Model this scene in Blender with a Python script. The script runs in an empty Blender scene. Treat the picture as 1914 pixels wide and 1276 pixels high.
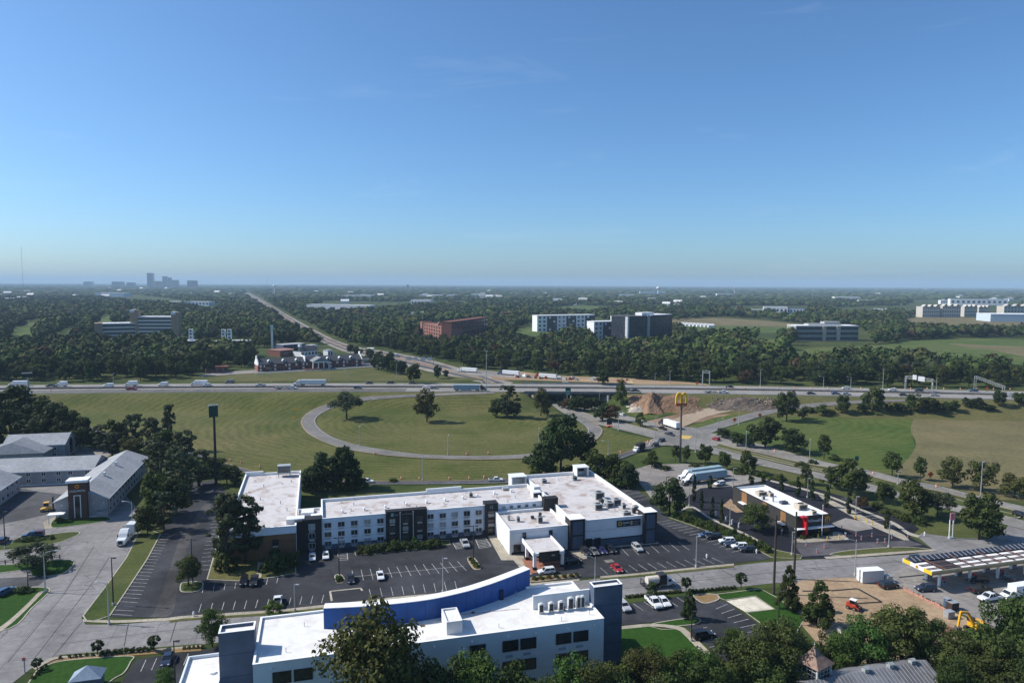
import bpy, bmesh, math, random
import numpy as np
from mathutils import Vector, Matrix

# ------------------------------------------------------------------ camera, world, sun, exposure
S = bpy.context.scene
COL = S.collection
F, HC, EY, SL = 1310.0, 78.0, 529.5, 0.0047      # focal length in photo pixels, camera height, eye level row, tilt
PIT, ROL = math.atan((638 - EY) / F), math.atan(SL)
FW = np.array([0, math.cos(PIT), -math.sin(PIT)])
_r0 = np.array([1.0, 0, 0]); _u0 = np.array([0, math.sin(PIT), math.cos(PIT)])
RT = _r0 * math.cos(ROL) + _u0 * math.sin(ROL)
UP = -_r0 * math.sin(ROL) + _u0 * math.cos(ROL)
CAM = np.array([0, 0, HC])
cd = bpy.data.cameras.new('camera'); cam = bpy.data.objects.new('camera', cd); COL.objects.link(cam)
cd.sensor_width = 36.0; cd.lens = 36.0 * F / 1914.0; cd.clip_start = 1.0; cd.clip_end = 60000.0
cam.matrix_world = Matrix(((RT[0], UP[0], -FW[0], 0), (RT[1], UP[1], -FW[1], 0), (RT[2], UP[2], -FW[2], HC), (0, 0, 0, 1)))
S.camera = cam

HAZE = 6.8e-5
SUN_EL, SUN_AZ = 42.0, 174.0       # azimuth measured from +X, counter-clockwise: the sun stands to the left
wd = bpy.data.worlds.new('World'); S.world = wd; wd.use_nodes = True
nt = wd.node_tree; nt.nodes.clear()
out = nt.nodes.new('ShaderNodeOutputWorld'); bg = nt.nodes.new('ShaderNodeBackground')
sky = nt.nodes.new('ShaderNodeTexSky'); sky.sky_type = 'NISHITA'; sky.sun_disc = False
sky.sun_elevation = math.radians(SUN_EL); sky.sun_rotation = math.radians(90.0 - SUN_AZ)
sky.altitude = 1000.0; sky.air_density = 1.0; sky.dust_density = 2.1; sky.ozone_density = 10.0
bg.inputs[1].default_value = 0.109
# a trace of thin cirrus over the whole sky, and a slightly greener blue than the model's
def _w(n, **k):
    q = nt.nodes.new(n)
    for a, v in k.items(): q.inputs[a].default_value = v
    return q
_tc = _w('ShaderNodeTexCoord'); _mp = _w('ShaderNodeMapping', Scale=(1.0, 1.0, 7.0)); nt.links.new(_tc.outputs['Generated'], _mp.inputs[0])
_ns = _w('ShaderNodeTexNoise', Scale=3.2, Detail=7.0, Roughness=.6, Distortion=.6); nt.links.new(_mp.outputs[0], _ns.inputs[0])
_mr = _w('ShaderNodeMapRange'); _mr.inputs[1].default_value = .60; _mr.inputs[2].default_value = .80; _mr.inputs[3].default_value = 0; _mr.inputs[4].default_value = .09; nt.links.new(_ns.outputs[0], _mr.inputs[0])
_ti = nt.nodes.new('ShaderNodeMix'); _ti.data_type = 'RGBA'; _ti.blend_type = 'MULTIPLY'; _ti.inputs[0].default_value = 1; _ti.inputs[7].default_value = (.97, 1.05, 1.0, 1); nt.links.new(sky.outputs[0], _ti.inputs[6])
_ci = nt.nodes.new('ShaderNodeMix'); _ci.data_type = 'RGBA'; nt.links.new(_mr.outputs[0], _ci.inputs[0]); nt.links.new(_ti.outputs[2], _ci.inputs[6]); _ci.inputs[7].default_value = (6.5, 7.0, 7.6, 1)
nt.links.new(_ci.outputs[2], bg.inputs[0]); nt.links.new(bg.outputs[0], out.inputs[0])

sl = bpy.data.lights.new('sun', 'SUN'); sl.energy = 4.0; sl.angle = math.radians(0.53); sl.color = (1.0, 0.95, 0.87)
sun = bpy.data.objects.new('sun', sl); COL.objects.link(sun)
_a, _e = math.radians(SUN_AZ), math.radians(SUN_EL)
sun.rotation_euler = Vector((math.cos(_a) * math.cos(_e), math.sin(_a) * math.cos(_e), math.sin(_e))).to_track_quat('Z', 'Y').to_euler()
sun.location = (-300, 0, 300)

S.render.engine = 'CYCLES'
S.view_settings.view_transform = 'Standard'; S.view_settings.look = 'None'
S.view_settings.exposure = 0.5; S.view_settings.gamma = 1.0
S.cycles.max_bounces = 5; S.cycles.diffuse_bounces = 2; S.cycles.glossy_bounces = 2
S.cycles.transmission_bounces = 2; S.cycles.transparent_max_bounces = 6; S.cycles.volume_bounces = 0
S.cycles.use_denoising = True

# ------------------------------------------------------------------ geometry helpers
def ray(x, y): return FW * F + RT * (x - 957) - UP * (y - 638)
def fwn(x): return 452.0 - 0.009 * x - 1.9e-4 * x * x if abs(x) < 420 else 452.0 - 0.009 * x - 1.9e-4 * 420 * 420 - 0.16 * (abs(x) - 420)
FWW, FWZ = 39.0, 7.3               # highway width and the height of its embankment
ADX, ADY = -0.369, 0.929           # the main road's direction where it runs under the highway
def ss(a, b, x):
    t = min(1.0, max(0.0, (x - a) / (b - a))); return t * t * (3 - 2 * t)
def terr(x, y):
    """ground height: level but for the highway embankment, cut where the main road runs under it"""
    n = fwn(x); d = n - y if y < n else (y - n - FWW if y > n + FWW else 0.0)
    if d > 34: return 0.0
    h = FWZ * (1 - ss(2.0, 32.0, d))
    cx, cy = x - 38.0, y - 450.0
    q = abs(cx * ADY - cy * ADX)
    return h * ss(20.0, 27.0, q)
def W(px, py, dz=0.0):
    """the point of the ground that the photograph shows at pixel (px, py)"""
    d = ray(px, py)
    t0, t1 = (8.0 - HC) / d[2], (0.0 - HC) / d[2]
    a = CAM + d * t1
    if 380 < a[1] < 640:
        prev = t0; N = 48
        for i in range(N + 1):
            t = t0 + (t1 - t0) * i / N; p = CAM + d * t
            if p[2] <= terr(p[0], p[1]) + 1e-6:
                lo, hi = prev, t
                for _ in range(12):
                    m = (lo + hi) / 2; p = CAM + d * m
                    if p[2] <= terr(p[0], p[1]): hi = m
                    else: lo = m
                a = CAM + d * hi; break
            prev = t
        a = np.array([a[0], a[1], terr(a[0], a[1])])
    return np.array([a[0], a[1], a[2] + dz])
def PZ(px, py, z):
    d = ray(px, py); return CAM + d * ((z - HC) / d[2])
def QX(w):
    d = np.asarray(w, float) - CAM; z = d @ FW
    return 957 + F * (d @ RT) / z, 638 - F * (d @ UP) / z
def HT(px, py, base):
    """height of what is seen at (px, py) above a base point, at the base's distance"""
    d = ray(px, py); t = base[1] / d[1]; return (CAM + d * t)[2] - base[2]
def MPP(base): return (np.asarray(base) - CAM) @ FW / F     # metres per photo pixel at a point

class MB:
    """collects shapes for one mesh"""
    def __init__(s): s.v = []; s.f = []; s.m = []; s.k = 0
    def add(s, vs, fs):
        o = len(s.v); s.v += [tuple(map(float, q)) for q in vs]; s.f += [tuple(i + o for i in q) for q in fs]; s.m += [s.k] * len(fs); return s
    def box(s, x0, x1, y0, y1, z0, z1):
        return s.add([(x0, y0, z0), (x1, y0, z0), (x1, y1, z0), (x0, y1, z0), (x0, y0, z1), (x1, y0, z1), (x1, y1, z1), (x0, y1, z1)],
                     [(0, 3, 2, 1), (4, 5, 6, 7), (0, 1, 5, 4), (1, 2, 6, 5), (2, 3, 7, 6), (3, 0, 4, 7)])
    def taper(s, b, t, z0, z1):
        """frustum between two rectangles b, t = (x0, x1, y0, y1)"""
        return s.add([(b[0], b[2], z0), (b[1], b[2], z0), (b[1], b[3], z0), (b[0], b[3], z0), (t[0], t[2], z1), (t[1], t[2], z1), (t[1], t[3], z1), (t[0], t[3], z1)],
                     [(0, 3, 2, 1), (4, 5, 6, 7), (0, 1, 5, 4), (1, 2, 6, 5), (2, 3, 7, 6), (3, 0, 4, 7)])
    def prism(s, pts, z0, z1):
        n = len(pts)
        if sum(pts[i][0] * pts[(i + 1) % n][1] - pts[(i + 1) % n][0] * pts[i][1] for i in range(n)) < 0: pts = pts[::-1]
        return s.add([(p[0], p[1], z0) for p in pts] + [(p[0], p[1], z1) for p in pts],
                     [tuple(range(n - 1, -1, -1)), tuple(range(n, 2 * n))] + [(i, (i + 1) % n, n + (i + 1) % n, n + i) for i in range(n)])
    def side(s, pts, y0, y1, t0=None):
        """a side-view outline (x, z) drawn out from y0 to y1"""
        n = len(pts)
        return s.add([(p[0], y0, p[1]) for p in pts] + [(p[0], y1, p[1]) for p in pts],
                     [tuple(range(n)), tuple(range(2 * n - 1, n - 1, -1))] + [(i, n + i, n + (i + 1) % n, (i + 1) % n) for i in range(n)])
    def cyl(s, p0, p1, r0, r1=None, n=8):
        r1 = r0 if r1 is None else r1
        p0, p1 = np.array(p0, float), np.array(p1, float); d = p1 - p0; d /= max(1e-9, np.linalg.norm(d))
        a = np.cross(d, (0, 0, 1) if abs(d[2]) < .9 else (1, 0, 0)); a /= np.linalg.norm(a); b = np.cross(d, a)
        c = [(math.cos(2 * math.pi * i / n), math.sin(2 * math.pi * i / n)) for i in range(n)]
        return s.add([p0 + (a * x + b * y) * r0 for x, y in c] + [p1 + (a * x + b * y) * r1 for x, y in c],
                     [tuple(range(n - 1, -1, -1)), tuple(range(n, 2 * n))] + [(i, (i + 1) % n, n + (i + 1) % n, n + i) for i in range(n)])
    def bar(s, p0, p1, w, h=None):
        h = w if h is None else h
        p0, p1 = np.array(p0, float), np.array(p1, float); d = p1 - p0; d /= max(1e-9, np.linalg.norm(d))
        a = np.cross(d, (0, 0, 1) if abs(d[2]) < .95 else (1, 0, 0)); a /= np.linalg.norm(a); b = np.cross(a, d)
        o = [a * w / 2 + b * h / 2, -a * w / 2 + b * h / 2, -a * w / 2 - b * h / 2, a * w / 2 - b * h / 2]
        return s.add([p0 + q for q in o] + [p1 + q for q in o], [(0, 1, 2, 3), (7, 6, 5, 4)] + [(i, 4 + i, 4 + (i + 1) % 4, (i + 1) % 4) for i in range(4)])
    def gable(s, x0, x1, y0, y1, ze, zr, ov=0.4, th=0.25, axis='x'):
        """two roof slopes with thickness; the ridge runs along the axis"""
        if axis == 'x':
            ym = (y0 + y1) / 2
            A = [(x0 - ov, y0 - ov, ze), (x1 + ov, y0 - ov, ze), (x1 + ov, ym, zr), (x0 - ov, ym, zr), (x0 - ov, y1 + ov, ze), (x1 + ov, y1 + ov, ze)]
        else:
            xm = (x0 + x1) / 2
            A = [(x1 + ov, y0 - ov, ze), (x1 + ov, y1 + ov, ze), (xm, y1 + ov, zr), (xm, y0 - ov, zr), (x0 - ov, y0 - ov, ze), (x0 - ov, y1 + ov, ze)]
        B = [(a, b, c - th) for a, b, c in A]
        return s.add(A + B, [(0, 1, 2, 3), (3, 2, 5, 4), (9, 8, 7, 6), (10, 11, 8, 9), (0, 6, 7, 1), (4, 5, 11, 10), (0, 3, 9, 6), (3, 4, 10, 9), (1, 7, 8, 2), (2, 8, 11, 5)])
    def quad(s, a, b, c, d): return s.add([a, b, c, d], [(0, 1, 2, 3)])
    def sphere(s, c, r, n=10, m=6, sz=1.0):
        vs = [(c[0], c[1], c[2] - r * sz)]
        for j in range(1, m):
            t = math.pi * j / m - math.pi / 2
            vs += [(c[0] + r * math.cos(t) * math.cos(2 * math.pi * i / n), c[1] + r * math.cos(t) * math.sin(2 * math.pi * i / n), c[2] + r * sz * math.sin(t)) for i in range(n)]
        vs.append((c[0], c[1], c[2] + r * sz)); k = len(vs) - 1
        fs = [(0, 1 + (i + 1) % n, 1 + i) for i in range(n)]
        for j in range(m - 2):
            fs += [(1 + j * n + i, 1 + j * n + (i + 1) % n, 1 + (j + 1) * n + (i + 1) % n, 1 + (j + 1) * n + i) for i in range(n)]
        fs += [(k, 1 + (m - 2) * n + i, 1 + (m - 2) * n + (i + 1) % n) for i in range(n)]
        return s.add(vs, fs)
    def mesh(s, name, mats, bevel=0.0, smooth=False):
        me = bpy.data.meshes.new(name); me.from_pydata(s.v, [], s.f)
        for m in (mats if isinstance(mats, (list, tuple)) else [mats]): me.materials.append(m)
        if any(s.m): me.polygons.foreach_set('material_index', s.m)
        if bevel:
            bm = bmesh.new(); bm.from_mesh(me)
            bmesh.ops.bevel(bm, geom=list(bm.edges), offset=bevel, segments=1, profile=0.6, affect='EDGES', clamp_overlap=True)
            bm.to_mesh(me); bm.free()
        if smooth: me.polygons.foreach_set('use_smooth', [True] * len(me.polygons))
        me.update(); return me
    def obj(s, name, mats, parent=None, bevel=0.0, smooth=False): return link(name, s.mesh(name, mats, bevel, smooth), parent)

def link(name, me, parent=None):
    o = bpy.data.objects.new(name, me); COL.objects.link(o)
    if parent is not None: o.parent = parent
    return o
def tag(o, label, cat=None, group=None, kind=None):
    if label: o['label'] = label
    if cat: o['category'] = cat
    if group: o['group'] = group
    if kind: o['kind'] = kind
    return o
def thing(name, label, cat, loc=(0, 0, 0), ang=0.0, group=None, sc=None):
    o = bpy.data.objects.new(name, None); COL.objects.link(o); o.empty_display_size = 0.5
    o.location = tuple(map(float, loc)); o.rotation_euler = (0, 0, ang)
    if sc is not None: o.scale = sc if isinstance(sc, tuple) else (sc, sc, sc)
    return tag(o, label, cat, group)
def struct(o): o['kind'] = 'structure'; return o
def dup(src, parent=None):
    c = src.copy(); COL.objects.link(c)
    if parent is not None: c.parent = parent
    for ch in KIDS.get(src.name, []): dup(ch, c)
    return c
KIDS = {}
def remember(root):
    """note the children of a thing and of its parts, for dup()"""
    for o in bpy.data.objects:
        if o.parent is not None: KIDS.setdefault(o.parent.name, []) ; (o in KIDS[o.parent.name]) or KIDS[o.parent.name].append(o)
G15 = math.radians(15.5)           # the street grid's direction
class Fr:
    """a local frame on the ground: origin and direction of the u axis"""
    def __init__(s, o, ang=G15): s.o = np.array([o[0], o[1]]); s.a = ang; s.u = np.array([math.cos(ang), math.sin(ang)]); s.n = np.array([-math.sin(ang), math.cos(ang)])
    def loc(s, p): d = np.array(p[:2]) - s.o; return float(d @ s.u), float(d @ s.n)
    def px(s, x, y, z=0.0): return s.loc(PZ(x, y, z))
    def front(s, x, y, v=0.0):
        """where the sight line through a pixel meets the upright plane at depth v: (u, height)"""
        d = ray(x, y); n3 = np.array([s.n[0], s.n[1]]); t = (v - float((CAM[:2] - s.o) @ n3)) / float(d[:2] @ n3)
        q = CAM + d * t; return float((q[:2] - s.o) @ s.u), float(q[2])
    def w(s, u, v, z=0.0): q = s.o + s.u * u + s.n * v; return np.array([q[0], q[1], z])

# ------------------------------------------------------------------ materials
MT = {}
def lin(c):
    """sRGB 0-255 to linear"""
    return tuple(((x / 255) / 12.92 if x / 255 <= .04045 else ((x / 255 + .055) / 1.055) ** 2.4) for x in c)
def nodes(name):
    m = bpy.data.materials.new(name); m.use_nodes = True; t = m.node_tree
    b = t.nodes['Principled BSDF']; return m, t, b, t.nodes.new, t.links.new
def noise(t, scale, detail=3.0, vec=None, rough=.55, dist=0.0):
    n = t.nodes.new('ShaderNodeTexNoise'); n.inputs['Scale'].default_value = scale; n.inputs['Detail'].default_value = detail
    n.inputs['Roughness'].default_value = rough; n.inputs['Distortion'].default_value = dist
    if vec is not None: t.links.new(vec, n.inputs['Vector'])
    return n.outputs['Fac']
def ramp(t, fac, stops):
    r = t.nodes.new('ShaderNodeValToRGB'); e = r.color_ramp.elements
    while len(e) < len(stops): e.new(0.5)
    for k, (p, c) in enumerate(stops): e[k].position = p; e[k].color = (c[0], c[1], c[2], 1)
    t.links.new(fac, r.inputs[0]); return r.outputs[0]
def mix(t, fac, a, b, mode='MIX'):
    n = t.nodes.new('ShaderNodeMix'); n.data_type = 'RGBA'; n.blend_type = mode
    for i, v in ((0, fac), (6, a), (7, b)):
        if isinstance(v, (int, float)): n.inputs[i].default_value = v
        elif isinstance(v, (tuple, list)): n.inputs[i].default_value = (v[0], v[1], v[2], 1)
        else: t.links.new(v, n.inputs[i])
    return n.outputs[2]
def pos(t): return t.nodes.new('ShaderNodeNewGeometry').outputs['Position']
def bump(t, b, h, s, d=0.1):
    n = t.nodes.new('ShaderNodeBump'); n.inputs['Strength'].default_value = s; n.inputs['Distance'].default_value = d
    t.links.new(h, n.inputs['Height']); t.links.new(n.outputs[0], b.inputs['Normal'])
def M(name, c, var=0.12, scale=1.0, rough=.8, metal=0.0, spec=.3, big=0.0, obj=False):
    """a plain surface: one colour with mottling and some large faint staining"""
    if name in MT: return MT[name]
    m, t, b, N, L = nodes(name)
    v = t.nodes.new('ShaderNodeTexCoord').outputs['Object'] if obj else pos(t)
    lo, hi = [x * (1 - var) for x in c], [min(1, x * (1 + var)) for x in c]
    col = ramp(t, noise(t, scale, 4, v), [(.3, lo), (.7, hi)])
    if big: col = mix(t, big, col, ramp(t, noise(t, scale * .13, 3, v), [(.35, (.35, .33, .3)), (.6, (1, 1, 1))]), 'MULTIPLY')
    L(col, b.inputs['Base Color']); b.inputs['Roughness'].default_value = rough
    b.inputs['Metallic'].default_value = metal; b.inputs['Specular IOR Level'].default_value = spec
    MT[name] = m; return m
def glass(name, c=(.02, .025, .03), rough=.12):
    if name in MT: return MT[name]
    m, t, b, N, L = nodes(name)
    L(ramp(t, noise(t, .35, 2, pos(t)), [(.35, [x * .6 for x in c]), (.65, [x * 1.5 for x in c])]), b.inputs['Base Color'])
    b.inputs['Roughness'].default_value = rough; b.inputs['Specular IOR Level'].default_value = .6
    MT[name] = m; return m
def paint(name, c, rough=.3):
    if name in MT: return MT[name]
    m, t, b, N, L = nodes(name)
    L(ramp(t, noise(t, 3, 3, pos(t)), [(.3, [x * .92 for x in c]), (.7, c)]), b.inputs['Base Color'])
    b.inputs['Roughness'].default_value = rough; b.inputs['Coat Weight'].default_value = .25; b.inputs['Coat Roughness'].default_value = .1
    MT[name] = m; return m
def grass(name, g1, g2, g3, fine=1.2, stripes=None, dry=.5):
    if name in MT: return MT[name]
    m, t, b, N, L = nodes(name); p = pos(t)
    a = ramp(t, noise(t, .035, 5, p, .6), [(.38, g1), (.62, g2)])
    a = mix(t, ramp(t, noise(t, .011, 5, p, .65), [(.5 - .12 * dry, (0, 0, 0)), (.78, (1, 1, 1))]), a, g3)
    a = mix(t, .55, a, ramp(t, noise(t, fine, 4, p, .7), [(.3, (.45, .45, .45)), (.72, (1.35, 1.35, 1.3))]), 'MULTIPLY')
    if stripes:
        cx, cy, sc, amt = stripes
        mp = N('ShaderNodeMapping'); mp.inputs['Location'].default_value = (-cx * sc, -cy * sc * 1.35, 0); mp.inputs['Scale'].default_value = (sc, sc * 1.35, 0)
        L(p, mp.inputs[0]); w = N('ShaderNodeTexWave'); w.wave_type = 'RINGS'; w.rings_direction = 'Z'
        w.inputs['Scale'].default_value = 1; w.inputs['Distortion'].default_value = 11; w.inputs['Detail'].default_value = 3; w.inputs['Detail Scale'].default_value = .5; w.inputs['Detail Roughness'].default_value = .6
        L(mp.outputs[0], w.inputs[0])
        a = mix(t, amt, a, ramp(t, w.outputs['Fac'], [(.15, (.72, .74, .6)), (.8, (1.28, 1.2, 1.15))]), 'MULTIPLY')
    L(a, b.inputs['Base Color']); b.inputs['Roughness'].default_value = .95; b.inputs['Specular IOR Level'].default_value = .1
    bump(t, b, noise(t, fine * 1.6, 5, p, .7), .5, .25)
    MT[name] = m; return m
def pavement(name, c, crack=.5, joints=None, patch=.25, tyre=0.0, scale=.5, ang=G15):
    """asphalt or concrete: aggregate, faded patches, meandering cracks, and slab joints where there are any"""
    if name in MT: return MT[name]
    m, t, b, N, L = nodes(name); p = pos(t)
    a = ramp(t, noise(t, scale, 6, p, .65), [(.32, [x * .82 for x in c]), (.68, [x * 1.16 for x in c])])
    a = mix(t, 1.0, a, ramp(t, noise(t, .055, 4, p, .6, .6), [(.36, [1 - patch] * 3), (.64, [1 + patch] * 3)]), 'MULTIPLY')
    a = mix(t, .6, a, ramp(t, noise(t, 6, 3, p), [(.3, (.75, .75, .75)), (.7, (1.22, 1.22, 1.22))]), 'MULTIPLY')
    if crack:
        v = N('ShaderNodeTexVoronoi'); v.feature = 'DISTANCE_TO_EDGE'; v.inputs['Scale'].default_value = .05; v.inputs['Randomness'].default_value = 1
        ad = N('ShaderNodeVectorMath'); ad.operation = 'MULTIPLY_ADD'
        nn = N('ShaderNodeTexNoise'); nn.inputs['Scale'].default_value = .18; nn.inputs['Detail'].default_value = 5; L(p, nn.inputs[0])
        L(nn.outputs['Color'], ad.inputs[0]); ad.inputs[1].default_value = (9, 9, 9); L(p, ad.inputs[2]); L(ad.outputs[0], v.inputs[0])
        g = N('ShaderNodeMath'); g.operation = 'MULTIPLY'; L(ramp(t, v.outputs['Distance'], [(.0, (1, 1, 1)), (.012, (0, 0, 0))]), g.inputs[0]); L(ramp(t, noise(t, .07, 2, p), [(.45, (0, 0, 0)), (.55, (1, 1, 1))]), g.inputs[1])
        g2 = N('ShaderNodeMath'); g2.operation = 'MULTIPLY'; L(g.outputs[0], g2.inputs[0]); g2.inputs[1].default_value = crack
        a = mix(t, g2.outputs[0], a, [x * .35 for x in c])
    if joints:
        mp = N('ShaderNodeMapping'); mp.vector_type = 'POINT'; mp.inputs['Rotation'].default_value = (0, 0, -ang); L(p, mp.inputs[0])
        br = N('ShaderNodeTexBrick'); br.offset = 0; br.inputs['Scale'].default_value = 1; br.inputs['Brick Width'].default_value = joints[0]; br.inputs['Row Height'].default_value = joints[1]
        br.inputs['Mortar Size'].default_value = joints[2]; br.inputs['Color1'].default_value = (1, 1, 1, 1); br.inputs['Color2'].default_value = (.93, .93, .93, 1); br.inputs['Mortar'].default_value = (.5, .5, .5, 1)
        L(mp.outputs[0], br.inputs[0]); a = mix(t, .8, a, br.outputs['Color'], 'MULTIPLY')
    L(a, b.inputs['Base Color']); b.inputs['Roughness'].default_value = .9; b.inputs['Specular IOR Level'].default_value = .2
    bump(t, b, noise(t, 4, 4, p), .25, .05)
    MT[name] = m; return m
def roofing(name, c, stain, amt=.5, seam=None):
    """membrane roof with ponding stains and rusty runs"""
    if name in MT: return MT[name]
    m, t, b, N, L = nodes(name); p = pos(t)
    a = ramp(t, noise(t, .8, 5, p, .6), [(.3, [x * .9 for x in c]), (.65, c)])
    k = ramp(t, noise(t, .22, 6, p, .62, .8), [(.49, (0, 0, 0)), (.70, (1, 1, 1))])
    kk = N('ShaderNodeMath'); kk.operation = 'MULTIPLY'; kk.inputs[1].default_value = amt; L(k, kk.inputs[0])
    a = mix(t, kk.outputs[0], a, stain)
    if seam:
        mp = N('ShaderNodeMapping'); mp.inputs['Rotation'].default_value = (0, 0, -G15); L(p, mp.inputs[0])
        br = N('ShaderNodeTexBrick'); br.inputs['Scale'].default_value = 1; br.inputs['Brick Width'].default_value = seam[0]; br.inputs['Row Height'].default_value = seam[1]; br.inputs['Mortar Size'].default_value = .035
        br.inputs['Color1'].default_value = (1, 1, 1, 1); br.inputs['Color2'].default_value = (.96, .96, .97, 1); br.inputs['Mortar'].default_value = (.84, .83, .82, 1); L(mp.outputs[0], br.inputs[0])
        a = mix(t, .8, a, br.outputs['Color'], 'MULTIPLY')
    L(a, b.inputs['Base Color']); b.inputs['Roughness'].default_value = .75; b.inputs['Specular IOR Level'].default_value = .3
    bump(t, b, noise(t, 2, 4, p), .15, .05)
    MT[name] = m; return m
def striped(name, c1, c2, pitch, axis=0, width=.5, ang=0.0, rough=.7, obj=True):
    """boards, siding or standing seams: fine lines at a regular pitch"""
    if name in MT: return MT[name]
    m, t, b, N, L = nodes(name)
    v = N('ShaderNodeTexCoord').outputs['Object']
    sp = N('ShaderNodeSeparateXYZ'); L(v, sp.inputs[0])
    q = N('ShaderNodeMath'); q.operation = 'DIVIDE'; q.inputs[1].default_value = pitch; L(sp.outputs[axis], q.inputs[0])
    fr = N('ShaderNodeMath'); fr.operation = 'FRACT'; L(q.outputs[0], fr.inputs[0])
    lt = N('ShaderNodeMath'); lt.operation = 'LESS_THAN'; lt.inputs[1].default_value = width; L(fr.outputs[0], lt.inputs[0])
    a = mix(t, lt.outputs[0], c1, c2)
    a = mix(t, .5, a, ramp(t, noise(t, .5, 5, v, .65), [(.3, (.7, .7, .7)), (.7, (1.2, 1.2, 1.2))]), 'MULTIPLY')
    L(a, b.inputs['Base Color']); b.inputs['Roughness'].default_value = rough; b.inputs['Specular IOR Level'].default_value = .3
    MT[name] = m; return m
def bricks(name, c1, c2, mortar, w=.6, h=.2):
    if name in MT: return MT[name]
    m, t, b, N, L = nodes(name)
    v = N('ShaderNodeTexCoord').outputs['Object']
    sp = N('ShaderNodeSeparateXYZ'); L(v, sp.inputs[0]); ad = N('ShaderNodeMath'); L(sp.outputs[0], ad.inputs[0]); L(sp.outputs[1], ad.inputs[1])
    cb = N('ShaderNodeCombineXYZ'); L(ad.outputs[0], cb.inputs[0]); L(sp.outputs[2], cb.inputs[1])
    br = N('ShaderNodeTexBrick'); br.inputs['Scale'].default_value = 1; br.inputs['Brick Width'].default_value = w; br.inputs['Row Height'].default_value = h; br.inputs['Mortar Size'].default_value = .02
    br.inputs['Color1'].default_value = (*c1, 1); br.inputs['Color2'].default_value = (*c2, 1); br.inputs['Mortar'].default_value = (*mortar, 1)
    L(cb.outputs[0], br.inputs[0]); L(mix(t, .5, br.outputs[0], ramp(t, noise(t, .4, 4, v), [(.3, (.75, .75, .75)), (.7, (1.2, 1.2, 1.2))]), 'MULTIPLY'), b.inputs['Base Color'])
    b.inputs['Roughness'].default_value = .9; b.inputs['Specular IOR Level'].default_value = .2
    MT[name] = m; return m
# ------------------------------------------------------------------ ground materials
ASPH = pavement('asphalt_dark', (.036, .037, .042), .5, None, .42, scale=.4)
ASPH2 = pavement('asphalt_fresh', (.016, .017, .024), .0, None, .3)
ASPH3 = pavement('asphalt_worn', (.075, .075, .08), .6, None, .3)
CONC = pavement('concrete_street', (.215, .205, .20), .75, (9.0, 4.6, .07), .16)
CONC2 = pavement('concrete_apron', (.24, .22, .2), .5, (6.0, 6.0, .06), .2)
HWYM = pavement('highway_concrete', (.27, .255, .235), .0, (40.0, 3.75, .10), .12, ang=-.03)
HWYA = pavement('highway_asphalt', (.085, .085, .088), .0, None, .25)
RAMPM = pavement('ramp_asphalt', (.17, .162, .15), .5, None, .18)
ARTM = pavement('main_road_concrete', (.22, .205, .185), .3, None, .18)
WALK = pavement('sidewalk', (.36, .32, .25), .0, (1.5, 1.5, .04), .15)
KERB = M('kerb_concrete', (.36, .33, .27), .2, 1.5, .9)
GR1 = grass('verge_grass', (.035, .06, .014), (.075, .095, .026), (.13, .12, .05))
GR2 = grass('lawn_grass', (.022, .062, .009), (.03, .076, .011), (.035, .075, .013), .9, dry=.1)
GRL = grass('mown_field', (.066, .083, .021), (.108, .112, .036), (.15, .13, .06), .5, (-24.0, 392.0, .062, .4))
GRB = grass('bank_grass', (.07, .085, .024), (.115, .11, .04), (.145, .125, .055), .5)
GRM = grass('meadow_green', (.05, .088, .018), (.078, .108, .026), (.13, .13, .045), .5, (150, 400, .05, .35))
WHEAT = grass('stubble_field', (.13, .118, .058), (.175, .15, .076), (.15, .125, .062), .5, (330, 420, .05, .25))
FLOOR = grass('land_grass', (.03, .05, .014), (.055, .075, .02), (.11, .11, .04), .12)
DIRT = grass('bare_dirt', (.30, .21, .13), (.40, .29, .19), (.24, .15, .09), .6)
DIRT2 = grass('red_dirt', (.18, .11, .068), (.27, .175, .115), (.33, .245, .18), .5)
STRAW = grass('straw_mulch', (.24, .16, .08), (.30, .2, .1), (.16, .1, .05), 1.5)
WPAINT = M('road_paint_white', (.42, .42, .41), .45, 1.2, .8)
YPAINT = M('road_paint_yellow', (.6, .36, .05), .25, 2.0, .8)
TAR = M('tar', (.02, .02, .02), .2)

# ------------------------------------------------------------------ ground sheet
def axis(fine0, fine1, step, far):
    a = list(np.arange(fine0, fine1 + .01, step)); s = step; x = fine1
    while x < far: s *= 1.35; x += s; a.append(x)
    s = step; x = fine0
    while x > -far if fine0 <= 0 else x > -3000: s *= 1.35; x -= s; a.insert(0, x)
    return a
_xs = axis(-520, 520, 5.0, 24000); _ys = axis(395, 560, 3.0, 24000)
_v = [(x, y, terr(x, y)) for y in _ys for x in _xs]; _n = len(_xs)
_f = [(j * _n + i, j * _n + i + 1, (j + 1) * _n + i + 1, (j + 1) * _n + i) for j in range(len(_ys) - 1) for i in range(_n - 1)]
g = MB(); g.v = _v; g.f = _f; g.m = [0] * len(_f)
ground = struct(g.obj('ground', FLOOR, smooth=True))

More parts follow.
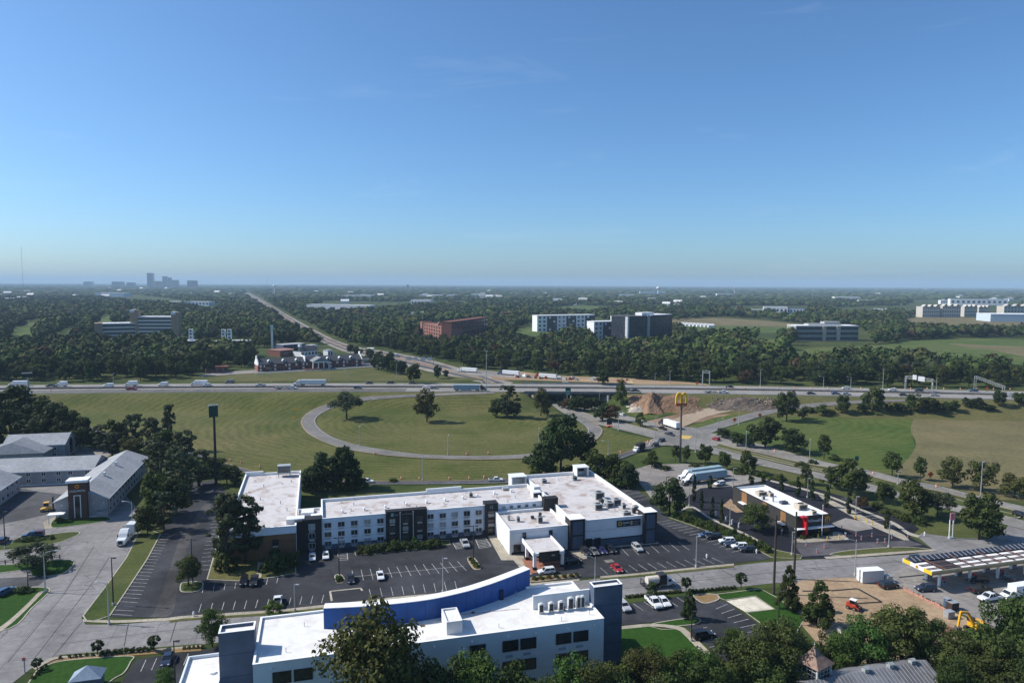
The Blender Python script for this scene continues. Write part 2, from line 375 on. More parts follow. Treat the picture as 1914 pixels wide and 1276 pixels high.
def cat(pts, k=6, closed=False):
    """smooth line through the given points"""
    P_ = [np.array(p, float) for p in pts]; n = len(P_); o = []
    for i in range(n if closed else n - 1):
        a, b, c, d = (P_[(i + j) % n] if closed else P_[min(n - 1, max(0, i + j))] for j in (-1, 0, 1, 2))
        for s in range(k):
            t = s / k; o.append(.5 * (2 * b + (c - a) * t + (2 * a - 5 * b + 4 * c - d) * t * t + (3 * b - a - 3 * c + d) * t ** 3))
    if not closed: o.append(P_[-1])
    return o
def resample(w, n):
    w = np.array(w); s = np.r_[0, np.cumsum(np.linalg.norm(np.diff(w, axis=0), axis=1))]; t = np.linspace(0, s[-1], n)
    return np.stack([np.interp(t, s, w[:, i]) for i in range(w.shape[1])], 1)
def poly(name, pts, m, dz, parent=None, smooth=False, kind=True):
    if smooth: pts = cat(pts, 5, True)
    w = [W(*p)[:2] for p in pts]
    b = MB(); n = len(w)
    a = sum(w[i][0] * w[(i + 1) % n][1] - w[(i + 1) % n][0] * w[i][1] for i in range(n))
    if a < 0: w = w[::-1]
    b.add([(p[0], p[1], dz) for p in w], [tuple(range(n))]); o = b.obj(name, m, parent)
    if kind and parent is None: struct(o)
    return o
def ring(b, w, wid, z0, z1):
    """a raised kerb along a closed outline"""
    n = len(w); w = [np.array(p[:2]) for p in w]
    ar = sum(w[i][0] * w[(i + 1) % n][1] - w[(i + 1) % n][0] * w[i][1] for i in range(n)); sg = 1 if ar > 0 else -1
    nn = []
    for i in range(n):
        d = w[(i + 1) % n] - w[i - 1]; d /= max(1e-6, np.linalg.norm(d)); nn.append(np.array([-d[1], d[0]]) * sg)
    v = []
    for p, q in zip(w, nn):
        i_ = p + q * wid; v += [(p[0], p[1], z0), (p[0], p[1], z1), (i_[0], i_[1], z1), (i_[0], i_[1], z0)]
    f = []
    for i in range(n):
        j = (i + 1) % n
        for k in range(3): f.append((i * 4 + k, j * 4 + k, j * 4 + k + 1, i * 4 + k + 1))
    b.add(v, f)
def island(name, pts, m, h=.13, kw=.3, smooth=True, kerb=True):
    """planted or paved island with a raised kerb"""
    if smooth: pts = cat(pts, 4, True)
    w = [W(*p)[:2] for p in pts]
    if not kerb: h = .07
    b = MB(); b.prism([tuple(p) for p in w], -.05, h); o = struct(b.obj(name, m))
    if kerb:
        k = MB(); ring(k, w, kw, -.05, h + .025); k.obj('kerb', KERB, o)
    return o
def strip(name, L, R, m, n, dz, parent=None, sm=True, skirt=0.0):
    a = [W(*p) for p in (cat(L) if sm else L)]; c = [W(*p) for p in (cat(R) if sm else R)]
    a, c = resample(a, n), resample(c, n)
    return strip_w(name, a, c, m, dz, parent, skirt)
def strip_w(name, a, c, m, dz, parent=None, skirt=0.0, across=3):
    n = len(a); v = []; f = []
    for i in range(n):
        for j in range(across + 1):
            q = a[i] + (c[i] - a[i]) * (j / across); v.append((q[0], q[1], terr(q[0], q[1]) + dz))
    k = across + 1
    for i in range(n - 1):
        for j in range(across): f.append((i * k + j, i * k + j + 1, (i + 1) * k + j + 1, (i + 1) * k + j))
    # make the top face up
    p0, p1, p2 = (np.array(v[f[0][q]]) for q in (0, 1, 2))
    if np.cross(p1 - p0, p2 - p0)[2] < 0: f = [q[::-1] for q in f]
    b = MB(); b.add(v, f); o = b.obj(name, m, parent)
    if parent is None: struct(o)
    return o
def line_w(b, pts, wid, dz):
    """a painted line along world points"""
    w = [np.array(p, float) for p in pts]
    for i in range(len(w) - 1):
        d = (w[i + 1] - w[i])[:2]; L_ = np.linalg.norm(d)
        if L_ < 1e-6: continue
        q = np.array([-d[1], d[0], 0]) / L_ * wid / 2
        A = [w[i] - q, w[i + 1] - q, w[i + 1] + q, w[i] + q]
        b.add([(p[0], p[1], p[2] + dz) for p in A], [(0, 1, 2, 3)])
_unit = MB().add([(-.5, -.5, 0), (.5, -.5, 0), (.5, .5, 0), (-.5, .5, 0)], [(0, 1, 2, 3)]).mesh('painted_line', WPAINT)
def stripe(parent, p, q, wid, dz, name='parking_line', me=None):
    """one painted line as a part of its lot"""
    p, q = np.array(p, float), np.array(q, float); d = q - p
    o = link(name, me or _unit, parent); c = (p + q) / 2
    o.location = (c[0], c[1], (c[2] if len(c) > 2 else 0) + dz); o.rotation_euler = (0, 0, math.atan2(d[1], d[0])); o.scale = (float(np.hypot(d[0], d[1])), wid, 1)
    return o
def offset(w, d):
    """points moved sideways (to the left of the direction of travel)"""
    w = np.array(w, float); t = np.gradient(w[:, :2], axis=0); t /= np.linalg.norm(t, axis=1)[:, None]
    o = w.copy(); o[:, 0] -= t[:, 1] * d; o[:, 1] += t[:, 0] * d; return o

# ------------------------------------------------------------------ fields
poly('mown_field', [(-300, 790), (60, 760), (200, 747), (480, 747), (900, 748), (985, 750), (1040, 770), (1085, 790), (1130, 800), (1180, 812), (1228, 822), (1195, 838), (1140, 850), (1080, 880), (930, 905), (700, 905), (480, 892), (400, 862), (300, 840), (150, 800), (-100, 830)], GRL, .03)
poly('meadow', [(1290, 822), (1340, 800), (1420, 785), (1530, 772), (1700, 768), (1712, 775), (1720, 790), (1706, 815), (1710, 835), (1700, 860), (1660, 885), (1560, 866), (1440, 836), (1335, 812)], GRM, .03, smooth=True)
poly('stubble_field', [(1702, 800), (1722, 772), (1790, 768), (1914, 757), (2200, 760), (2300, 900), (1914, 935), (1780, 912), (1690, 890), (1672, 880), (1695, 860), (1712, 830)], WHEAT, .05, smooth=True)
poly('roadside_grass', [(1168, 880), (1175, 855), (1226, 835), (1290, 842), (1420, 873), (1500, 892), (1640, 925), (1860, 958), (1855, 985), (1700, 1000), (1640, 985), (1560, 935), (1350, 872), (1240, 866)], GR1, .03)
poly('bank_behind_motel', [(440, 900), (900, 905), (1100, 875), (1180, 862), (1160, 905), (1000, 920), (600, 930)], GR1, .04)
poly('spoil_ground', [(1165, 766), (1180, 748), (1230, 742), (1330, 742), (1460, 744), (1440, 760), (1380, 770), (1330, 785), (1262, 795), (1225, 800), (1205, 790), (1240, 780), (1270, 772), (1240, 770)], DIRT2, .12, smooth=True)
poly('grass_by_spoil', [(1150, 764), (1180, 762), (1235, 768), (1258, 772), (1215, 783), (1190, 780)], GRM, .14)
poly('ramp_grass', [(1280, 800), (1330, 782), (1400, 765), (1440, 756), (1455, 762), (1380, 778), (1320, 797), (1290, 806)], GRM, .14)

# grassed slopes of the highway embankment
def slope(name, x0, x1, v0, v1, m):
    xs = np.arange(x0, x1 + .1, 5.0); A = np.array([(x, fwn(x) + v0, 0) for x in xs]); B = np.array([(x, fwn(x) + v1, 0) for x in xs])
    for q in (A, B):
        for r in q: r[2] = terr(r[0], r[1])
    return strip_w(name, A, B, m, .07, across=16)
slope('bank_near', -620, 8, -50, .2, GRL); slope('bank_near', 74, 620, -34, .2, GRB); slope('bank_far', -620, -40, FWW - .2, FWW + 34, GRB); slope('bank_far', 44, 620, FWW - .2, FWW + 30, GRB)
# ------------------------------------------------------------------ highway
_hx = np.linspace(-620, 620, 125)
def hw(v): return np.array([(x, fwn(x) + v, FWZ) for x in _hx])
def deck(name, v0, v1, m, dz, parent=None):
    A, B_ = hw(v0), hw(v1); b = MB(); n = len(A)
    b.add([(p[0], p[1], FWZ + dz) for p in A] + [(p[0], p[1], FWZ + dz) for p in B_], [(i, i + 1, n + i + 1, n + i) for i in range(n - 1)])
    o = b.obj(name, m, parent)
    if parent is None: struct(o)
    return o
highway = deck('highway', 0, FWW, HWYM, .08)
deck('shoulder', .3, 3.2, HWYA, .10, highway)
_ov = pavement('overlay_asphalt', (.125, .118, .112), 0, None, .2)
strip_w('asphalt_overlay', np.array([q for q in hw(3.3) if q[0] < -62]), np.array([q for q in hw(14.5) if q[0] < -62]), _ov, .095, highway, across=1)
for v in (3.3, 18.2, 20.8, 35.7):
    b = MB(); w = hw(v); line_w(b, w, .18, .105); b.obj('edge_line', WPAINT if v in (3.3, 35.7) else YPAINT, highway)
for v in (7.0, 10.75, 14.5, 24.5, 28.2, 32.0):
    b = MB(); w = resample(hw(v), 400)
    for i in range(0, 396, 4): line_w(b, w[i:i + 2], .16, .105)
    tag(b.obj('lane_dashes', WPAINT, highway), None, kind='stuff')
b = MB()
A, B_ = hw(19.2), hw(19.8); n = len(A)
for p, q in zip(A[:-1], A[1:]):
    b.add([(p[0], p[1] - .3, FWZ), (q[0], q[1] - .3, FWZ), (q[0], q[1] - .1, FWZ + 1.25), (p[0], p[1] - .1, FWZ + 1.25), (p[0], p[1] + .3, FWZ), (q[0], q[1] + .3, FWZ), (q[0], q[1] + .1, FWZ + 1.25), (p[0], p[1] + .1, FWZ + 1.25)],
          [(0, 1, 2, 3), (3, 2, 6, 7), (7, 6, 5, 4)])
tag(b.obj('median_barrier', M('barrier_concrete', (.17, .16, .15), .3, .6)), 'long concrete median barrier down the middle of the highway', 'barrier')

# bridge over the main road
BC = M('bridge_concrete', (.26, .255, .24), .2, .5, big=.4); BG = M('bridge_girder', (.05, .055, .06), .2, .5)
br = thing('highway_bridge', 'concrete highway bridge with dark girders crossing over the main road', 'bridge')
xs = np.linspace(8, 84, 9)
for v, nm in ((-.6, 'parapet'), (FWW + .1, 'parapet')):
    b = MB()
    for x0, x1 in zip(xs[:-1], xs[1:]):
        p, q = (x0, fwn(x0) + v), (x1, fwn(x1) + v)
        b.bar((p[0], p[1], FWZ + .35), (q[0], q[1], FWZ + .35), .45, 1.4)
    b.obj(nm, BC, br)
b = MB()
for x0, x1 in zip(xs[:-1], xs[1:]):
    b.add([(x0, fwn(x0) - .5, FWZ + .02), (x1, fwn(x1) - .5, FWZ + .02), (x1, fwn(x1) + FWW + .5, FWZ + .02), (x0, fwn(x0) + FWW + .5, FWZ + .02), (x0, fwn(x0) - .5, FWZ - .5), (x1, fwn(x1) - .5, FWZ - .5), (x1, fwn(x1) + FWW + .5, FWZ - .5), (x0, fwn(x0) + FWW + .5, FWZ - .5)],
          [(0, 1, 2, 3), (7, 6, 5, 4), (0, 4, 5, 1), (2, 6, 7, 3)])
b.obj('deck', BC, br)
for v in np.linspace(.4, FWW - .4, 9):
    b = MB()
    for x0, x1 in zip(xs[:-1], xs[1:]): b.bar((x0, fwn(x0) + v, FWZ - 1.15), (x1, fwn(x1) + v, FWZ - 1.15), .6, 1.3)
    b.obj('girder', BG, br)
for s in (-22.5, 0, 22.5):
    c0 = np.array([38 + s / ADY * 1.0, 450.0]); o = np.array([ADX, ADY])
    for k in range(5 if s == 0 else 1):
        b = MB(); p = c0 + o * (-1 + k * 10)
        if s == 0: b.cyl((p[0], p[1], 0), (p[0], p[1], FWZ - 1.5), .55, n=10)
        else: b.bar((*(c0 - o * 2), (FWZ - 1) / 2), (*(c0 + o * 44), (FWZ - 1) / 2), 1.2, FWZ - 1.5)
        b.obj('pier' if s == 0 else 'abutment', BC, br)

# ------------------------------------------------------------------ ramps and the main road
def lines_on(o, L, R, n, spots, dash=None, mat=WPAINT, name='lane_line', dz=.05):
    a = resample([W(*p) for p in cat(L)], n); c = resample([W(*p) for p in cat(R)], n)
    for s in spots:
        w = a + (c - a) * s; b = MB()
        for q in w: q[2] = terr(q[0], q[1])
        if dash:
            for i in range(0, n - dash, dash * 3): line_w(b, w[i:i + dash + 1], .16, dz)
        else: line_w(b, w, .16, dz)
        b.obj(name, mat, o)
LO = [(925, 733.5), (860, 734), (800, 736), (740, 738.5), (680, 742), (635, 749), (600, 759), (573, 773), (562, 787), (566, 801), (580, 814), (608, 828), (650, 841), (720, 851.5), (800, 857.5), (880, 859.5), (960, 858.5), (1040, 851), (1090, 838), (1118, 820), (1127, 805), (1118, 795), (1105, 786), (1088, 779)]
LI = [(925, 736), (860, 738.5), (800, 741), (745, 744), (690, 748.5), (650, 755), (620, 764), (600, 774), (590, 785), (594, 797), (606, 808), (628, 820), (668, 832), (730, 843), (800, 850.5), (880, 852.5), (960, 851), (1030, 844), (1068, 834), (1088, 820), (1098, 807), (1094, 797), (1080, 787), (1062, 777)]
loop = strip('loop_ramp', LO, LI, RAMPM, 150, .30)
lines_on(loop, LO, LI, 240, (.08,), None, YPAINT, 'edge_line', .34); lines_on(loop, LO, LI, 240, (.92,), None, WPAINT, 'edge_line', .34)
OL = [(1232, 824), (1195, 836), (1140, 855), (1075, 877), (1010, 890), (940, 895), (850, 898), (760, 898.5), (690, 899), (620, 898), (560, 894), (490, 884), (425, 866), (380, 850), (300, 832), (225, 815), (160, 795), (100, 772), (40, 752), (-60, 742)]
OR = [(1250, 831), (1203, 843), (1150, 862), (1085, 885), (1010, 899), (940, 903.5), (850, 905.5), (760, 906), (690, 906), (620, 905), (560, 902), (490, 893), (425, 875), (380, 858), (300, 839), (225, 821), (160, 801), (100, 778), (40, 758), (-60, 748)]
onr = strip('on_ramp', OL, OR, HWYA, 150, .28)
lines_on(onr, OL, OR, 240, (.12,), None, YPAINT, 'edge_line', .32); lines_on(onr, OL, OR, 240, (.86,), None, WPAINT, 'edge_line', .32)
FL = [(1285, 805), (1320, 796), (1370, 781), (1430, 766), (1490, 757), (1560, 751), (1640, 747.5), (1740, 746)]
FR_ = [(1320, 815), (1345, 803), (1385, 790), (1440, 774), (1500, 764), (1570, 757), (1650, 752), (1750, 749)]
offr = strip('off_ramp', FL, FR_, RAMPM, 80, .28)
lines_on(offr, FL, FR_, 120, (.1, .9), None, WPAINT, 'edge_line', .32)
# main road: near carriageway, far carriageway
N1 = [(1000, 736), (1040, 750.5), (1081, 768), (1128, 781), (1197, 797.5), (1226, 806), (1290, 824), (1380, 848), (1491, 875), (1623, 904), (1680, 920), (1800, 948), (1990, 990)]
N2 = [(985, 738), (1027, 754.4), (1055, 773), (1100, 789), (1163, 804), (1222, 819), (1290, 838), (1353, 853), (1420, 870), (1491, 885.5), (1640, 922), (1760, 950), (1990, 1010)]
near_c = strip('main_road_near', N1, N2, ARTM, 120, .20)
U1 = [(1050, 741), (1098, 757), (1148, 771), (1188, 781.5), (1240, 794), (1290, 802), (1338, 811.5), (1400, 825), (1448, 838), (1521, 858), (1563, 868), (1635, 881.6), (1690, 896), (1753, 908), (1851, 933), (1914, 947), (2060, 984)]
U2 = [(1035, 745), (1085, 764), (1135, 779), (1180, 789.5), (1233, 804), (1285, 816), (1333, 828), (1400, 843), (1440, 852), (1491, 864), (1563, 877), (1620, 889), (1690, 907), (1756, 919), (1840, 941), (1914, 960), (2060, 1000)]
far_c = strip('main_road_far', U1, U2, ARTM, 120, .20)
for o, a, c in ((near_c, N1, N2), (far_c, U1, U2)):
    lines_on(o, a, c, 200, (.06,), None, WPAINT, 'edge_line', .23); lines_on(o, a, c, 200, (.94,), None, YPAINT if o is far_c else WPAINT, 'edge_line', .23)
    lines_on(o, a, c, 400, (.36, .66), 2, WPAINT, 'lane_dashes', .23)
poly('crossing_pavement', [(1222, 819), (1200, 836), (1250, 833), (1300, 842), (1345, 832), (1330, 826), (1320, 815), (1300, 800), (1255, 797), (1230, 805)], pavement('crossing_asphalt', (.2, .19, .175), .4, None, .25), .36)
poly('yellow_hatched_nose', [(1272, 814), (1295, 816), (1287, 822), (1270, 820)], M('hatched_nose_paint', (.52, .36, .10), .3, 1.0), .40)
island('median_grass', [(1296, 818), (1325, 824), (1400, 845), (1491, 868), (1560, 882), (1620, 894), (1618, 899), (1491, 872), (1380, 846), (1300, 824)], GRB, .3, .4)
island('median_grass', [(1062, 763), (1100, 768), (1150, 782), (1210, 796), (1235, 805), (1228, 807), (1190, 797), (1128, 782), (1085, 770)], GRB, .3, .4)
island('median_grass', [(1690, 912), (1760, 926), (1850, 951), (1905, 964), (1895, 969), (1840, 957), (1750, 935)], GR1, .3, .4)
# the far stretch of the main road, running up to the skyline
A1 = [(455, 545.5), (470, 557), (485, 568), (510, 584), (548, 612), (580, 629), (612, 644), (650, 659), (700, 669), (760, 684), (800, 694), (856, 706), (905, 716)]
A2 = [(462, 545.5), (484, 557), (503, 568), (528, 583), (562, 602), (592, 618), (626, 635), (668, 648.5), (712, 655), (770, 665), (822, 677), (880, 694), (960, 715)]
art = strip('main_road_beyond', A1, A2, pavement('main_road_far_concrete', (.27, .235, .2), 0, None, .25), 200, .10)
b = MB(); a = resample([W(*p) for p in cat(A1)], 200); c = resample([W(*p) for p in cat(A2)], 200)
strip_w('median_strip', a * .56 + c * .44, a * .44 + c * .56, DIRT2, .13, art, across=1)
strip_w('dark_lane', a * .8 + c * .2, a * .62 + c * .38, HWYA, .13, art, across=1)
strip_w('dark_lane', a * .36 + c * .64, a * .2 + c * .8, HWYA, .13, art, across=1)
# haul road from the spoil heap
strip('haul_track', [(1228, 796), (1262, 783), (1300, 768), (1360, 757), (1440, 748)], [(1262, 803), (1285, 795), (1325, 778), (1380, 766), (1450, 754)], grass('haul_dirt', (.36, .29, .21), (.42, .34, .26), (.3, .2, .14), .8), 30, .26)

# ------------------------------------------------------------------ streets, lots, lawns near the motels
street = poly('street', [(-320, 893), (60, 891), (215, 903), (264, 958), (256, 1000), (236, 1042), (200, 1092), (152, 1154), (160, 1167), (219, 1167), (317, 1159), (450, 1153), (620, 1135), (760, 1121), (993, 1096), (1125, 1080), (1372, 1057), (1423, 1051), (1506, 1046), (1600, 1042), (1700, 1036), (1746, 1028), (1715, 1003), (1722, 996), (1790, 1005), (1850, 1007), (1882, 986), (1890, 970), (1915, 975), (2080, 1005), (2250, 1200), (1914, 1160), (1700, 1100), (1560, 1090), (1449, 1089), (1386, 1096), (1275, 1105), (1162, 1117), (990, 1136), (760, 1162), (376, 1204), (110, 1225), (82, 1234), (57, 1250), (26, 1274), (-40, 1330), (-500, 1500), (-500, 1000)], CONC, .06)
# tar lines along the slab joints of the street
b = MB()
for L_ in ([(98, 1228), (210, 1095), (232, 1060)], [(60, 1236), (180, 1080), (205, 1040)], [(15, 1237), (120, 1110), (176, 1020)], [(112, 1203), (300, 1180), (440, 1166)], [(1165, 1100), (1290, 1086), (1420, 1072), (1560, 1062)], [(1500, 1063), (1700, 1048), (1830, 1030)], [(1340, 1058), (1395, 1093)], [(1260, 1066), (1300, 1102)], [(240, 1165), (232, 1208)], [(330, 1160), (318, 1200)], [(95, 1106), (180, 1100)]):
    line_w(b, [W(*p) for p in L_], .16, .066)
tag(b.obj('tar_seams', TAR, street), None, kind='stuff')

lot = poly('motel_parking_lot', [(207, 1153), (235, 1110), (277, 1046), (303, 998), (318, 950), (345, 903), (398, 897), (440, 935), (560, 960), (900, 925), (1085, 890), (1140, 885), (1168, 900), (1211, 930), (1251, 970), (1315, 991), (1400, 1021), (1441, 1043), (1423, 1047), (1375, 1052), (1122, 1077), (1082, 1081), (993, 1088), (828, 1107), (760, 1113), (603, 1130), (515, 1139), (350, 1150), (317, 1154)], ASPH, .09)
poly('worn_lane', [(290, 1140), (318, 1060), (335, 1010), (360, 975), (385, 940), (392, 950), (360, 1000), (345, 1040), (332, 1100), (320, 1148), (280, 1152)], pavement('asphalt_faded', (.058, .055, .054), .7, None, .5), .094, lot, smooth=True)
island('verge', [(154, 1151), (200, 1091), (236, 1041), (256, 1001), (270, 985), (301, 998), (276, 1045), (234, 1109), (206, 1151), (176, 1161), (160, 1160)], GR1, .13, .3, False)
# sidewalk and kerb verge along the street
def walkstrip(name, A, B_, m, dz, n=40): return strip(name, A, B_, m, n, dz)
SW = [(155, 1157), (219, 1159), (317, 1154.5), (350, 1150.5), (515, 1139.5), (603, 1130.5), (760, 1113.5), (828, 1107.5), (993, 1088.5)]
walkstrip('sidewalk', SW, [(x, y + 5.0) for x, y in SW], WALK, .12)
VG = SW[2:]
walkstrip('kerb_verge', [(x, y + 5.0) for x, y in VG], [(x, y + 9.0) for x, y in VG], GRB, .13)
SW2 = [(1122, 1077), (1180, 1072), (1250, 1065), (1310, 1059), (1372, 1053)]
walkstrip('sidewalk', SW2, [(x, y + 3.8) for x, y in SW2], WALK, .12)
walkstrip('kerb_verge', [(x, y + 3.8) for x, y in SW2], [(x, y + 7.4) for x, y in SW2], GRB, .13)
SW3 = [(993, 1088.5), (1040, 1084), (1083, 1080)]
walkstrip('sidewalk', [(x, y + 2) for x, y in SW3], [(x, y + 6) for x, y in SW3], WALK, .14)
island('planted_island', [(988, 1084), (1000, 1078), (1040, 1075), (1075, 1073), (1084, 1078), (1040, 1083), (1000, 1088)], STRAW, .15, .25)
# grass in front of the left wing and other islands in the lot
island('grass_patch', [(386, 1083), (400, 1035), (412, 985), (430, 990), (440, 1040), (552, 1030), (554, 1071), (519, 1078), (480, 1083), (444, 1086)], GRB, .13, .3, False)
poly('entrance_walk', [(482, 1051), (493, 1051), (488, 1080), (479, 1081)], WALK, .17)
island('tree_island', [(337, 1105), (337, 1092), (347, 1088), (378, 1087), (379, 1098), (370, 1105), (352, 1107)], GR1)
island('shrub_island', [(627, 1085), (625, 1076), (632, 1073), (640, 1075), (645, 1084), (640, 1089), (630, 1090)], GR1)
island('shrub_island', [(875, 1050), (874, 1042), (884, 1041), (893, 1050), (899, 1062), (892, 1065), (884, 1063)], STRAW)
island('planting_bed', [(664, 1038), (662, 1030), (700, 1018), (840, 1009), (842, 1018), (780, 1026), (700, 1036)], GR1, .13, .3, False)
island('hedge_strip', [(1250, 967), (1258, 962), (1330, 985), (1405, 1018), (1500, 1038), (1496, 1045), (1442, 1042), (1400, 1020), (1315, 990)], GR1, .13, .25, False)
poly('entry_walk', [(912, 1002), (926, 1000), (941, 1023), (976, 1024), (981, 1049), (995, 1072), (984, 1077), (960, 1047), (937, 1047)], WALK, .12)
poly('canopy_floor', [(975, 1045), (1045, 1041), (1055, 1065), (990, 1072)], bricks('paver_red', (.28, .11, .07), (.34, .15, .1), (.2, .15, .12), .4, .2), .13)
walkstrip('front_walk', [(1062, 1029), (1100, 1025), (1200, 1016), (1235, 1013)], [(1068, 1042), (1088, 1044), (1095, 1027), (1238, 1018)], WALK, .12, 20) if False else None
poly('front_walk', [(1063, 1030), (1090, 1027), (1206, 1014), (1228, 1012), (1232, 1016), (1150, 1023), (1097, 1030), (1097, 1044), (1090, 1045)], WALK, .12)
poly('concrete_patch', [(1128, 1047), (1143, 1045), (1149, 1050), (1134, 1052)], CONC2, .10, lot)
# marked bay outline by the street
b = MB()
for p, q in (((617, 1105), (674, 1099)), ((674, 1099), (677, 1104)), ((617, 1105), (620, 1123))): line_w(b, [W(*p), W(*q)], .5, .115)
b.obj('painted_outline', M('worn_line', (.4, .36, .28), .2), lot)

# painted parking stalls, measured from the photograph
def stall_row(parent, a0, a1, b0, b1, n, skip=(), wid=.14, dz=.115):
    """n+1 lines: each joins the first edge a0-a1 to the second edge b0-b1"""
    A0, A1_, B0, B1 = W(*a0), W(*a1), W(*b0), W(*b1)
    for i in range(n + 1):
        if i in skip: continue
        t = i / n; stripe(parent, A0 + (A1_ - A0) * t, B0 + (B1 - B0) * t, wid * .85, dz)
stall_row(lot, (304, 998), (209, 1148), (318, 999), (246, 1150), 24)
stall_row(lot, (411, 973), (392, 1064), (395, 974), (372, 1066), 13)
stall_row(lot, (658, 1066), (855, 1049), (661, 1086), (872, 1067), 12)
stripe(lot, W(658, 1078), W(868, 1058), .12, .112)
stall_row(lot, (355, 1130), (605, 1112), (350, 1146), (601, 1127), 12, (0,))
stall_row(lot, (690, 1101), (850, 1086), (694, 1117), (854, 1102), 8)
stall_row(lot, (380, 1097), (520, 1078), (378, 1108), (517, 1090), 7)
stall_row(lot, (1160, 1023), (1268, 1013), (1175, 1039), (1288, 1028), 6)
stall_row(lot, (1122, 1061), (1330, 1042), (1136, 1073), (1352, 1052), 12)
stall_row(lot, (1254, 972), (1400, 1025), (1228, 976), (1368, 1032), 13)
stall_row(lot, (1175, 905), (1212, 931), (1152, 908), (1187, 936), 5)
stall_row(lot, (770, 1028), (905, 1015), (772, 1030), (907, 1017), 1) if False else None
for c0, c1, c2, c3, k in (((846, 1014), (860, 1012), (853, 1026), (868, 1023), 5), ((889, 1009), (908, 1006), (896, 1025), (918, 1021), 6), ((631, 1035), (649, 1033), (634, 1047), (650, 1046), 4)):
    A_, B0, C_, D_ = W(*c0), W(*c1), W(*c2), W(*c3)
    for i in range(k + 1):
        t = i / k; stripe(lot, A_ + (C_ - A_) * t, B0 + (D_ - B0) * t, .2, .115, 'hatch_line')
    stripe(lot, A_, C_, .16, .118); stripe(lot, B0, D_, .16, .118)

# --- left motel's grounds
poly('motel_court', [(-200, 915), (38, 912), (70, 918), (130, 925), (120, 952), (60, 968), (-100, 1000), (-250, 1000)], ASPH3, .075)
poly('court_shade_patch', [(38, 915), (78, 915), (20, 968), (0, 975), (-60, 985)], ASPH, .08) if False else None
poly('service_yard', [(120, 830), (215, 845), (190, 860), (140, 850)], CONC2, .07)
island('motel_bed', [(97, 986), (104, 969), (150, 968), (196, 966), (205, 972), (150, 981)], GR2, .13, .25)
poly('motel_walk', [(80, 976), (102, 966), (106, 972), (96, 988), (84, 988)], WALK, .1)
island('hedge_island', [(-60, 1032), (5, 1019), (60, 1004), (130, 994), (150, 997), (113, 1013), (60, 1023), (0, 1029)], GR1)
island('tree_island', [(-40, 1060), (47, 1053), (113, 1046), (140, 1050), (122, 1070), (94, 1076), (59, 1076), (47, 1066), (-40, 1075)], GR2)
island('corner_lawn', [(-60, 1130), (0, 1113), (30, 1101), (75, 1097), (94, 1104), (60, 1137), (20, 1174), (-80, 1190)], GR2)
strip('sidewalk', [(74, 1105), (40, 1139), (0, 1172), (-60, 1205)], [(82, 1106), (48, 1141), (8, 1176), (-50, 1212)], WALK, 20, .17)
poly('left_drive_lot', [(-100, 1085), (48, 1078), (92, 1078), (72, 1094), (28, 1100), (-100, 1125)], ASPH3, .075)
# --- near hotel's grounds
island('hotel_lawn', [(30, 1330), (62, 1262), (76, 1249), (110, 1236), (180, 1229), (247, 1226), (245, 1237), (232, 1258), (205, 1275), (150, 1330)], GR2, .13, .25)
strip('sidewalk', [(60, 1247), (84, 1233.5), (112, 1226.5), (200, 1221), (376, 1205)], [(66, 1252), (90, 1238), (114, 1230), (202, 1224.5), (376, 1208)], WALK, 30, .12)
poly('kerb_verge', [(112, 1224), (376, 1203), (376, 1205), (114, 1226.5)], GR1, .12)
poly('shrub_bed', [(80, 1243), (114, 1230), (202, 1224.5), (376, 1208), (376, 1216), (250, 1225), (110, 1235)], STRAW, .11)
hlot = poly('hotel_side_lot', [(258, 1231), (360, 1217), (440, 1205), (440, 1340), (190, 1340), (236, 1260)], ASPH, .09)
stall_row(hlot, (273, 1233), (352, 1222), (263, 1255), (343, 1243), 4)
nlot = poly('hotel_parking_lot', [(1140, 1133), (1270, 1114), (1294, 1112), (1308, 1126), (1355, 1123), (1450, 1188), (1462, 1212), (1420, 1270), (1372, 1250), (1313, 1199), (1283, 1170), (1312, 1163), (1300, 1156), (1270, 1157), (1140, 1171)], ASPH, .09)
stall_row(nlot, (1162, 1131), (1265, 1116), (1180, 1143), (1288, 1131), 5)
stall_row(nlot, (1360, 1129), (1444, 1187), (1338, 1138), (1408, 1192), 6)
stall_row(nlot, (1291, 1178), (1326, 1210), (1322, 1172), (1356, 1202), 3)
pad = poly('concrete_pad', [(1357, 1123), (1411, 1115), (1446, 1138), (1393, 1144)], pavement('pale_concrete', (.62, .57, .46), 0, (3, 3, .05), .1), .12)
island('lawn', [(1150, 1177), (1214, 1170), (1237, 1176), (1270, 1175), (1322, 1220), (1330, 1300), (1150, 1300)], GR2, .12, .2, False)
island('lawn', [(1339, 1110), (1421, 1100), (1450, 1115), (1506, 1154), (1480, 1200), (1452, 1187), (1394, 1145), (1447, 1138), (1412, 1114), (1357, 1122), (1345, 1118)], GR2, .12, .25, False)
island('mulch_bed', [(1295, 1112), (1336, 1110), (1345, 1119), (1330, 1126), (1312, 1127)], STRAW, .14, .35)
island('lot_island', [(1218, 1166), (1268, 1157), (1300, 1155), (1311, 1160), (1303, 1166), (1285, 1169), (1240, 1172)], GR2, .14, .3)
strip('sidewalk', [(1150, 1172), (1214, 1166), (1270, 1171), (1290, 1183), (1330, 1222)], [(1150, 1177), (1214, 1171), (1262, 1176), (1280, 1188), (1316, 1226)], WALK, 30, .15)
poly('street_verge', [(1150, 1118), (1275, 1106), (1386, 1097), (1449, 1090), (1470, 1098), (1421, 1101), (1295, 1112), (1270, 1114), (1150, 1131)], GR1, .10)
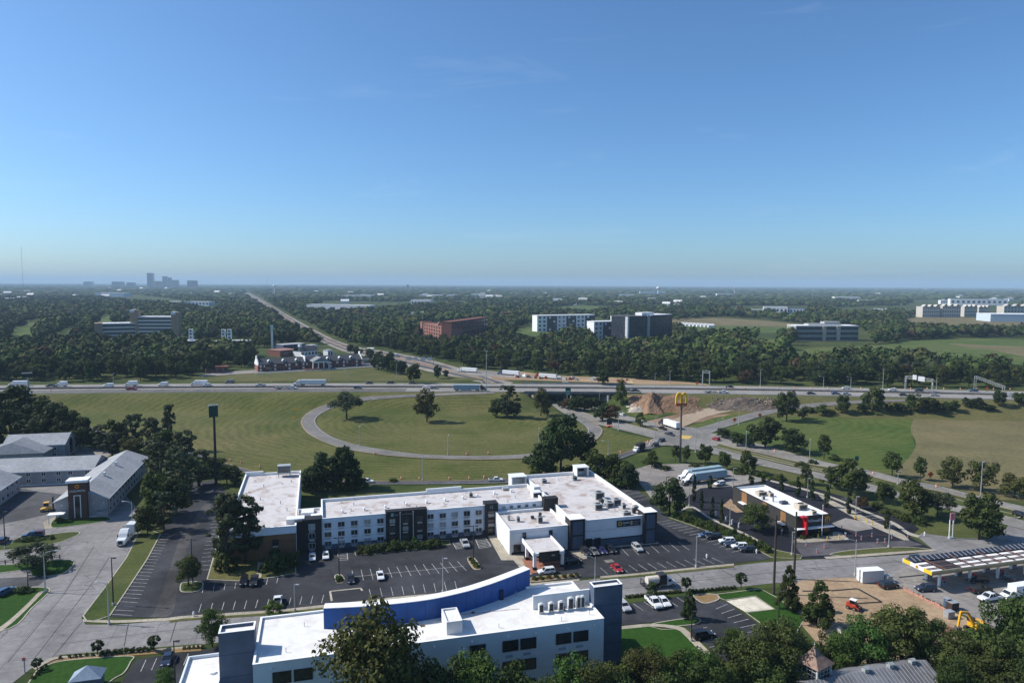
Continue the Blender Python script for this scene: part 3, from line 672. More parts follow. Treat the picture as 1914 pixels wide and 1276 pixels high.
# --- fast-food lot, truck lot
flot = poly('restaurant_lot', [(1275, 935), (1310, 912), (1371, 908), (1440, 896), (1500, 905), (1600, 935), (1690, 965), (1718, 988), (1700, 1003), (1745, 1027), (1700, 1035), (1560, 1043), (1500, 1044), (1380, 1000), (1310, 968)], ASPH2, .085)
poly('drive_concrete', [(1555, 978), (1580, 968), (1620, 976), (1632, 988), (1600, 993), (1565, 985)], CONC2, .10, flot)
poly('worn_drive', [(1480, 1012), (1500, 1004), (1560, 1016), (1700, 1010), (1725, 1018), (1640, 1030), (1570, 1036), (1500, 1040)], pavement('asphalt_grey', (.085, .08, .085), .3, None, .3), .10, flot)
tlot = poly('truck_lot', [(1178, 880), (1215, 868), (1300, 866), (1360, 878), (1430, 895), (1470, 905), (1440, 910), (1371, 912), (1310, 914), (1275, 938), (1220, 935)], CONC2, .08)
island('restaurant_verge', [(1550, 1036), (1590, 1028), (1680, 1022), (1738, 1026), (1745, 1030), (1660, 1036), (1590, 1040)], GR1)
strip('sidewalk', [(1540, 1041), (1600, 1037), (1680, 1031), (1745, 1027)], [(1545, 1045), (1605, 1041), (1685, 1035), (1748, 1030)], WALK, 20, .17)
island('restaurant_bed', [(1487, 1008), (1560, 994), (1580, 1003), (1584, 1008), (1550, 1011), (1500, 1014)], WALK, .13, .2)
island('restaurant_median', [(1530, 925), (1545, 930), (1620, 968), (1690, 1000), (1700, 1010), (1690, 1010), (1610, 975), (1540, 936)], WALK, .14, .2, False)
strip('lot_kerb', [(1440, 897), (1500, 912), (1560, 930), (1620, 955), (1662, 972), (1682, 982), (1700, 995), (1720, 1001)], [(1440, 900), (1498, 915), (1558, 933), (1617, 958), (1658, 975), (1678, 986), (1696, 999), (1716, 1005)], KERB, 40, .16)
strip('lot_kerb', [(1258, 962), (1290, 945), (1330, 968), (1400, 1000), (1440, 1022)], [(1262, 965), (1292, 949), (1328, 971), (1397, 1003), (1436, 1026)], KERB, 30, .15)
poly('straw_patch', [(1350, 945), (1366, 932), (1378, 948), (1390, 957), (1376, 958)], DIRT, .13)
stall_row(flot, (1585, 945), (1650, 972), (1567, 948), (1625, 974), 7)
stall_row(flot, (1585, 929), (1605, 937), (1572, 932), (1592, 940), 4)
# --- building plot and filling station
poly('building_plot', [(1462, 1100), (1500, 1084), (1560, 1080), (1612, 1080), (1690, 1100), (1770, 1138), (1850, 1175), (1860, 1230), (1560, 1240), (1500, 1170)], DIRT, .09)
fore = poly('forecourt', [(1612, 1078), (1660, 1074), (1700, 1056), (1960, 1030), (2150, 1100), (2100, 1180), (1860, 1175), (1770, 1135), (1690, 1098)], CONC2, .10)
b = MB()
for p, q in (((1553, 1104), (1603, 1100)), ((1603, 1100), (1648, 1125)), ((1648, 1125), (1600, 1128)), ((1500, 1105), (1553, 1103)), ((1680, 1079), (1740, 1073))): line_w(b, [W(*p), W(*q)], .7, .105)
struct(b.obj('filled_trench', TAR))
# open ground beyond the highway
far_green = grass('far_meadow', (.06, .10, .022), (.085, .12, .03), (.15, .14, .06), .2)
far_brown = grass('far_stubble', (.15, .125, .065), (.19, .155, .085), (.12, .115, .05), .2)
_dz = .04
for nm, m, pts in (
    ('far_meadow', far_green, [(1430, 662), (1500, 652), (1560, 648), (1640, 645), (1700, 638), (1800, 633), (1930, 636), (2050, 650), (2050, 690), (1914, 684), (1800, 672), (1700, 666), (1600, 662), (1500, 668)]),
    ('far_stubble_field', far_brown, [(1770, 642), (1840, 645), (1960, 650), (2050, 660), (2050, 680), (1930, 668), (1860, 656)]),
    ('far_stubble_field', far_brown, [(1690, 600), (1720, 592), (1800, 593), (1950, 597), (2000, 612), (1800, 610)]),
    ('far_stubble_field', far_brown, [(1240, 598), (1330, 594), (1440, 600), (1500, 608), (1420, 610), (1300, 606)]),
    ('far_meadow', far_green, [(1290, 607), (1420, 611), (1500, 610), (1520, 618), (1400, 622), (1300, 616)]),
    ('far_meadow', far_green, [(960, 618), (990, 610), (1030, 611), (1050, 622), (1010, 630)]),
    ('far_meadow', far_green, [(1395, 640), (1440, 632), (1470, 645), (1440, 665), (1410, 655)]),
    ('golf_fairway', far_green, [(20, 620), (70, 597), (85, 600), (60, 640), (20, 650)]),
    ('golf_fairway', far_green, [(175, 600), (195, 590), (225, 596), (200, 603)]),
    ('golf_fairway', far_green, [(95, 628), (150, 608), (165, 615), (120, 640)]),
    ('far_meadow', far_green, [(1000, 580), (1080, 572), (1180, 577), (1100, 585)]),
    ('far_stubble_field', far_brown, [(570, 588), (620, 580), (760, 581), (700, 588), (600, 594)]),
    ('far_stubble_field', far_brown, [(1440, 590), (1480, 586), (1520, 588), (1480, 596)]),
    ('roadside_lawn', GRB, [(380, 712), (470, 697), (600, 693), (720, 686), (775, 688), (800, 700), (860, 705), (880, 711), (480, 713)]),
    ('car_park', ASPH3, [(660, 672), (690, 668), (735, 684), (720, 688), (690, 686)]),
    ('building_yard', DIRT, [(960, 694), (1040, 702), (1190, 708), (1310, 717), (1310, 720.5), (1150, 716), (1000, 711), (930, 710), (920, 703)]),
    ('truck_stop_apron', CONC2, [(840, 690), (900, 692), (980, 700), (1060, 706), (1050, 709), (940, 705), (870, 700)]),
    ('motel_terrace', CONC2, [(380, 700), (470, 692), (680, 682), (690, 686), (480, 697), (385, 704)]),
):
    _dz += .012; poly(nm, pts, m, _dz, smooth=True)
# ------------------------------------------------------------------ building helpers
WHT = M('white_render', (.72, .73, .73), .05, .6, .8, big=.12)
WHTB = M('pale_blue_render', (.70, .75, .80), .05, .6, .8, big=.12)
COP = M('white_coping', (.82, .82, .80), .05, 2.0, .6)
BLK = M('charcoal_panel', (.022, .02, .02), .25, .8, .6)
GRYB = M('blue_grey_panel', (.075, .095, .135), .15, .5, .7)
ROOF1 = roofing('motel_membrane', (.58, .55, .535), (.30, .21, .16), .9, (6.0, 3.0))
ROOF2 = roofing('white_membrane', (.78, .77, .74), (.5, .42, .35), .45, (8.0, 2.5))
GLS = glass('window_glass'); GLS2 = glass('window_glass_pale', (.05, .055, .05), .2)  # second glass is only a paler, rougher pane tone
UNITM = M('unit_metal', (.42, .44, .43), .2, 2.0, .5, .3); UNITD = M('unit_dark', (.05, .05, .05), .3, 3.0)
CURT = M('curtain', (.36, .36, .34), .2, 1.5)
TAN = M('tan_render', (.19, .105, .05), .12, .5, .85, big=.2)
WOOD = striped('wood_slats', (.30, .16, .07), (.24, .125, .05), .35, 2)
FRM = M('window_frame', (.55, .57, .58), .1, 3.0, .5)
def parapet(name, rect, z0, z1, th, m, parent):
    """a parapet round a roof: four butted walls"""
    x0, x1, y0, y1 = rect; b = MB()
    b.box(x0, x1, y0, y0 + th, z0, z1); b.box(x0, x1, y1 - th, y1, z0, z1); b.box(x0, x0 + th, y0 + th, y1 - th, z0, z1); b.box(x1 - th, x1, y0 + th, y1 - th, z0, z1)
    return b.obj(name, m, parent)
def flatblock(t, rect, h, par, wall, roofm, th=.35, cop=COP, names=('wall', 'roof', 'parapet')):
    """a flat-roofed block: walls, roof sheet behind a parapet with a coping"""
    x0, x1, y0, y1 = rect
    b = MB(); b.add([(x0, y0, 0), (x1, y0, 0), (x1, y1, 0), (x0, y1, 0), (x0, y0, h), (x1, y0, h), (x1, y1, h), (x0, y1, h)], [(0, 1, 5, 4), (1, 2, 6, 5), (2, 3, 7, 6), (3, 0, 4, 7)])
    w = b.obj(names[0], wall, t)
    b = MB(); b.quad((x0 + .02, y0 + .02, h - par), (x1 - .02, y0 + .02, h - par), (x1 - .02, y1 - .02, h - par), (x0 + .02, y1 - .02, h - par)); b.obj(names[1], roofm, t)
    b = MB(); z0, z1 = h - par, h
    for (a, c, d, e) in ((x0, x1, y0, y0 + th), (x0, x1, y1 - th, y1), (x0, x0 + th, y0 + th, y1 - th), (x1 - th, x1, y0 + th, y1 - th)):
        b.box(a + .004, c - .004, d + .004, e - .004, z0, z1 - .002)
    p = b.obj(names[2], cop, t)
    b = MB(); o = .06
    for (a, c, d, e) in ((x0 - o, x1 + o, y0 - o, y0 + th + o), (x0 - o, x1 + o, y1 - th - o, y1 + o), (x0 - o, x0 + th + o, y0 + th + o, y1 - th - o), (x1 - th - o, x1 + o, y0 + th + o, y1 - th - o)): b.box(a, c, d, e, z1, z1 + .1)
    b.obj('coping', cop, p)
    return w
def window(t, x0, x1, z0, z1, y, m=GLS, frame=FRM, mull=1, vent=False, dep=.12, fw=.08, sill=False):
    """a window in a wall facing -y: glass behind a proud frame, with mullions"""
    b = MB(); b.box(x0, x1, y - dep - fw, y + .02, z1, z1 + fw); b.box(x0, x1, y - dep - fw, y + .02, z0 - fw, z0); b.box(x0 - fw, x0, y - dep - fw, y + .02, z0 - fw, z1 + fw); b.box(x1, x1 + fw, y - dep - fw, y + .02, z0 - fw, z1 + fw)
    for k in range(1, mull + 1): xm = x0 + (x1 - x0) * k / (mull + 1); b.box(xm - fw / 2, xm + fw / 2, y - dep, y + .02, z0, z1)
    w = b.obj('window', frame, t)
    b = MB(); b.quad((x0, y - dep * .35, z0), (x1, y - dep * .35, z0), (x1, y - dep * .35, z1), (x0, y - dep * .35, z1)); b.obj('pane', m, w)
    if vent:
        b = MB(); b.box(x0 + .1, x1 - .1, y - .12, y + .02, z0 - .75, z0 - .32); b.obj('vent_grille', UNITM, w)
    return w
def lettering(parent, txt, loc, size, m, rot=(math.pi / 2, 0, 0), ext=.03, align='LEFT', name='lettering'):
    c = bpy.data.curves.new(name, 'FONT'); c.body = txt; c.size = size; c.extrude = ext; c.align_x = align; c.materials.append(m)
    tmp = bpy.data.objects.new('tmp_text', c); COL.objects.link(tmp); me = bpy.data.meshes.new_from_object(tmp); bpy.data.objects.remove(tmp)
    o = bpy.data.objects.new(name, me); COL.objects.link(o); o.parent = parent; o.location = loc; o.rotation_euler = rot; return o
def rooftop_unit(t, x, y, z, w, d, h, m=None, fan=True):
    b = MB(); b.box(x, x + w, y, y + d, z + .25, z + h); b.box(x + .1, x + .3, y + .1, y + d - .1, z, z + .25); b.box(x + w - .3, x + w - .1, y + .1, y + d - .1, z, z + .25)
    o = b.obj('rooftop_unit', m or UNITM, t, bevel=.04)
    if fan and w > .9:
        b = MB(); b.cyl((x + w * .5, y + d * .5, z + h), (x + w * .5, y + d * .5, z + h + .12), min(w, d) * .34, n=12); b.obj('fan', UNITD, o)
        b = MB(); b.box(x + w * .12, x + w * .88, y - .03, y, z + .4, z + h - .25); b.obj('grille', UNITD, o)
    return o
def pipe(t, x, y, z, h, r=.12): b = MB(); b.cyl((x, y, z), (x, y, z + h), r, n=7); b.cyl((x, y, z + h), (x, y, z + h + .12), r * 1.7, n=7); return b.obj('vent_pipe', UNITM, t)
def rooms(t, fr, v, xs_px, row_px, size, m=(GLS, GLS2, CURT), vent=True, seed=1):
    pass

# ------------------------------------------------------------------ the white motel with its long room wing
fm = Fr(PZ(602, 1028, 0)); R_ = random.Random(5)
mo = thing('motel', 'long white three-storey motel with charcoal towers and stained flat roofs', 'motel', fm.w(0, 0), G15)
flatblock(mo, (0, 68.5, .4, 19.5), 9.3, .8, WHTB, ROOF1)
flatblock(mo, (-26, -7, -3.4, 57), 9.2, .7, WHTB, ROOF1)
flatblock(mo, (-6.99, -.01, .9, 12.0), 9.0, .5, WHTB, ROOF1)
flatblock(mo, (52, 69.8, -17.6, -.6), 7.3, .7, WHT, ROOF1)
flatblock(mo, (71.2, 97.2, -18.4, 33), 8.5, 1.0, WHT, ROOF1)
# brown render of the left wing's street front, blue-grey base of the white wing
def panel(t, name, x0, x1, y, z0, z1, m, th=.07): b = MB(); b.box(x0, x1, y - th, y + .001, z0, z1); return b.obj(name, m, t)
tanw = panel(mo, 'brown_wall', -25.95, -7.05, -3.42, 0, 7.1, TAN)
b = MB(); b.box(-25.9, -7.1, -3.56, -3.5, 5.0, 5.12); b.obj('wall_band', M('tan_band', (.12, .065, .03)), mo)
window(mo, -13.4, -11.9, 4.2, 5.6, -3.5, GLS, BLK, 0, True)
panel(mo, 'base_course', .05, 68.4, .38, 0, 1.5, GRYB)
# dark towers on the front
def tower(t, x0, x1, y0, y1, h, name='tower', mat=None):
    b = MB(); b.box(x0, x1, y0, y1, 0, h); o = b.obj(name, mat or BLK, t)
    b = MB(); b.box(x0 - .08, x1 + .08, y0 - .08, y1 + .08, h, h + .12); b.obj('coping', COP if name != 'tower' else BLK, o)
    return o
tower(mo, -5.4, .02, -.35, 3.0, 9.5); tower(mo, -7.4, -5.38, -.9, 3.0, 9.3)
tw2 = tower(mo, 18.5, 30.8, -.35, 2.0, 9.9); tw3 = tower(mo, 48.9, 53.0, -.45, 3.0, 9.9)
tower(mo, 67.6, 72.3, -1.6, 1.0, 10.4)
for x in (22.7, 26.6): b = MB(); b.box(x - .14, x + .14, -.75, -.36, 0, 9.7); b.obj('fin', M('grey_fin', (.4, .38, .35)), mo)
for k, x in enumerate((20.4, 24.3, 28.6)):
    for r, z in enumerate((.9, 3.9, 6.5)):
        window(mo, x - .85, x + .85, z, z + 1.3, -.35, (GLS, GLS2, CURT)[(k + r) % 3], M('bronze_frame', (.12, .09, .07)), 1, True)
for r, z in enumerate((1.0, 2.7, 4.2, 5.8, 7.0)):
    window(mo, 49.8, 51.9, z, z + (.6 if r % 2 == 0 and r else 1.1), -.45, CURT if r % 2 else GLS2, M('bronze_frame', (.12, .09, .07)), 0)
for r, z in enumerate((1.0, 3.9, 6.6)): window(mo, -3.6, -1.9, z, z + 1.6, -.35, (GLS2, GLS, CURT)[r], FRM, 1, True)
# room windows
cols1 = [848, 948, 1045, 1143, 1240]; cols2 = [1613, 1705, 1795, 1885]
xs = [fm.front(400 + c / 3.9875, 975, .4)[0] for c in cols1 + cols2] + [fm.front(840 + c / 3.9875, 965, .4)[0] for c in (130, 218)]
for i, x in enumerate(xs):
    for r, z in enumerate((.95, 3.75, 6.55)):
        window(mo, x - .92, x + .92, z, z + 1.42, .4, R_.choice((GLS, GLS, GLS2, CURT)), FRM, 1, True)
for x in (55, 57.5, 60, 62.5, 65):
    window(mo, x - .5, x + .5, 7.75, 8.5, .4, R_.choice((GLS, CURT)), FRM, 0)
panel(mo, 'floor_band', .1, 18.3, .4, 6.0, 6.1, M('band_grey', (.45, .49, .54)), .03); panel(mo, 'floor_band', 31, 48.7, .4, 6.0, 6.1, MT['band_grey'], .03)
panel(mo, 'floor_band', .1, 18.3, .4, 3.15, 3.25, MT['band_grey'], .03); panel(mo, 'floor_band', 31, 48.7, .4, 3.15, 3.25, MT['band_grey'], .03)
# raised back parapet and step at the end of the wing
b = MB(); b.box(33.5, 45.3, 19.3, 19.8, 9.3, 10.2); b.obj('raised_parapet', COP, mo)
b = MB(); b.box(-26.1, -20, 56.7, 57.2, 9.2, 10.0); b.obj('raised_parapet', COP, mo)
b = MB(); b.box(-9.8, -4.8, .3, 3.4, 8.2, 9.9); b.obj('roof_box', WHT, mo); b = MB(); b.box(-3.0, -.5, 2.2, 5.0, 8.4, 9.6); b.obj('roof_hatch', COP, mo)
b = MB(); b.box(-5.8, -2.2, 6.8, 11, 8.5, 9.4); b.obj('roof_box', WHT, mo)
# roof clutter
b = MB(); b.box(-14.9, -10.4, 52.2, 55.2, 10.0, 12.6)
for k in range(4): b.box(-14.7 + (k % 2) * 3.9, -14.5 + (k % 2) * 3.9, 52.4 + (k // 2) * 2.4, 52.6 + (k // 2) * 2.4, 8.5, 10)
o = b.obj('cooling_unit', UNITM, mo); b = MB()
for k in range(8): b.box(-14.8, -10.5, 52.12, 52.19, 10.15 + k * .3, 10.32 + k * .3)
b.obj('louvre', UNITD, o)
for k, (x, y) in enumerate(((6, 6.5), (12.5, 7.2), (19, 8), (25.5, 8.6), (32, 9.4), (38, 10), (44, 10.8), (49, 12), (55, 13), (61, 14))):
    b = MB(); b.box(x, x + .5, y, y + .5, 8.5, 9.25); b.taper((x - .2, x + .7, y - .2, y + .7), (x + .1, x + .4, y + .1, y + .4), 9.25, 9.55); b.obj('roof_vent', COP, mo)
for k in range(11): pipe(mo, R_.uniform(-23, -9.5), R_.uniform(4, 50), 8.5, R_.uniform(.4, .9), .14)
for k in range(12): pipe(mo, R_.uniform(3, 66), R_.uniform(3, 17), 8.5, R_.uniform(.3, .8), .13)
rooftop_unit(mo, 46.5, 12, 8.5, 1.2, 1.2, 1.4); rooftop_unit(mo, 59, 16.5, 8.5, 2.2, 1.4, .9, fan=False)
rooftop_unit(mo, 54.2, -7.5, 6.6, .8, .8, 1.6, fan=False); rooftop_unit(mo, 56.5, -9.5, 6.6, 1.0, 1.0, 1.5); rooftop_unit(mo, 61.5, -8, 6.6, .9, .9, .9, UNITD, False); rooftop_unit(mo, 62.3, -12.2, 6.6, 1.5, 1.5, 2.0); rooftop_unit(mo, 64.5, -6.5, 6.6, .8, .8, 1.2, UNITD, False)
for (x, y, w, d, h, mm) in ((86.6, 2.2, 3.2, 2.6, 2.3, None), (82.4, -7.8, 2.6, 2.2, 1.9, None), (87, -6.5, 2.4, 2.2, 1.6, None), (90, -4.8, 2.6, 2.0, 1.9, None), (91.2, -8.8, 1.2, 1.2, 1.6, None), (88.6, -15.2, 2.6, 1.6, 1.3, None), (92.5, -13.6, 1.0, 1.0, 1.5, UNITD), (94, -11, 1.8, 1.3, 1.4, None), (75.5, 24.6, 1.8, 1.6, 1.3, None), (87.2, 25.2, 1.8, 1.6, 1.5, None), (86.4, -2.6, 1.2, 1.6, 1.5, UNITD)):
    rooftop_unit(mo, x, y, 7.5, w, d, h, mm)
b = MB(); b.bar((86.2, -5.6, 8.6), (90.6, -4.4, 8.6), .6, .5); b.bar((84.9, -6.8, 8.4), (87.2, -6.4, 8.4), .5, .4); b.bar((89, 2.6, 8.2), (89.2, -4.6, 8.2), .5, .4); b.obj('duct', UNITM, mo)
for k in range(6): pipe(mo, R_.uniform(74, 92), R_.uniform(-14, 26), 7.5, R_.uniform(.4, 1.0), .12)
# towers of the hall
for (x0, x1, y0, y1, h) in ((70.0, 74.6, -19.1, -14.6, 9.3), (93.4, 97.6, -19.6, -15.2, 9.6)):
    o = tower(mo, x0, x1, y0, y1, h, 'corner_tower'); b = MB(); b.box(x0 + .7, x1 - .7, y0 - .05, y0 - .001, .4, 4.2); b.box(x0 + .7, x1 - .7, y0 - .05, y0 - .001, 4.7, h - .6); b.obj('tower_panel', GRYB, o)
for (x0, x1, y0, y1, h) in ((90.4, 95.0, 29.5, 33.6, 11.0), (65, 70.4, 27, 31.5, 9.9)):
    b = MB(); b.box(x0, x0 + .4, y0, y1, 0, h - .3); b.box(x1 - .4, x1, y0, y1, 0, h - .3); b.box(x0 + .4, x1 - .4, y1 - .4, y1, 0, h - .3); b.box(x0 - .2, x1 + .2, y0 - .2, y1 + .2, h - .3, h); o = b.obj('back_tower', WHT, mo)
    b = MB(); b.box(x0 + .5, x1 - .5, y1 - .5, y1 - .42, 8.2, h - .5); b.obj('tower_panel', BLK, o)
for r_ in ((68.7, 71.0, 12.5, 15.5), (66.5, 69.5, 6.5, 9.5)): b = MB(); b.box(*r_, 8.5, 10.2); b.obj('stair_head', WHT, mo)
b = MB(); b.box(66.8, 69.2, 6.42, 6.5, 8.7, 9.9); b.obj('stair_door', BLK, mo)
# hall front: base course, dark windows, sign board
panel(mo, 'base_course', 74.7, 93.3, -18.4, 0, 2.2, GRYB); panel(mo, 'wall_stripe', 74.65, 93.35, -18.4, 2.2, 2.55, BLK, .09); panel(mo, 'wall_joint', 74.7, 93.3, -18.4, 5.1, 5.16, GRYB, .02)
window(mo, 75.2, 77.0, .6, 2.9, -18.5, GLS, BLK, 0); window(mo, 77.9, 79.7, .6, 2.9, -18.5, GLS, BLK, 0)
SGN = M('sign_navy', (.012, .03, .05), .1); SW_ = M('sign_white', (.7, .75, .72), .05); SGR = M('sign_green', (.25, .42, .2), .1); SYL = M('sign_yellow', (.8, .5, .06), .05)
u0, z0 = fm.front(900 + 1402 / 5.547, 850 + 782 / 5.547, -18.5); u1, z1 = fm.front(900 + 1648 / 5.547, 850 + 690 / 5.547, -18.5)
sb = MB(); sb.box(u0, u1, -18.62, -18.43, 5.6, 7.6); sb = sb.obj('sign_board', SGN, mo)
zc = 6.6
b = MB()
for k in range(16):
    a0, a1 = 2 * math.pi * k / 16, 2 * math.pi * (k + 1) / 16
    b.add([(u0 + 1.0 + math.cos(q) * r, -18.66, zc + .1 + math.sin(q) * r) for q, r in ((a0, .62), (a1, .62), (a1, .38), (a0, .38))], [(3, 2, 1, 0)])
b.bar((u0 + 1.15, -18.66, zc - .2), (u0 + 1.6, -18.66, zc - .65), .2, .02); b.obj('sign_emblem', SYL, sb)
lettering(sb, 'Quality', (u0 + 1.9, -18.64, zc), .75, SW_); lettering(sb, 'INN', (u0 + 2.0, -18.64, zc - .62), .5, SGR)
b = MB(); b.box(u0 + 4.4, u0 + 5.0, -18.66, -18.62, zc - .6, zc + .65); b.obj('sign_logo', M('sign_tan', (.5, .36, .2)), sb)
for k, q in enumerate((2.6, 1.7, 2.1)): b = MB(); b.box(u0 + 5.2, u0 + 5.2 + q, -18.65, -18.62, zc + .3 - k * .42, zc + .42 - k * .42); b.obj('lettering_line', M('sign_red', (.3, .2, .2)), sb)
lettering(mo, 'Quality Inn & Suites', (20.9, -.44, 8.75), .72, M('sign_grey', (.3, .3, .28)))
b = MB(); b.box(20.0, 20.75, -.5, -.36, 8.5, 9.5); b.obj('sign_logo', M('sign_teal', (.2, .4, .38)), mo)
lettering(mo, 'Q', (50.35, -.5, 8.55), 1.3, M('sign_teal', (.2, .4, .38)))
# lobby front and porch canopy
panel(mo, 'wall_stripe', 52.1, 69.7, -17.6, 6.3, 6.42, M('band_grey', (.45, .49, .54)), .03)
window(mo, 53.3, 55.3, .1, 2.9, -17.6, GLS, BLK, 0); window(mo, 56.7, 57.6, .6, 2.4, -17.6, GLS, BLK, 0); window(mo, 56.0, 56.9, 4.4, 6.2, -17.6, GLS, BLK, 0); window(mo, 64.0, 64.9, 4.4, 6.2, -17.6, GLS, BLK, 0)
panel(mo, 'corner_pilaster', 52.0, 52.6, -17.6, 0, 6.6, WHT, .15); panel(mo, 'corner_pilaster', 68.8, 69.8, -17.6, 0, 6.6, WHT, .15); panel(mo, 'plinth', 52.0, 69.7, -17.6, 0, .8, BLK, .1)
can = MB(); can.box(55.6, 64.2, -29.6, -17.7, 4.35, 4.6); can = can.obj('porch_canopy', ROOF1, mo)
b = MB(); b.box(55.4, 55.75, -29.8, -17.7, 3.9, 5.05); b.box(64.05, 64.4, -29.8, -17.7, 3.9, 5.05); b.box(55.75, 64.05, -29.8, -29.5, 4.0, 4.75); b.obj('canopy_fascia', COP, can)
b = MB(); b.box(57.0, 62.9, -30.0, -29.81, 2.2, 5.05); b.obj('canopy_screen', BLK, can)
b = MB(); b.box(57.0, 62.9, -29.95, -29.7, 1.2, 1.28); b.obj('canopy_rail', BLK, can)
b = MB(); b.box(60.6, 61.5, -30.04, -30.0, 3.7, 4.1); b.obj('sign_plate', M('sign_grey', (.3, .3, .28)), can)
for (x, y) in ((55.5, -29.8), (63.5, -29.8), (55.5, -22.5), (63.5, -22.5)):
    b = MB(); b.box(x, x + .8, y, y + .8, .9, 4.3); o = b.obj('pillar', WHT, can); b = MB(); b.box(x - .1, x + .9, y - .1, y + .9, 0, .9); b.obj('pillar_base', BLK, o)

# ------------------------------------------------------------------ the near hotel with the blue curved wall
fh = Fr(PZ(1161, 1234.7, 0)); BLUE = M('blue_panel', (.012, .075, .275), .18, .3, .55); DKB = M('slate_panel', (.095, .12, .17), .15, .35, .7)
ho = thing('hotel', 'white-roofed modern hotel with a curved blue wall and slate grey end towers', 'hotel', fh.w(0, 0), G15)
HB = M('hotel_render', (.66, .70, .74), .06, .4, .8, big=.1)
flatblock(ho, (-71.3, -6.3, -5.3, 12.5), 12.5, .35, HB, ROOF2, .3)
def shell(t, x0, x1, y0, y1, h, dz=.5, m=DKB, name='tower', th=.3):
    b = MB(); b.box(x0, x1, y0, y1, 0, h - dz)
    for (a, c, d, e) in ((x0, x1, y0, y0 + th), (x0, x1, y1 - th, y1), (x0, x0 + th, y0 + th, y1 - th), (x1 - th, x1, y0 + th, y1 - th)): b.box(a, c, d, e, h - dz + .001, h)
    o = b.obj(name, m, t); b = MB(); b.box(x0 + th, x1 - th, y0 + th, y1 - th, h - dz, h - dz + .05); b.obj('tower_roof', ROOF2, o)
    b = MB()
    for (a, c, d, e) in ((x0 - .03, x1 + .03, y0 - .03, y0 + th), (x0 - .03, x1 + .03, y1 - th, y1 + .03), (x0 - .03, x0 + th, y0 + th, y1 - th), (x1 - th, x1 + .03, y0 + th, y1 - th)): b.box(a, c, d, e, h, h + .06)
    b.obj('coping', COP if name == 'tower' else WHT, o); return o
tR = shell(ho, -6.25, 0, 0, 2.6, 16.5); tL = shell(ho, -77.3, -71.32, -.6, 2.6, 16.5, .6)
for tw, x0, x1, yy in ((tR, -6.25, 0, 0), (tL, -77.3, -71.32, -.6)):
    b = MB()
    for z in (4.2, 8.3, 12.4): b.box(x0 + .02, x1 - .02, yy - .02, yy, z, z + .06)
    b.obj('panel_joint', M('joint_dark', (.03, .04, .07)), tw)
b = MB(); b.box(-84, -77.4, -14, 9.4, 0, 7.4); b.obj('low_wing', HB, ho)
b = MB(); b.quad((-83.7, -13.7, 7.42), (-77.7, -13.7, 7.42), (-77.7, 9.1, 7.42), (-83.7, 9.1, 7.42)); b.obj('roof', ROOF2, ho)
parapet('parapet', (-84.05, -77.35, -14.05, 9.45), 7.4, 8.0, .3, WHTB, ho)
b = MB(); b.cyl((-79, 3.2, 7.42), (-79, 3.2, 7.8), .6, n=14); b.obj('roof_cap', COP, ho)
# blue wall
pts = cat([(-59.4, 5.2), (-50, 3.9), (-40.2, 3.7), (-32.4, 5.2), (-27, 7.2), (-22, 9.6), (-16.0, 12.8)], 8)
pts = np.array([[p[0], p[1]] for p in pts]); dv = np.gradient(pts, axis=0); dv /= np.linalg.norm(dv, axis=1)[:, None]; bk = pts + np.stack([-dv[:, 1], dv[:, 0]], 1) * 1.9
n = len(pts); b = MB()
b.add([(p[0], p[1], 12.0) for p in pts] + [(p[0], p[1], 16.2) for p in pts] + [(p[0], p[1], 16.2) for p in bk] + [(p[0], p[1], 0.0) for p in bk],
      [(i, i + 1, n + i + 1, n + i) for i in range(n - 1)] + [(2 * n + i, 2 * n + i + 1, 3 * n + i + 1, 3 * n + i) for i in range(n - 1)] + [(0, n, 2 * n, 3 * n), (n - 1, 4 * n - 1, 3 * n - 1, 2 * n - 1)])
bw = b.obj('blue_wall', BLUE, ho)
b = MB(); b.add([(*p, 16.2) for p in pts - (bk - pts) * .03] + [(*p, 16.2) for p in bk + (bk - pts) * .03] + [(*p, 16.32) for p in pts - (bk - pts) * .03] + [(*p, 16.32) for p in bk + (bk - pts) * .03],
      [(2 * n + i, 2 * n + i + 1, 3 * n + i + 1, 3 * n + i) for i in range(n - 1)] + [(i, i + 1, 2 * n + i + 1, 2 * n + i) for i in range(n - 1)] + [(n + i + 1, n + i, 3 * n + i, 3 * n + i + 1) for i in range(n - 1)] + [(0, 2 * n, 3 * n, n), (n - 1, 2 * n - 1, 4 * n - 1, 3 * n - 1)])
b.obj('coping', COP, bw)
b = MB()
for i in range(4, n - 1, 3): b.box(pts[i][0] - .03, pts[i][0] + .03, pts[i][1] - .03, pts[i][1] + .02, 12.1, 16.19)
tag(b.obj('panel_joints', M('joint_blue', (.012, .05, .2)), bw), None, kind='stuff')
b = MB(); b.box(-23.9, -23.1, 8.3, 8.75, 12.2, 14.2); b.obj('roof_door', M('door_navy', (.012, .02, .06)), bw)
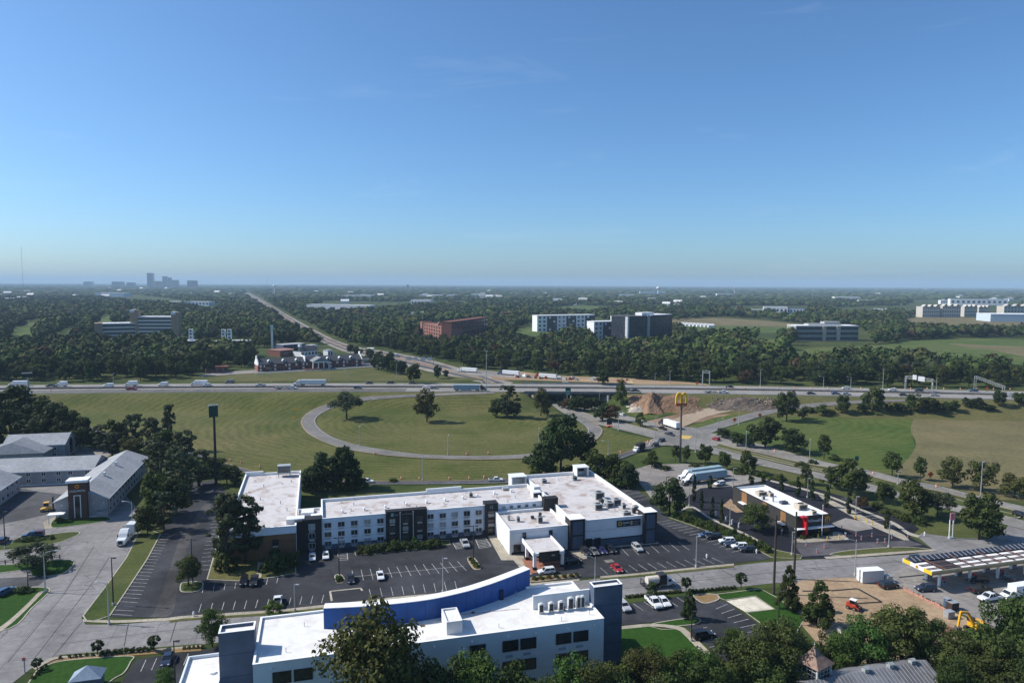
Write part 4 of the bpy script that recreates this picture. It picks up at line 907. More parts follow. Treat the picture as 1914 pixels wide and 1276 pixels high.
# lift head, equipment screen, condensers, drains
lh = shell(ho, -37.2, -34.2, -3.1, 2.5, 14.6, .3, WHT, 'lift_head', .25); b = MB(); b.box(-37.25, -37.2, -2.5, 2, 12.4, 13.8); b.obj('panel_joint', COP, lh)
b = MB(); b.box(-18.5, -6.3, 2.4, 2.65, 12.1, 15.0); sc_ = b.obj('equipment_screen', WHTB, ho); b = MB(); b.box(-18.55, -6.25, 2.35, 2.7, 15.0, 15.1); b.obj('coping', COP, sc_)
COND = M('condenser_white', (.62, .62, .60), .1, 2.0, .5)
for x, w, h in ((-17.9, 1.0, 1.75), (-15.8, 1.0, 1.75), (-13.7, 1.0, 1.75), (-11.7, 1.1, 2.3), (-9.9, .85, 2.3), (-9.0, .85, 2.3)):
    b = MB(); b.box(x, x + w, .2, 1.0, 12.4, 12.4 + h); b.box(x, x + w, .3, .5, 12.12, 12.4); o = b.obj('condenser', COND, ho, bevel=.03)
    b = MB(); b.box(x + .12, x + w - .12, .16, .2, 12.6, 12.25 + h); b.obj('condenser_grille', UNITD, o)
    b = MB(); b.cyl((x + w / 2, .6, 12.4 + h), (x + w / 2, .6, 12.55 + h), .32, n=10); b.obj('condenser_fan', COND, o)
for k in range(14): b = MB(); x = -18 + R_.uniform(0, 10.5); b.bar((x, R_.uniform(.2, 2.1), 12.25), (x + R_.uniform(.5, 1.6), R_.uniform(.2, 2.1), 12.25), .14); b.obj('refrigerant_pipe', UNITD if k % 2 else UNITM, ho)
for (x, y) in ((-59.8, -1.5), (-59.5, .9), (-41, 1.6), (-30.5, 4.3)):
    b = MB(); b.cyl((x, y, 12.15), (x, y, 12.3), .38, n=10); b.obj('roof_drain', M('rust', (.16, .08, .04)), ho)
for (x, y) in ((-63, 7.2), (-66, -1.8), (-27, -2.9), (-14.5, -3.6), (-8.2, -2.4), (-20, 9.8), (-57.5, 8.5)):
    pipe(ho, x, y, 12.15, .7, .06)
b = MB()
for (p, q) in (((-60, -1.5), (-52, -2.0)), ((-59.5, .9), (-49, 2.2)), ((-33.5, 4.2), (-21, 3.6))): b.bar((*p, 12.18), (*q, 12.18), .18, .04)
tag(b.obj('stain_seam', M('rust_stain', (.42, .33, .28)), ho), None, kind='stuff')
# guest room windows
for (za, zb, kind) in ((z2_ := [(680, 825, 1180, 1270), (850, 995, 1155, 1245)], None, 2), ([(765, 885, 935, 1012), (907, 1027, 912, 988), (1190, 1305, 880, 950), (1328, 1440, 858, 930), (505, 625, 968, 1030)], None, 3)):
    ox = 350 if kind == 2 else 760
    for (x0, x1, y0, y1) in za:
        u0, zt = fh.front(ox + x0 / 4.2533, 976 + (y0 + 8) / 4.2533, -5.3); u1, zb_ = fh.front(ox + x1 / 4.2533, 976 + (y1 - 8) / 4.2533, -5.3)
        for dz in (0, -4.1, -8.2):
            w = window(ho, u0, u1, 8.6 + dz, 10.6 + dz, -5.3, GLS, BLK, 1, False, .1, .07)
        b = MB(); b.box(u0 + .5, u1 - 1.0, -5.36, -5.29, 7.3, 7.8); b.obj('vent_grille', M('grille_grey', (.32, .36, .45)), ho)
for x in (-68.5, -52, -46, -40, -33, -26, -20.5, -14, -8.5):
    b = MB(); b.box(x, x + .3, -5.45, -5.29, 11.4, 11.6); b.cyl((x + .15, -5.45, 11.5), (x + .15, -5.75, 11.4), .12, n=6); b.obj('floodlight', COP, ho)
# small roofed entrance sign at the corner
fs = Fr(PZ(165, 1285, 0)); t = thing('entrance_shelter', 'small pale blue pyramid-roofed shelter at the corner lawn edge', 'shelter', fs.w(0, 0), G15)
b = MB(); b.add([(-2.8, -2, 2.6), (2.8, -2, 2.6), (2.8, 2, 2.6), (-2.8, 2, 2.6), (0, 0, 4.6)], [(0, 1, 4), (1, 2, 4), (2, 3, 4), (3, 0, 4), (3, 2, 1, 0)]); b.obj('roof', M('pale_metal_roof', (.24, .3, .37)), t)
b = MB(); b.box(-2.4, 2.4, -1.6, 1.6, 0, 2.6); b.obj('wall', DKB, t)

# ------------------------------------------------------------------ fast-food restaurant
fq = Fr(PZ(1485.7, 1003, 0)); re = thing('restaurant', 'dark clad fast-food restaurant with white flat roof and red blade sign', 'restaurant', fq.w(0, 0), G15)
DGR = striped('dark_cladding', (.045, .043, .04), (.038, .036, .034), .6, 2); 
flatblock(re, (0, 12.9, 0, 34.0), 6.2, .7, DGR, roofing('restaurant_membrane', (.86, .86, .84), (.7, .66, .6), .2), .35, BLK)
for b_ in list(bpy.data.objects):
    if b_.name.startswith('parapet') and b_.parent == re: b_.data.materials[0] = COP
b = MB()
for (y0, y1) in ((4.6, 7.2), (25.5, 28.5)): b.box(-.09, .005, y0, y1, 2.6, 6.1)
b.box(-.09, .005, 14.5, 16.6, 4.4, 6.1); b.obj('wood_panel', WOOD, re)
b = MB(); b.box(10.6, 12.7, -.09, .005, .3, 6.1); b.obj('wood_panel', WOOD, re)
for y0 in (4.2, 25.2): b = MB(); b.box(-1.5, -.1, y0, y0 + 3.4, 2.35, 2.6); b.obj('window_awning', COP, re)
for y0 in (5.0, 26.2): b = MB(); b.box(-.12, -.005, y0, y0 + 1.6, .9, 2.2); b.obj('drive_window', GLS, re)
b = MB(); b.box(-.3, 13.2, -1.6, -.05, 2.6, 2.85); b.obj('front_awning', COP, re)
for x0, x1 in ((.4, 2.2), (3.4, 5.2), (5.6, 7.4), (7.8, 9.6)): window(re, x0, x1, .5, 2.5, 0, GLS, BLK, 0)
for y0, y1 in ((.4, 1.8), (2.0, 3.6)): b = MB(); b.box(-.12, -.005, y0, y1, .5, 2.5); b.obj('side_window', GLS, re)
REDM = paint('signal_red', (.55, .012, .02)); b = MB(); b.box(2.45, 3.1, -1.9, -.02, .3, 6.7); b.box(1.3, 2.46, -1.7, -.3, 6.25, 6.7); b.obj('red_blade', REDM, re)
lettering(re, "McDonald's", (4.2, -.08, 4.3), 1.15, SW_, ext=.06)
ARCH = paint('arch_yellow', (.95, .56, .02), .4)
def arches(b, x, z, w, h, y, th, d):
    """two golden arches side by side"""
    for k in (0, 1):
        c = x + w * (.25 + .5 * k); pr = None
        for i in range(21):
            a = math.pi * i / 20; q = (c - math.cos(a) * w * .25, y, z + h * (math.sin(a) ** .62))
            if pr: b.bar(pr, q, d, th)
            pr = q
b = MB(); arches(b, 10.9, 4.2, 1.6, 1.3, -.14, .22, .08); b.obj('arches_emblem', ARCH, re)
for (x, y, w, d, h, mm) in ((3.2, 23.5, 3.4, 2.2, 1.5, 'unit_tan'), (2.2, 19.8, 1.0, 1.0, 1.3, None), (6.6, 22.0, 1.6, 1.4, 1.3, 'unit_tan'), (5.2, 13.8, 2.6, 1.6, .9, 'unit_blue'), (6.6, 7.0, 3.4, 2.8, 1.9, 'unit_tan'), (8.2, 2.6, 1.7, 1.6, 1.2, 'unit_tan'), (4.2, 17.2, .6, .6, 1.4, None), (8.6, 25.5, 1.0, .8, .9, None)):
    rooftop_unit(re, x, y, 5.5, w, d, h, M(mm, (.48, .42, .34) if mm == 'unit_tan' else (.10, .12, .17), .15, 2) if mm else None)
# ------------------------------------------------------------------ the grey gabled motel on the left
fl = Fr(PZ(201.7, 964, 0)); GRY = striped('grey_siding', (.30, .30, .315), (.26, .26, .275), .22, 2, .12); SHIN = M('shingle_grey', (.33, .34, .355), .18, .9, .9, big=.25)
SHIN2 = M('shingle_dark', (.22, .24, .26), .18, .9, .9, big=.25); TRIM = M('white_trim', (.68, .68, .68), .05, 2)
def gabled(name, label, fr, rect, he, hr, ax, wins=(), wl=(), shin=SHIN, wallm=None, grp=None, base=True):
    x0, x1, y0, y1 = rect; t = thing(name, label, 'motel', fr.w(0, 0), fr.a, grp)
    b = MB(); b.add([(x0, y0, 0), (x1, y0, 0), (x1, y1, 0), (x0, y1, 0), (x0, y0, he), (x1, y0, he), (x1, y1, he), (x0, y1, he)], [(0, 1, 5, 4), (1, 2, 6, 5), (2, 3, 7, 6), (3, 0, 4, 7)])
    if ax == 'x':
        ym = (y0 + y1) / 2; b.add([(x0, y0, he), (x0, y1, he), (x0, ym, hr), (x1, y0, he), (x1, y1, he), (x1, ym, hr)], [(0, 2, 1), (3, 4, 5)])
    else:
        xm = (x0 + x1) / 2; b.add([(x0, y0, he), (x1, y0, he), (xm, y0, hr), (x0, y1, he), (x1, y1, he), (xm, y1, hr)], [(0, 1, 2), (3, 5, 4)])
    b.obj('wall', wallm or GRY, t)
    b = MB(); b.gable(x0, x1, y0, y1, he, hr, .5, .25, ax); b.obj('roof', shin, t)
    b = MB()
    if ax == 'x': b.box(x0 - .55, x1 + .55, y0 - .6, y0 - .51, he - .35, he + .02); b.box(x0 - .55, x1 + .55, y1 + .51, y1 + .6, he - .35, he + .02)
    else: b.box(x1 + .51, x1 + .6, y0 - .55, y1 + .55, he - .35, he + .02); b.box(x0 - .6, x0 - .51, y0 - .55, y1 + .55, he - .35, he + .02)
    b.obj('gutter', TRIM, t)
    if base:
        b = MB(); b.box(x0 - .05, x1 + .05, y0 - .06, y0 + .01, 0, .5); b.obj('base_board', TRIM, t)
    for (x, z, w, h) in wins: window(t, x - w / 2, x + w / 2, z, z + h, y0, GLS2 if int(x) % 3 else GLS, TRIM, 1, True, .1, .12)
    for (y, z, w, h) in wl:
        b = MB(); b.box(x1 + .002, x1 + .1, y - w / 2 - .12, y + w / 2 + .12, z - .12, z + h + .12); o = b.obj('window', TRIM, t)
        b = MB(); b.box(x1 + .09, x1 + .12, y - w / 2, y + w / 2, z, z + h); b.obj('pane', GLS, o)
    return t
lq = gabled('grey_motel', 'grey gabled motel wing with a brown brick sign tower on its end', fl, (-15.2, 0, 0, 57.5), 6.0, 9.4, 'y', [], [(y, z, 1.5, 1.3) for y in range(3, 56, 4) for z in (1.2, 3.9)])
for y in (20, 35): b = MB(); b.box(-6.4, -5.7, y, y + .9, 9.0, 10.0); b.obj('roof_vent', COP, lq)
BRN = bricks('brown_brick', (.085, .04, .028), (.11, .055, .04), (.09, .07, .06))
b = MB(); b.box(-11.0, -5.6, -1.4, 2.2, 0, 12.4); st = b.obj('sign_tower', BRN, lq)
b = MB(); b.box(-11.5, -5.1, -1.9, 2.7, 12.4, 13.2); b.obj('tower_cap', COP, st)
b = MB(); b.box(-9.4, -9.15, -1.5, -1.39, .6, 8.2); b.box(-7.6, -7.35, -1.5, -1.39, .6, 8.2); b.box(-9.15, -7.6, -1.5, -1.39, 7.95, 8.2); b.obj('window_trim', TRIM, st)
b = MB(); b.box(-9.15, -7.6, -1.45, -1.38, .6, 7.95); b.obj('stair_window', GLS, st)
lettering(st, 'LAQUINTA', (-8.3, -1.45, 9.3), .95, SW_, align='CENTER')
b = MB()
for k in range(10):
    a = 2 * math.pi * k / 10; b.cyl((-8.3 + math.cos(a) * .45, -1.44, 11.1 + math.sin(a) * .45), (-8.3 + math.cos(a) * .45, -1.5, 11.1 + math.sin(a) * .45), .26, n=8)
b.obj('sun_emblem', M('emblem_orange', (.7, .28, .03)), st); b = MB(); b.cyl((-8.3, -1.4, 11.1), (-8.3, -1.52, 11.1), .3, n=10); b.obj('emblem_core', BLK, st)
b = MB(); b.box(-16.5, -11.8, -4, -1.2, 2.7, 2.95); b.box(-16.2, -16.0, -3.8, -3.6, 0, 2.7); b.box(-14.3, -14.1, -1.3, -1.1, 0, 2.7); b.obj('porch_roof', COP, lq)
b = MB(); b.box(-2.9, .4, -1.4, -1.3, .3, 2.2); b.box(-2.9, -2.8, -1.3, 0, .3, 2.2); b.box(.3, .4, -1.3, 0, .3, 2.2); b.obj('utility_screen', GRY, lq)
for x in (-13.5, -4.2, -1.2): b = MB(); b.box(x, x + .25, -.25, 0, 4.6, 4.9); b.obj('floodlight', COP, lq)
f2 = Fr(PZ(38, 908.5, 0), math.radians(11.0))
gabled('grey_motel', 'grey motel wing closing the back of the left courtyard', f2, (-22, 25.5, 0, 16), 5.6, 9.2, 'x', [(x, z, 1.5, 1.3) for x in (3, 8.2, 13.4, 17.5, 23.5) for z in (1.3, 3.8)])
gabled('grey_motel', 'grey motel wing cut by the left picture edge beside the courtyard', Fr(PZ(38, 918, 0)), (-14, 0, -45, 0), 5.6, 9.0, 'y', [], [(y, z, 1.4, 1.3) for y in range(-43, -2, 4) for z in (1.2, 3.8)])
f4 = Fr(PZ(122, 856, 0), math.radians(13.5))
gb = gabled('grey_motel', 'rearmost grey gabled motel block with an arched end window', f4, (-24, 0, 0, 14), 6.4, 10.2, 'x', [(x, z, 1.4, 1.3) for x in (-4, -8) for z in (1.3, 3.9)])
b = MB(); b.box(.01, .12, 4.6, 9.4, 1.0, 6.2)
b.cyl((.01, 7, 6.2), (.12, 7, 6.2), 2.4, n=20); o = b.obj('arched_window', TRIM, gb); b = MB(); b.box(.1, .16, 5.0, 9.0, 1.2, 6.2); b.cyl((.1, 7, 6.2), (.16, 7, 6.2), 2.0, n=20); b.obj('pane', GLS, o)
f5 = Fr(PZ(82, 868, 0), math.radians(13.0))
t = thing('motel_hall', 'hip-roofed grey hall between the two left motel wings', 'motel', f5.w(0, 0), f5.a)
b = MB(); b.box(-26, 0, 0, 14, 0, 5.2); b.obj('wall', GRY, t)
b = MB(); b.add([(-26.6, -.6, 5.2), (.6, -.6, 5.2), (.6, 14.6, 5.2), (-26.6, 14.6, 5.2), (-13, 3, 9.4), (-13, 14.6, 9.4)], [(0, 1, 4), (1, 2, 5, 4), (3, 0, 4, 5), (2, 3, 5)]); b.obj('roof', SHIN2, t)

# ------------------------------------------------------------------ filling station canopy
fg = Fr(PZ(1741.7, 1074.5, 4.6)); gs = thing('fuel_canopy', 'yellow and white edged fuel station canopy with solar panels on top', 'canopy', fg.w(0, 0), G15)
CH = 4.6
b = MB(); b.box(0, 46, 0, 9.0, CH, CH + .25); b.obj('soffit', COP, gs); b = MB(); b.box(.02, 45.9, .02, 8.95, CH + .25, CH + .262); b.obj('roof_deck', M('deck_dark', (.05, .045, .05), .3, 1), gs)
YF = paint('fascia_yellow', (.80, .52, .03), .4); TF = M('fascia_tan', (.33, .24, .12), .1)
b = MB(); b.box(-.12, 46, -.12, .0, CH - .05, CH + .55); b.obj('front_fascia', TF, gs); b = MB(); b.box(-.12, 46, -.125, .0, CH + .55, CH + 1.05); b.obj('front_fascia_trim', M('fascia_beige', (.5, .42, .28)), gs)
for y0, y1, mm in ((0.001, 2.4, YF), (2.4, 6.6, COP), (6.6, 9.0, YF)): b = MB(); b.box(-.13, -.005, y0, y1, CH - .05, CH + .95); b.obj('side_fascia', mm, gs)
b = MB(); b.box(-.13, 46, 9.0, 9.15, CH - .05, CH + .95); b.obj('back_fascia', COP, gs)
b = MB()
for k in range(9):
    a = math.pi * (k + .5) / 9; b.add([(-.17, 4.5 - .12, CH + .1), (-.17, 4.5 + .12, CH + .1), (-.17, 4.5 + math.cos(a - .15) * .5, CH + .2 + math.sin(a - .15) * .62), (-.17, 4.5 + math.cos(a + .15) * .5, CH + .2 + math.sin(a + .15) * .62)], [(0, 1, 2, 3), (3, 2, 1, 0)])
b.obj('shell_emblem', paint('emblem_gold', (.8, .4, .02)), gs)
SOL = M('solar_cell', (.03, .035, .05), .2, 3, .25); ALU = M('alu_frame', (.5, .52, .55), .1, 3, .4, .6)
rack = MB()
for x in (4.8, 14, 23.2, 32.4, 41.6): rack.box(x, x + .25, .4, 8.7, CH + .75, CH + .95)
for y in (2.2, 4.6): rack.box(.6, 45.5, y, y + .18, CH + .55, CH + .75)
rack = rack.obj('panel_rack', M('rack_rust', (.13, .06, .045), .2), gs)
pm = MB(); pm.add([(0, 0, 0), (1.45, 0, 0), (1.45, 1.9, .55), (0, 1.9, .55), (0, 0, -.06), (1.45, 0, -.06), (1.45, 1.9, .49), (0, 1.9, .49)], [(0, 1, 2, 3), (7, 6, 5, 4), (0, 4, 5, 1), (1, 5, 6, 2), (2, 6, 7, 3), (3, 7, 4, 0)]); pm = pm.mesh('solar_panel', SOL)
for k in range(29): o = link('solar_panel', pm, gs); o.location = (.7 + k * 1.55, 7.0, CH + .6)
b = MB()
for k in range(30): b.bar((.62 + k * 1.55, 7.0, CH + .62), (.62 + k * 1.55, 8.9, CH + 1.19), .1, .06)
b.obj('panel_edge', ALU, gs)
wp = MB().box(0, 8.2, 0, 1.75, 0, .06).mesh('roof_sheet', M('roof_sheet_white', (.74, .73, .72), .1, .8))
for k in range(5):
    for j, y in enumerate((.3, 2.5, 4.9)): o = link('roof_sheet', wp, gs); o.location = (-3.2 + 9.2 * k + 5.4 if k else .8, y, CH + .28); o.scale = (1 if k else .5, 1, 1)
for x in (5, 15, 24.5, 34, 43):
    for y in (2.2, 6.2): b = MB(); b.box(x, x + .5, y, y + .6, 0, CH); b.obj('column', COP, gs)
PUMP = M('pump_body', (.3, .3, .32), .2, 2)
for x in (5.6, 15.6, 25.1, 34.6):
    for y in (2.3, 6.3):
        t = thing('fuel_pump', 'fuel pump with red topper standing under the yellow canopy', 'fuel pump', fg.w(x + .3, y), G15, 'fuel pumps under the canopy')
        b = MB(); b.box(0, .9, -.3, .3, 0, 1.9); b.obj('pump_body', PUMP, t, bevel=.03); b = MB(); b.box(.02, .88, -.33, .33, 1.9, 2.4); b.obj('topper', REDM, t); b = MB(); b.box(.15, .75, -.33, -.31, 1.0, 1.6); b.obj('screen', UNITD, t)
        b = MB(); pts = [(-.05, 0, 1.6), (-.35, -.1, 1.2), (-.35, -.1, .6), (-.05, 0, .8)]
        for p, q in zip(pts[:-1], pts[1:]): b.cyl(p, q, .04, n=6)
        b.obj('hose', UNITD, t)

# ------------------------------------------------------------------ old farm building with a cupola tower at the lower right
fb = Fr((0, 0), math.radians(15.5)); RUST = striped('rusty_metal_roof', (.20, .15, .125), (.26, .235, .215), .7, 0, .8); 
A_, B_ = PZ(1588, 1258, 8.5), PZ(1727, 1233, 8.5); fb = Fr(A_, math.atan2(B_[1] - A_[1], B_[0] - A_[0])); Lb = float(np.hypot(*(B_ - A_)[:2]))
t = thing('old_barn', 'old barn with a rusty standing-seam metal roof among the lower right trees', 'barn', fb.w(0, 0), fb.a)
b = MB(); b.gable(-9, Lb, -7, 7, 4.6, 8.5, .5, .15, 'x'); b.obj('roof', M('weathered_tin', (.23, .235, .25), .25, .7, .6, .3, big=.5), t)
b = MB()
for x in np.arange(-9, Lb, .8): b.bar((x, -7.5, 4.64), (x, 0, 8.56), .06, .08)
tag(b.obj('roof_seam', M('seam_tin', (.3, .28, .27)), t), None, kind='stuff')
b = MB(); b.box(-9, Lb, -7, 7, 0, 4.6); b.obj('wall', M('old_timber', (.2, .18, .16), .2), t)
for x in (3, 8.5, 13.5): b = MB(); b.box(x, x + .9, -.4, .4, 8.3, 9.0); b.gable(x, x + .9, -.4, .4, 9.0, 9.3, .1, .05, 'x'); b.obj('roof_vent', UNITM, t)
fc = Fr(PZ(1521, 1310, 0), math.radians(30)); cb = PZ(1521, 1246, 9.0); fc = Fr(cb, math.radians(33)); cb[2] = 1.2
t = thing('lookout_tower', 'square white timber tower with a rusty pyramid roof and open windows', 'tower', fc.w(0, 0, 1.2), fc.a)
b = MB(); b.add([(-2.5, -2.5, 8.9), (2.5, -2.5, 8.9), (2.5, 2.5, 8.9), (-2.5, 2.5, 8.9), (-.9, -.9, 10.4), (.9, -.9, 10.4), (.9, .9, 10.4), (-.9, .9, 10.4), (0, 0, 11.9)], [(0, 1, 5, 4), (1, 2, 6, 5), (2, 3, 7, 6), (3, 0, 4, 7), (4, 5, 8), (5, 6, 8), (6, 7, 8), (7, 4, 8), (3, 2, 1, 0)]); b.obj('roof', M('rust_roof', (.26, .17, .13), .3, 1.2, .8, big=.3), t)
b = MB(); b.cyl((0, 0, 11.7), (0, 0, 12.6), .06, n=6); b.sphere((0, 0, 12.1), .14); b.obj('finial', UNITM, t)
OW = M('old_white_paint', (.5, .5, .48), .25, 1.5); b = MB(); b.box(-2, 2, -2, 2, -1.2, 6.4); b.obj('wall', OW, t)
for sx in (-2, 2):
    for sy in (-2, 2): b = MB(); b.box(sx - .15, sx + .15, sy - .15, sy + .15, 6.4, 8.9); b.obj('post', OW, t)
for k in range(4):
    a = k * math.pi / 2; f = lambda x, y, z: (x * math.cos(a) - y * math.sin(a), x * math.sin(a) + y * math.cos(a), z)
    b = MB()
    for z in (6.5, 7.3, 8.1, 8.8): b.bar(f(-1.9, -2, z), f(1.9, -2, z), .08)
    for x in (-1, 0, 1): b.bar(f(x, -2, 6.4), f(x, -2, 8.9), .08)
    o = b.obj('window_lattice', OW, t); b = MB(); b.quad(f(-1.85, -1.9, 6.4), f(1.85, -1.9, 6.4), f(1.85, -1.9, 8.85), f(-1.85, -1.9, 8.85)); b.obj('pane', GLS, o)
# ------------------------------------------------------------------ buildings beyond the highway
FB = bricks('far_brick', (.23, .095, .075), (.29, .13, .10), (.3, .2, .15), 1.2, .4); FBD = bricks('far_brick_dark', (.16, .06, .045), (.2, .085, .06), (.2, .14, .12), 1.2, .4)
FW_ = M('far_white', (.74, .74, .73), .05, .3); FGL = glass('far_glass', (.03, .04, .055), .15); FDK = M('far_charcoal', (.06, .062, .07), .1, .3); FBE = M('far_beige', (.48, .40, .32), .1, .3); FGY = M('far_grey', (.36, .36, .36), .1, .3); FRF = M('far_roof_pale', (.66, .65, .63), .08, .2); FTN = M('far_tan', (.34, .23, .15), .1, .3)
_pane = MB().add([(-.5, 0, -.5), (.5, 0, -.5), (.5, 0, .5), (-.5, 0, .5), (-.5, -.12, -.5), (.5, -.12, -.5), (.5, -.12, .5), (-.5, -.12, .5)], [(4, 5, 6, 7), (0, 4, 7, 3), (1, 2, 6, 5), (3, 7, 6, 2), (0, 1, 5, 4)])
PANE = _pane.mesh('window', FGL); PANEW = _pane.mesh('window_trim', FW_)
def win(t, x, z, w, h, y, me=PANE, name='window', ax=0):
    o = link(name, me, t); o.scale = (w, 1, h); o.location = (x, y, z) if not ax else (y, x, z)
    if ax: o.rotation_euler = (0, 0, math.pi / 2)
    return o
def far_frame(xl, yl, xr, yr):
    a, c = W(xl, yl), W(xr, yr); L_ = float(np.hypot(*(c - a)[:2])); return Fr(a, math.atan2(c[1] - a[1], c[0] - a[0])), L_
def farbox(name, label, xl, yl, xr, yr, top, depth, wall=FW_, roof=FRF, rows=0, cols=0, ww=.6, wh=.5, group=None, cat='building', band=None, h=None):
    """a flat-roofed building from its base line and roof line in the photograph"""
    f, L_ = far_frame(xl, yl, xr, yr); h = h or max(3.0, HT(xl, top, f.w(0, 0)))
    t = thing(name, label, cat, f.w(0, 0), f.a, group); b = MB(); b.box(0, L_, 0, depth, 0, h); b.obj('wall', wall, t)
    b = MB(); b.box(-.3, L_ + .3, -.3, depth + .3, h, h + .5); b.obj('roof', roof, t)
    if band is not None:
        for k in range(rows):
            z = h * (k + .5) / rows; b = MB(); b.box(.5, L_ - .5, -.25, -.002, z - h / rows * wh / 2, z + h / rows * wh / 2); b.obj('window_band', band, t)
    else:
        for k in range(rows):
            for j in range(cols): win(t, L_ * (j + .5) / cols, h * (k + .55) / rows, L_ / cols * ww, h / rows * wh, -.002)
    return t, f, L_, h
# beige hospital-like slab with horizontal bands
t, f, L_, h = farbox('office_block', 'broad beige office block with white bands and two brown stair towers', 258, 632, 322, 632, 592, 18, FBE, FW_, 6, 0, band=FDK, wh=.45)
for k in range(6): b = MB(); z = h * (k + .95) / 6; b.box(-.2, L_ + .2, -.9, -.003, z - 1.0, z); b.obj('balcony_band', FW_, t)
for x0, px in ((-9, 579), (L_, 583)):
    hh = HT(262, px, f.w(0, 0)); b = MB(); b.box(x0, x0 + 10, -1.5, 8, 0, hh); o = b.obj('stair_tower', FTN, t); b = MB(); b.box(x0 - .2, x0 + 6, -1.7, 8.2, hh - 3.5, hh + .3); b.obj('tower_cap', FW_, o)
t, f, L_, h = farbox('office_wing', 'low beige wing with dark window bands left of the office block', 192, 634, 257, 632, 605, 22, FBE, FW_, 4, 0, band=FDK, wh=.5)
b = MB(); b.box(-9, 0, -3, 18, 0, h + 1); b.obj('end_tower', FTN, t)
for k in range(4): b = MB(); z = h * (k + .95) / 4; b.box(.2, L_, -.8, -.003, z - .8, z); b.obj('balcony_band', FW_, t)
# brick buildings with white towers
for (xl, xr, lb, tw) in ((322, 374, 'low brick building with one white roof tower left of the brick motel', (352,)), (403, 466, 'low brick building with two white roof towers behind the left wood', (413, 424))):
    t, f, L_, h = farbox('brick_building', lb, xl, 653, xr, 652, 638, 14, FB, FW_, 2, 8)
    for x in tw:
        u = L_ * (x - xl) / (xr - xl); zt = HT(x, 616.5, f.w(0, 0)); b = MB(); b.box(u, u + 4.5, 4, 8.5, 0, zt); o = b.obj('roof_tower', FW_, t)
        for z in (h + 4, h + 8, h + 12): win(o, u + 2.2, z, 2, 2, 3.99)
# two-storey brick motel by the highway
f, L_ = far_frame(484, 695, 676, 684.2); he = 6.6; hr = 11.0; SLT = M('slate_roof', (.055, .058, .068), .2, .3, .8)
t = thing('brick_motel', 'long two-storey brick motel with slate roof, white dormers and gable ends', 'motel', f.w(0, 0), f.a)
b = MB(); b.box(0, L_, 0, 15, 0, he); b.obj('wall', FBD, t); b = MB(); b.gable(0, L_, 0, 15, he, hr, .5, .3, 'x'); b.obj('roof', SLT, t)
for x0, x1 in ((-.9, -.02), (L_ + .02, L_ + .6)): b = MB(); b.add([(x, y, z) for x in (x0, x1) for (y, z) in ((-.6, he - 1), (15.6, he - 1), (15.6, he + .6), (9.5, hr + .6), (9.5, hr + 2.4), (5.5, hr + 2.4), (5.5, hr + .6), (-.6, he + .6))], [tuple(range(7, -1, -1)), tuple(range(8, 16))] + [(i, (i + 1) % 8, 8 + (i + 1) % 8, 8 + i) for i in range(8)]); b.obj('gable_end', FW_, t)
b = MB(); b.box(-.88, -.04, 0, 15, 0, he - 1); b.obj('end_wall', FB, t)
for x in (.41 - .31, .235, .36, .665, .785, .9):
    xc = L_ * x; b = MB(); b.box(xc - 1.5, xc + 1.5, 1.4, 5, he + .6, he + 2.4); o = b.obj('dormer', FW_, t); b = MB(); b.gable(xc - 1.7, xc + 1.7, 1.2, 5.5, he + 2.4, he + 3.4, .1, .12, 'y'); b.obj('dormer_roof', FW_, o); win(o, xc, he + 1.6, 1.2, 1.2, 1.39)
b = MB(); b.box(L_ * .43, L_ * .43 + .8, -.3, 15.3, he, hr + .8); b.obj('fire_wall', FW_, t)
for k in range(30):
    for z in (1.7, 4.9):
        x = L_ * (k + .5) / 30
        if L_ * .46 < x < L_ * .65: continue
        win(t, x, z, L_ / 30 * (.34 if k % 2 else .5), 1.9, -.01, PANEW if (k % 3 == 1 and z > 4) or k % 4 == 0 else PANE)
x0, x1 = L_ * .475, L_ * .64
b = MB(); b.add([(x0, -11, 7.6), (x1, -11, 7.6), ((x0 + x1) / 2, -11, 11.4), (x0, 2, 7.6), (x1, 2, 7.6), ((x0 + x1) / 2, 4, 11.4)], [(0, 1, 2), (1, 4, 5, 2), (3, 0, 2, 5), (0, 3, 4, 1)]); b.obj('porch_roof', M('porch_slate', (.2, .21, .22), .15), t)
b = MB(); b.box(x0, x1, -11.2, -10.9, 6.7, 7.6); b.obj('porch_beam', FW_, t)
for k in range(4): b = MB(); x = x0 + .5 + (x1 - x0 - 1) * k / 3; b.box(x - .4, x + .4, -11.2, -10.4, 0, 6.7); b.obj('porch_column', FW_, t)
fe = thing('terrace_fence', 'long white rail fence between the brick motel and the lawn', 'fence', f.w(-6, -16), f.a)
b = MB(); b.box(0, L_ * .98, 0, .2, .9, 1.15); b.box(0, L_ * .98, 0, .2, .35, .55); b.obj('rail', FW_, fe)
pm_ = MB().box(-.12, .12, -.02, .22, 0, 1.3).mesh('post', FW_)
for k in range(45): o = link('post', pm_, fe); o.location = (L_ * .98 * k / 44, 0, 0)
b = MB(); b.box(L_ * .42, L_ * .60, -9.5, -6, 0, 1.7); tag(b.obj('brick_bin_store', FBD), 'low dark red screen wall before the brick motel porch', 'wall').location = (0, 0, 0); bpy.data.objects['brick_bin_store'].matrix_world = Matrix.Translation(f.w(-2, -4)) @ Matrix.Rotation(f.a, 4, 'Z')
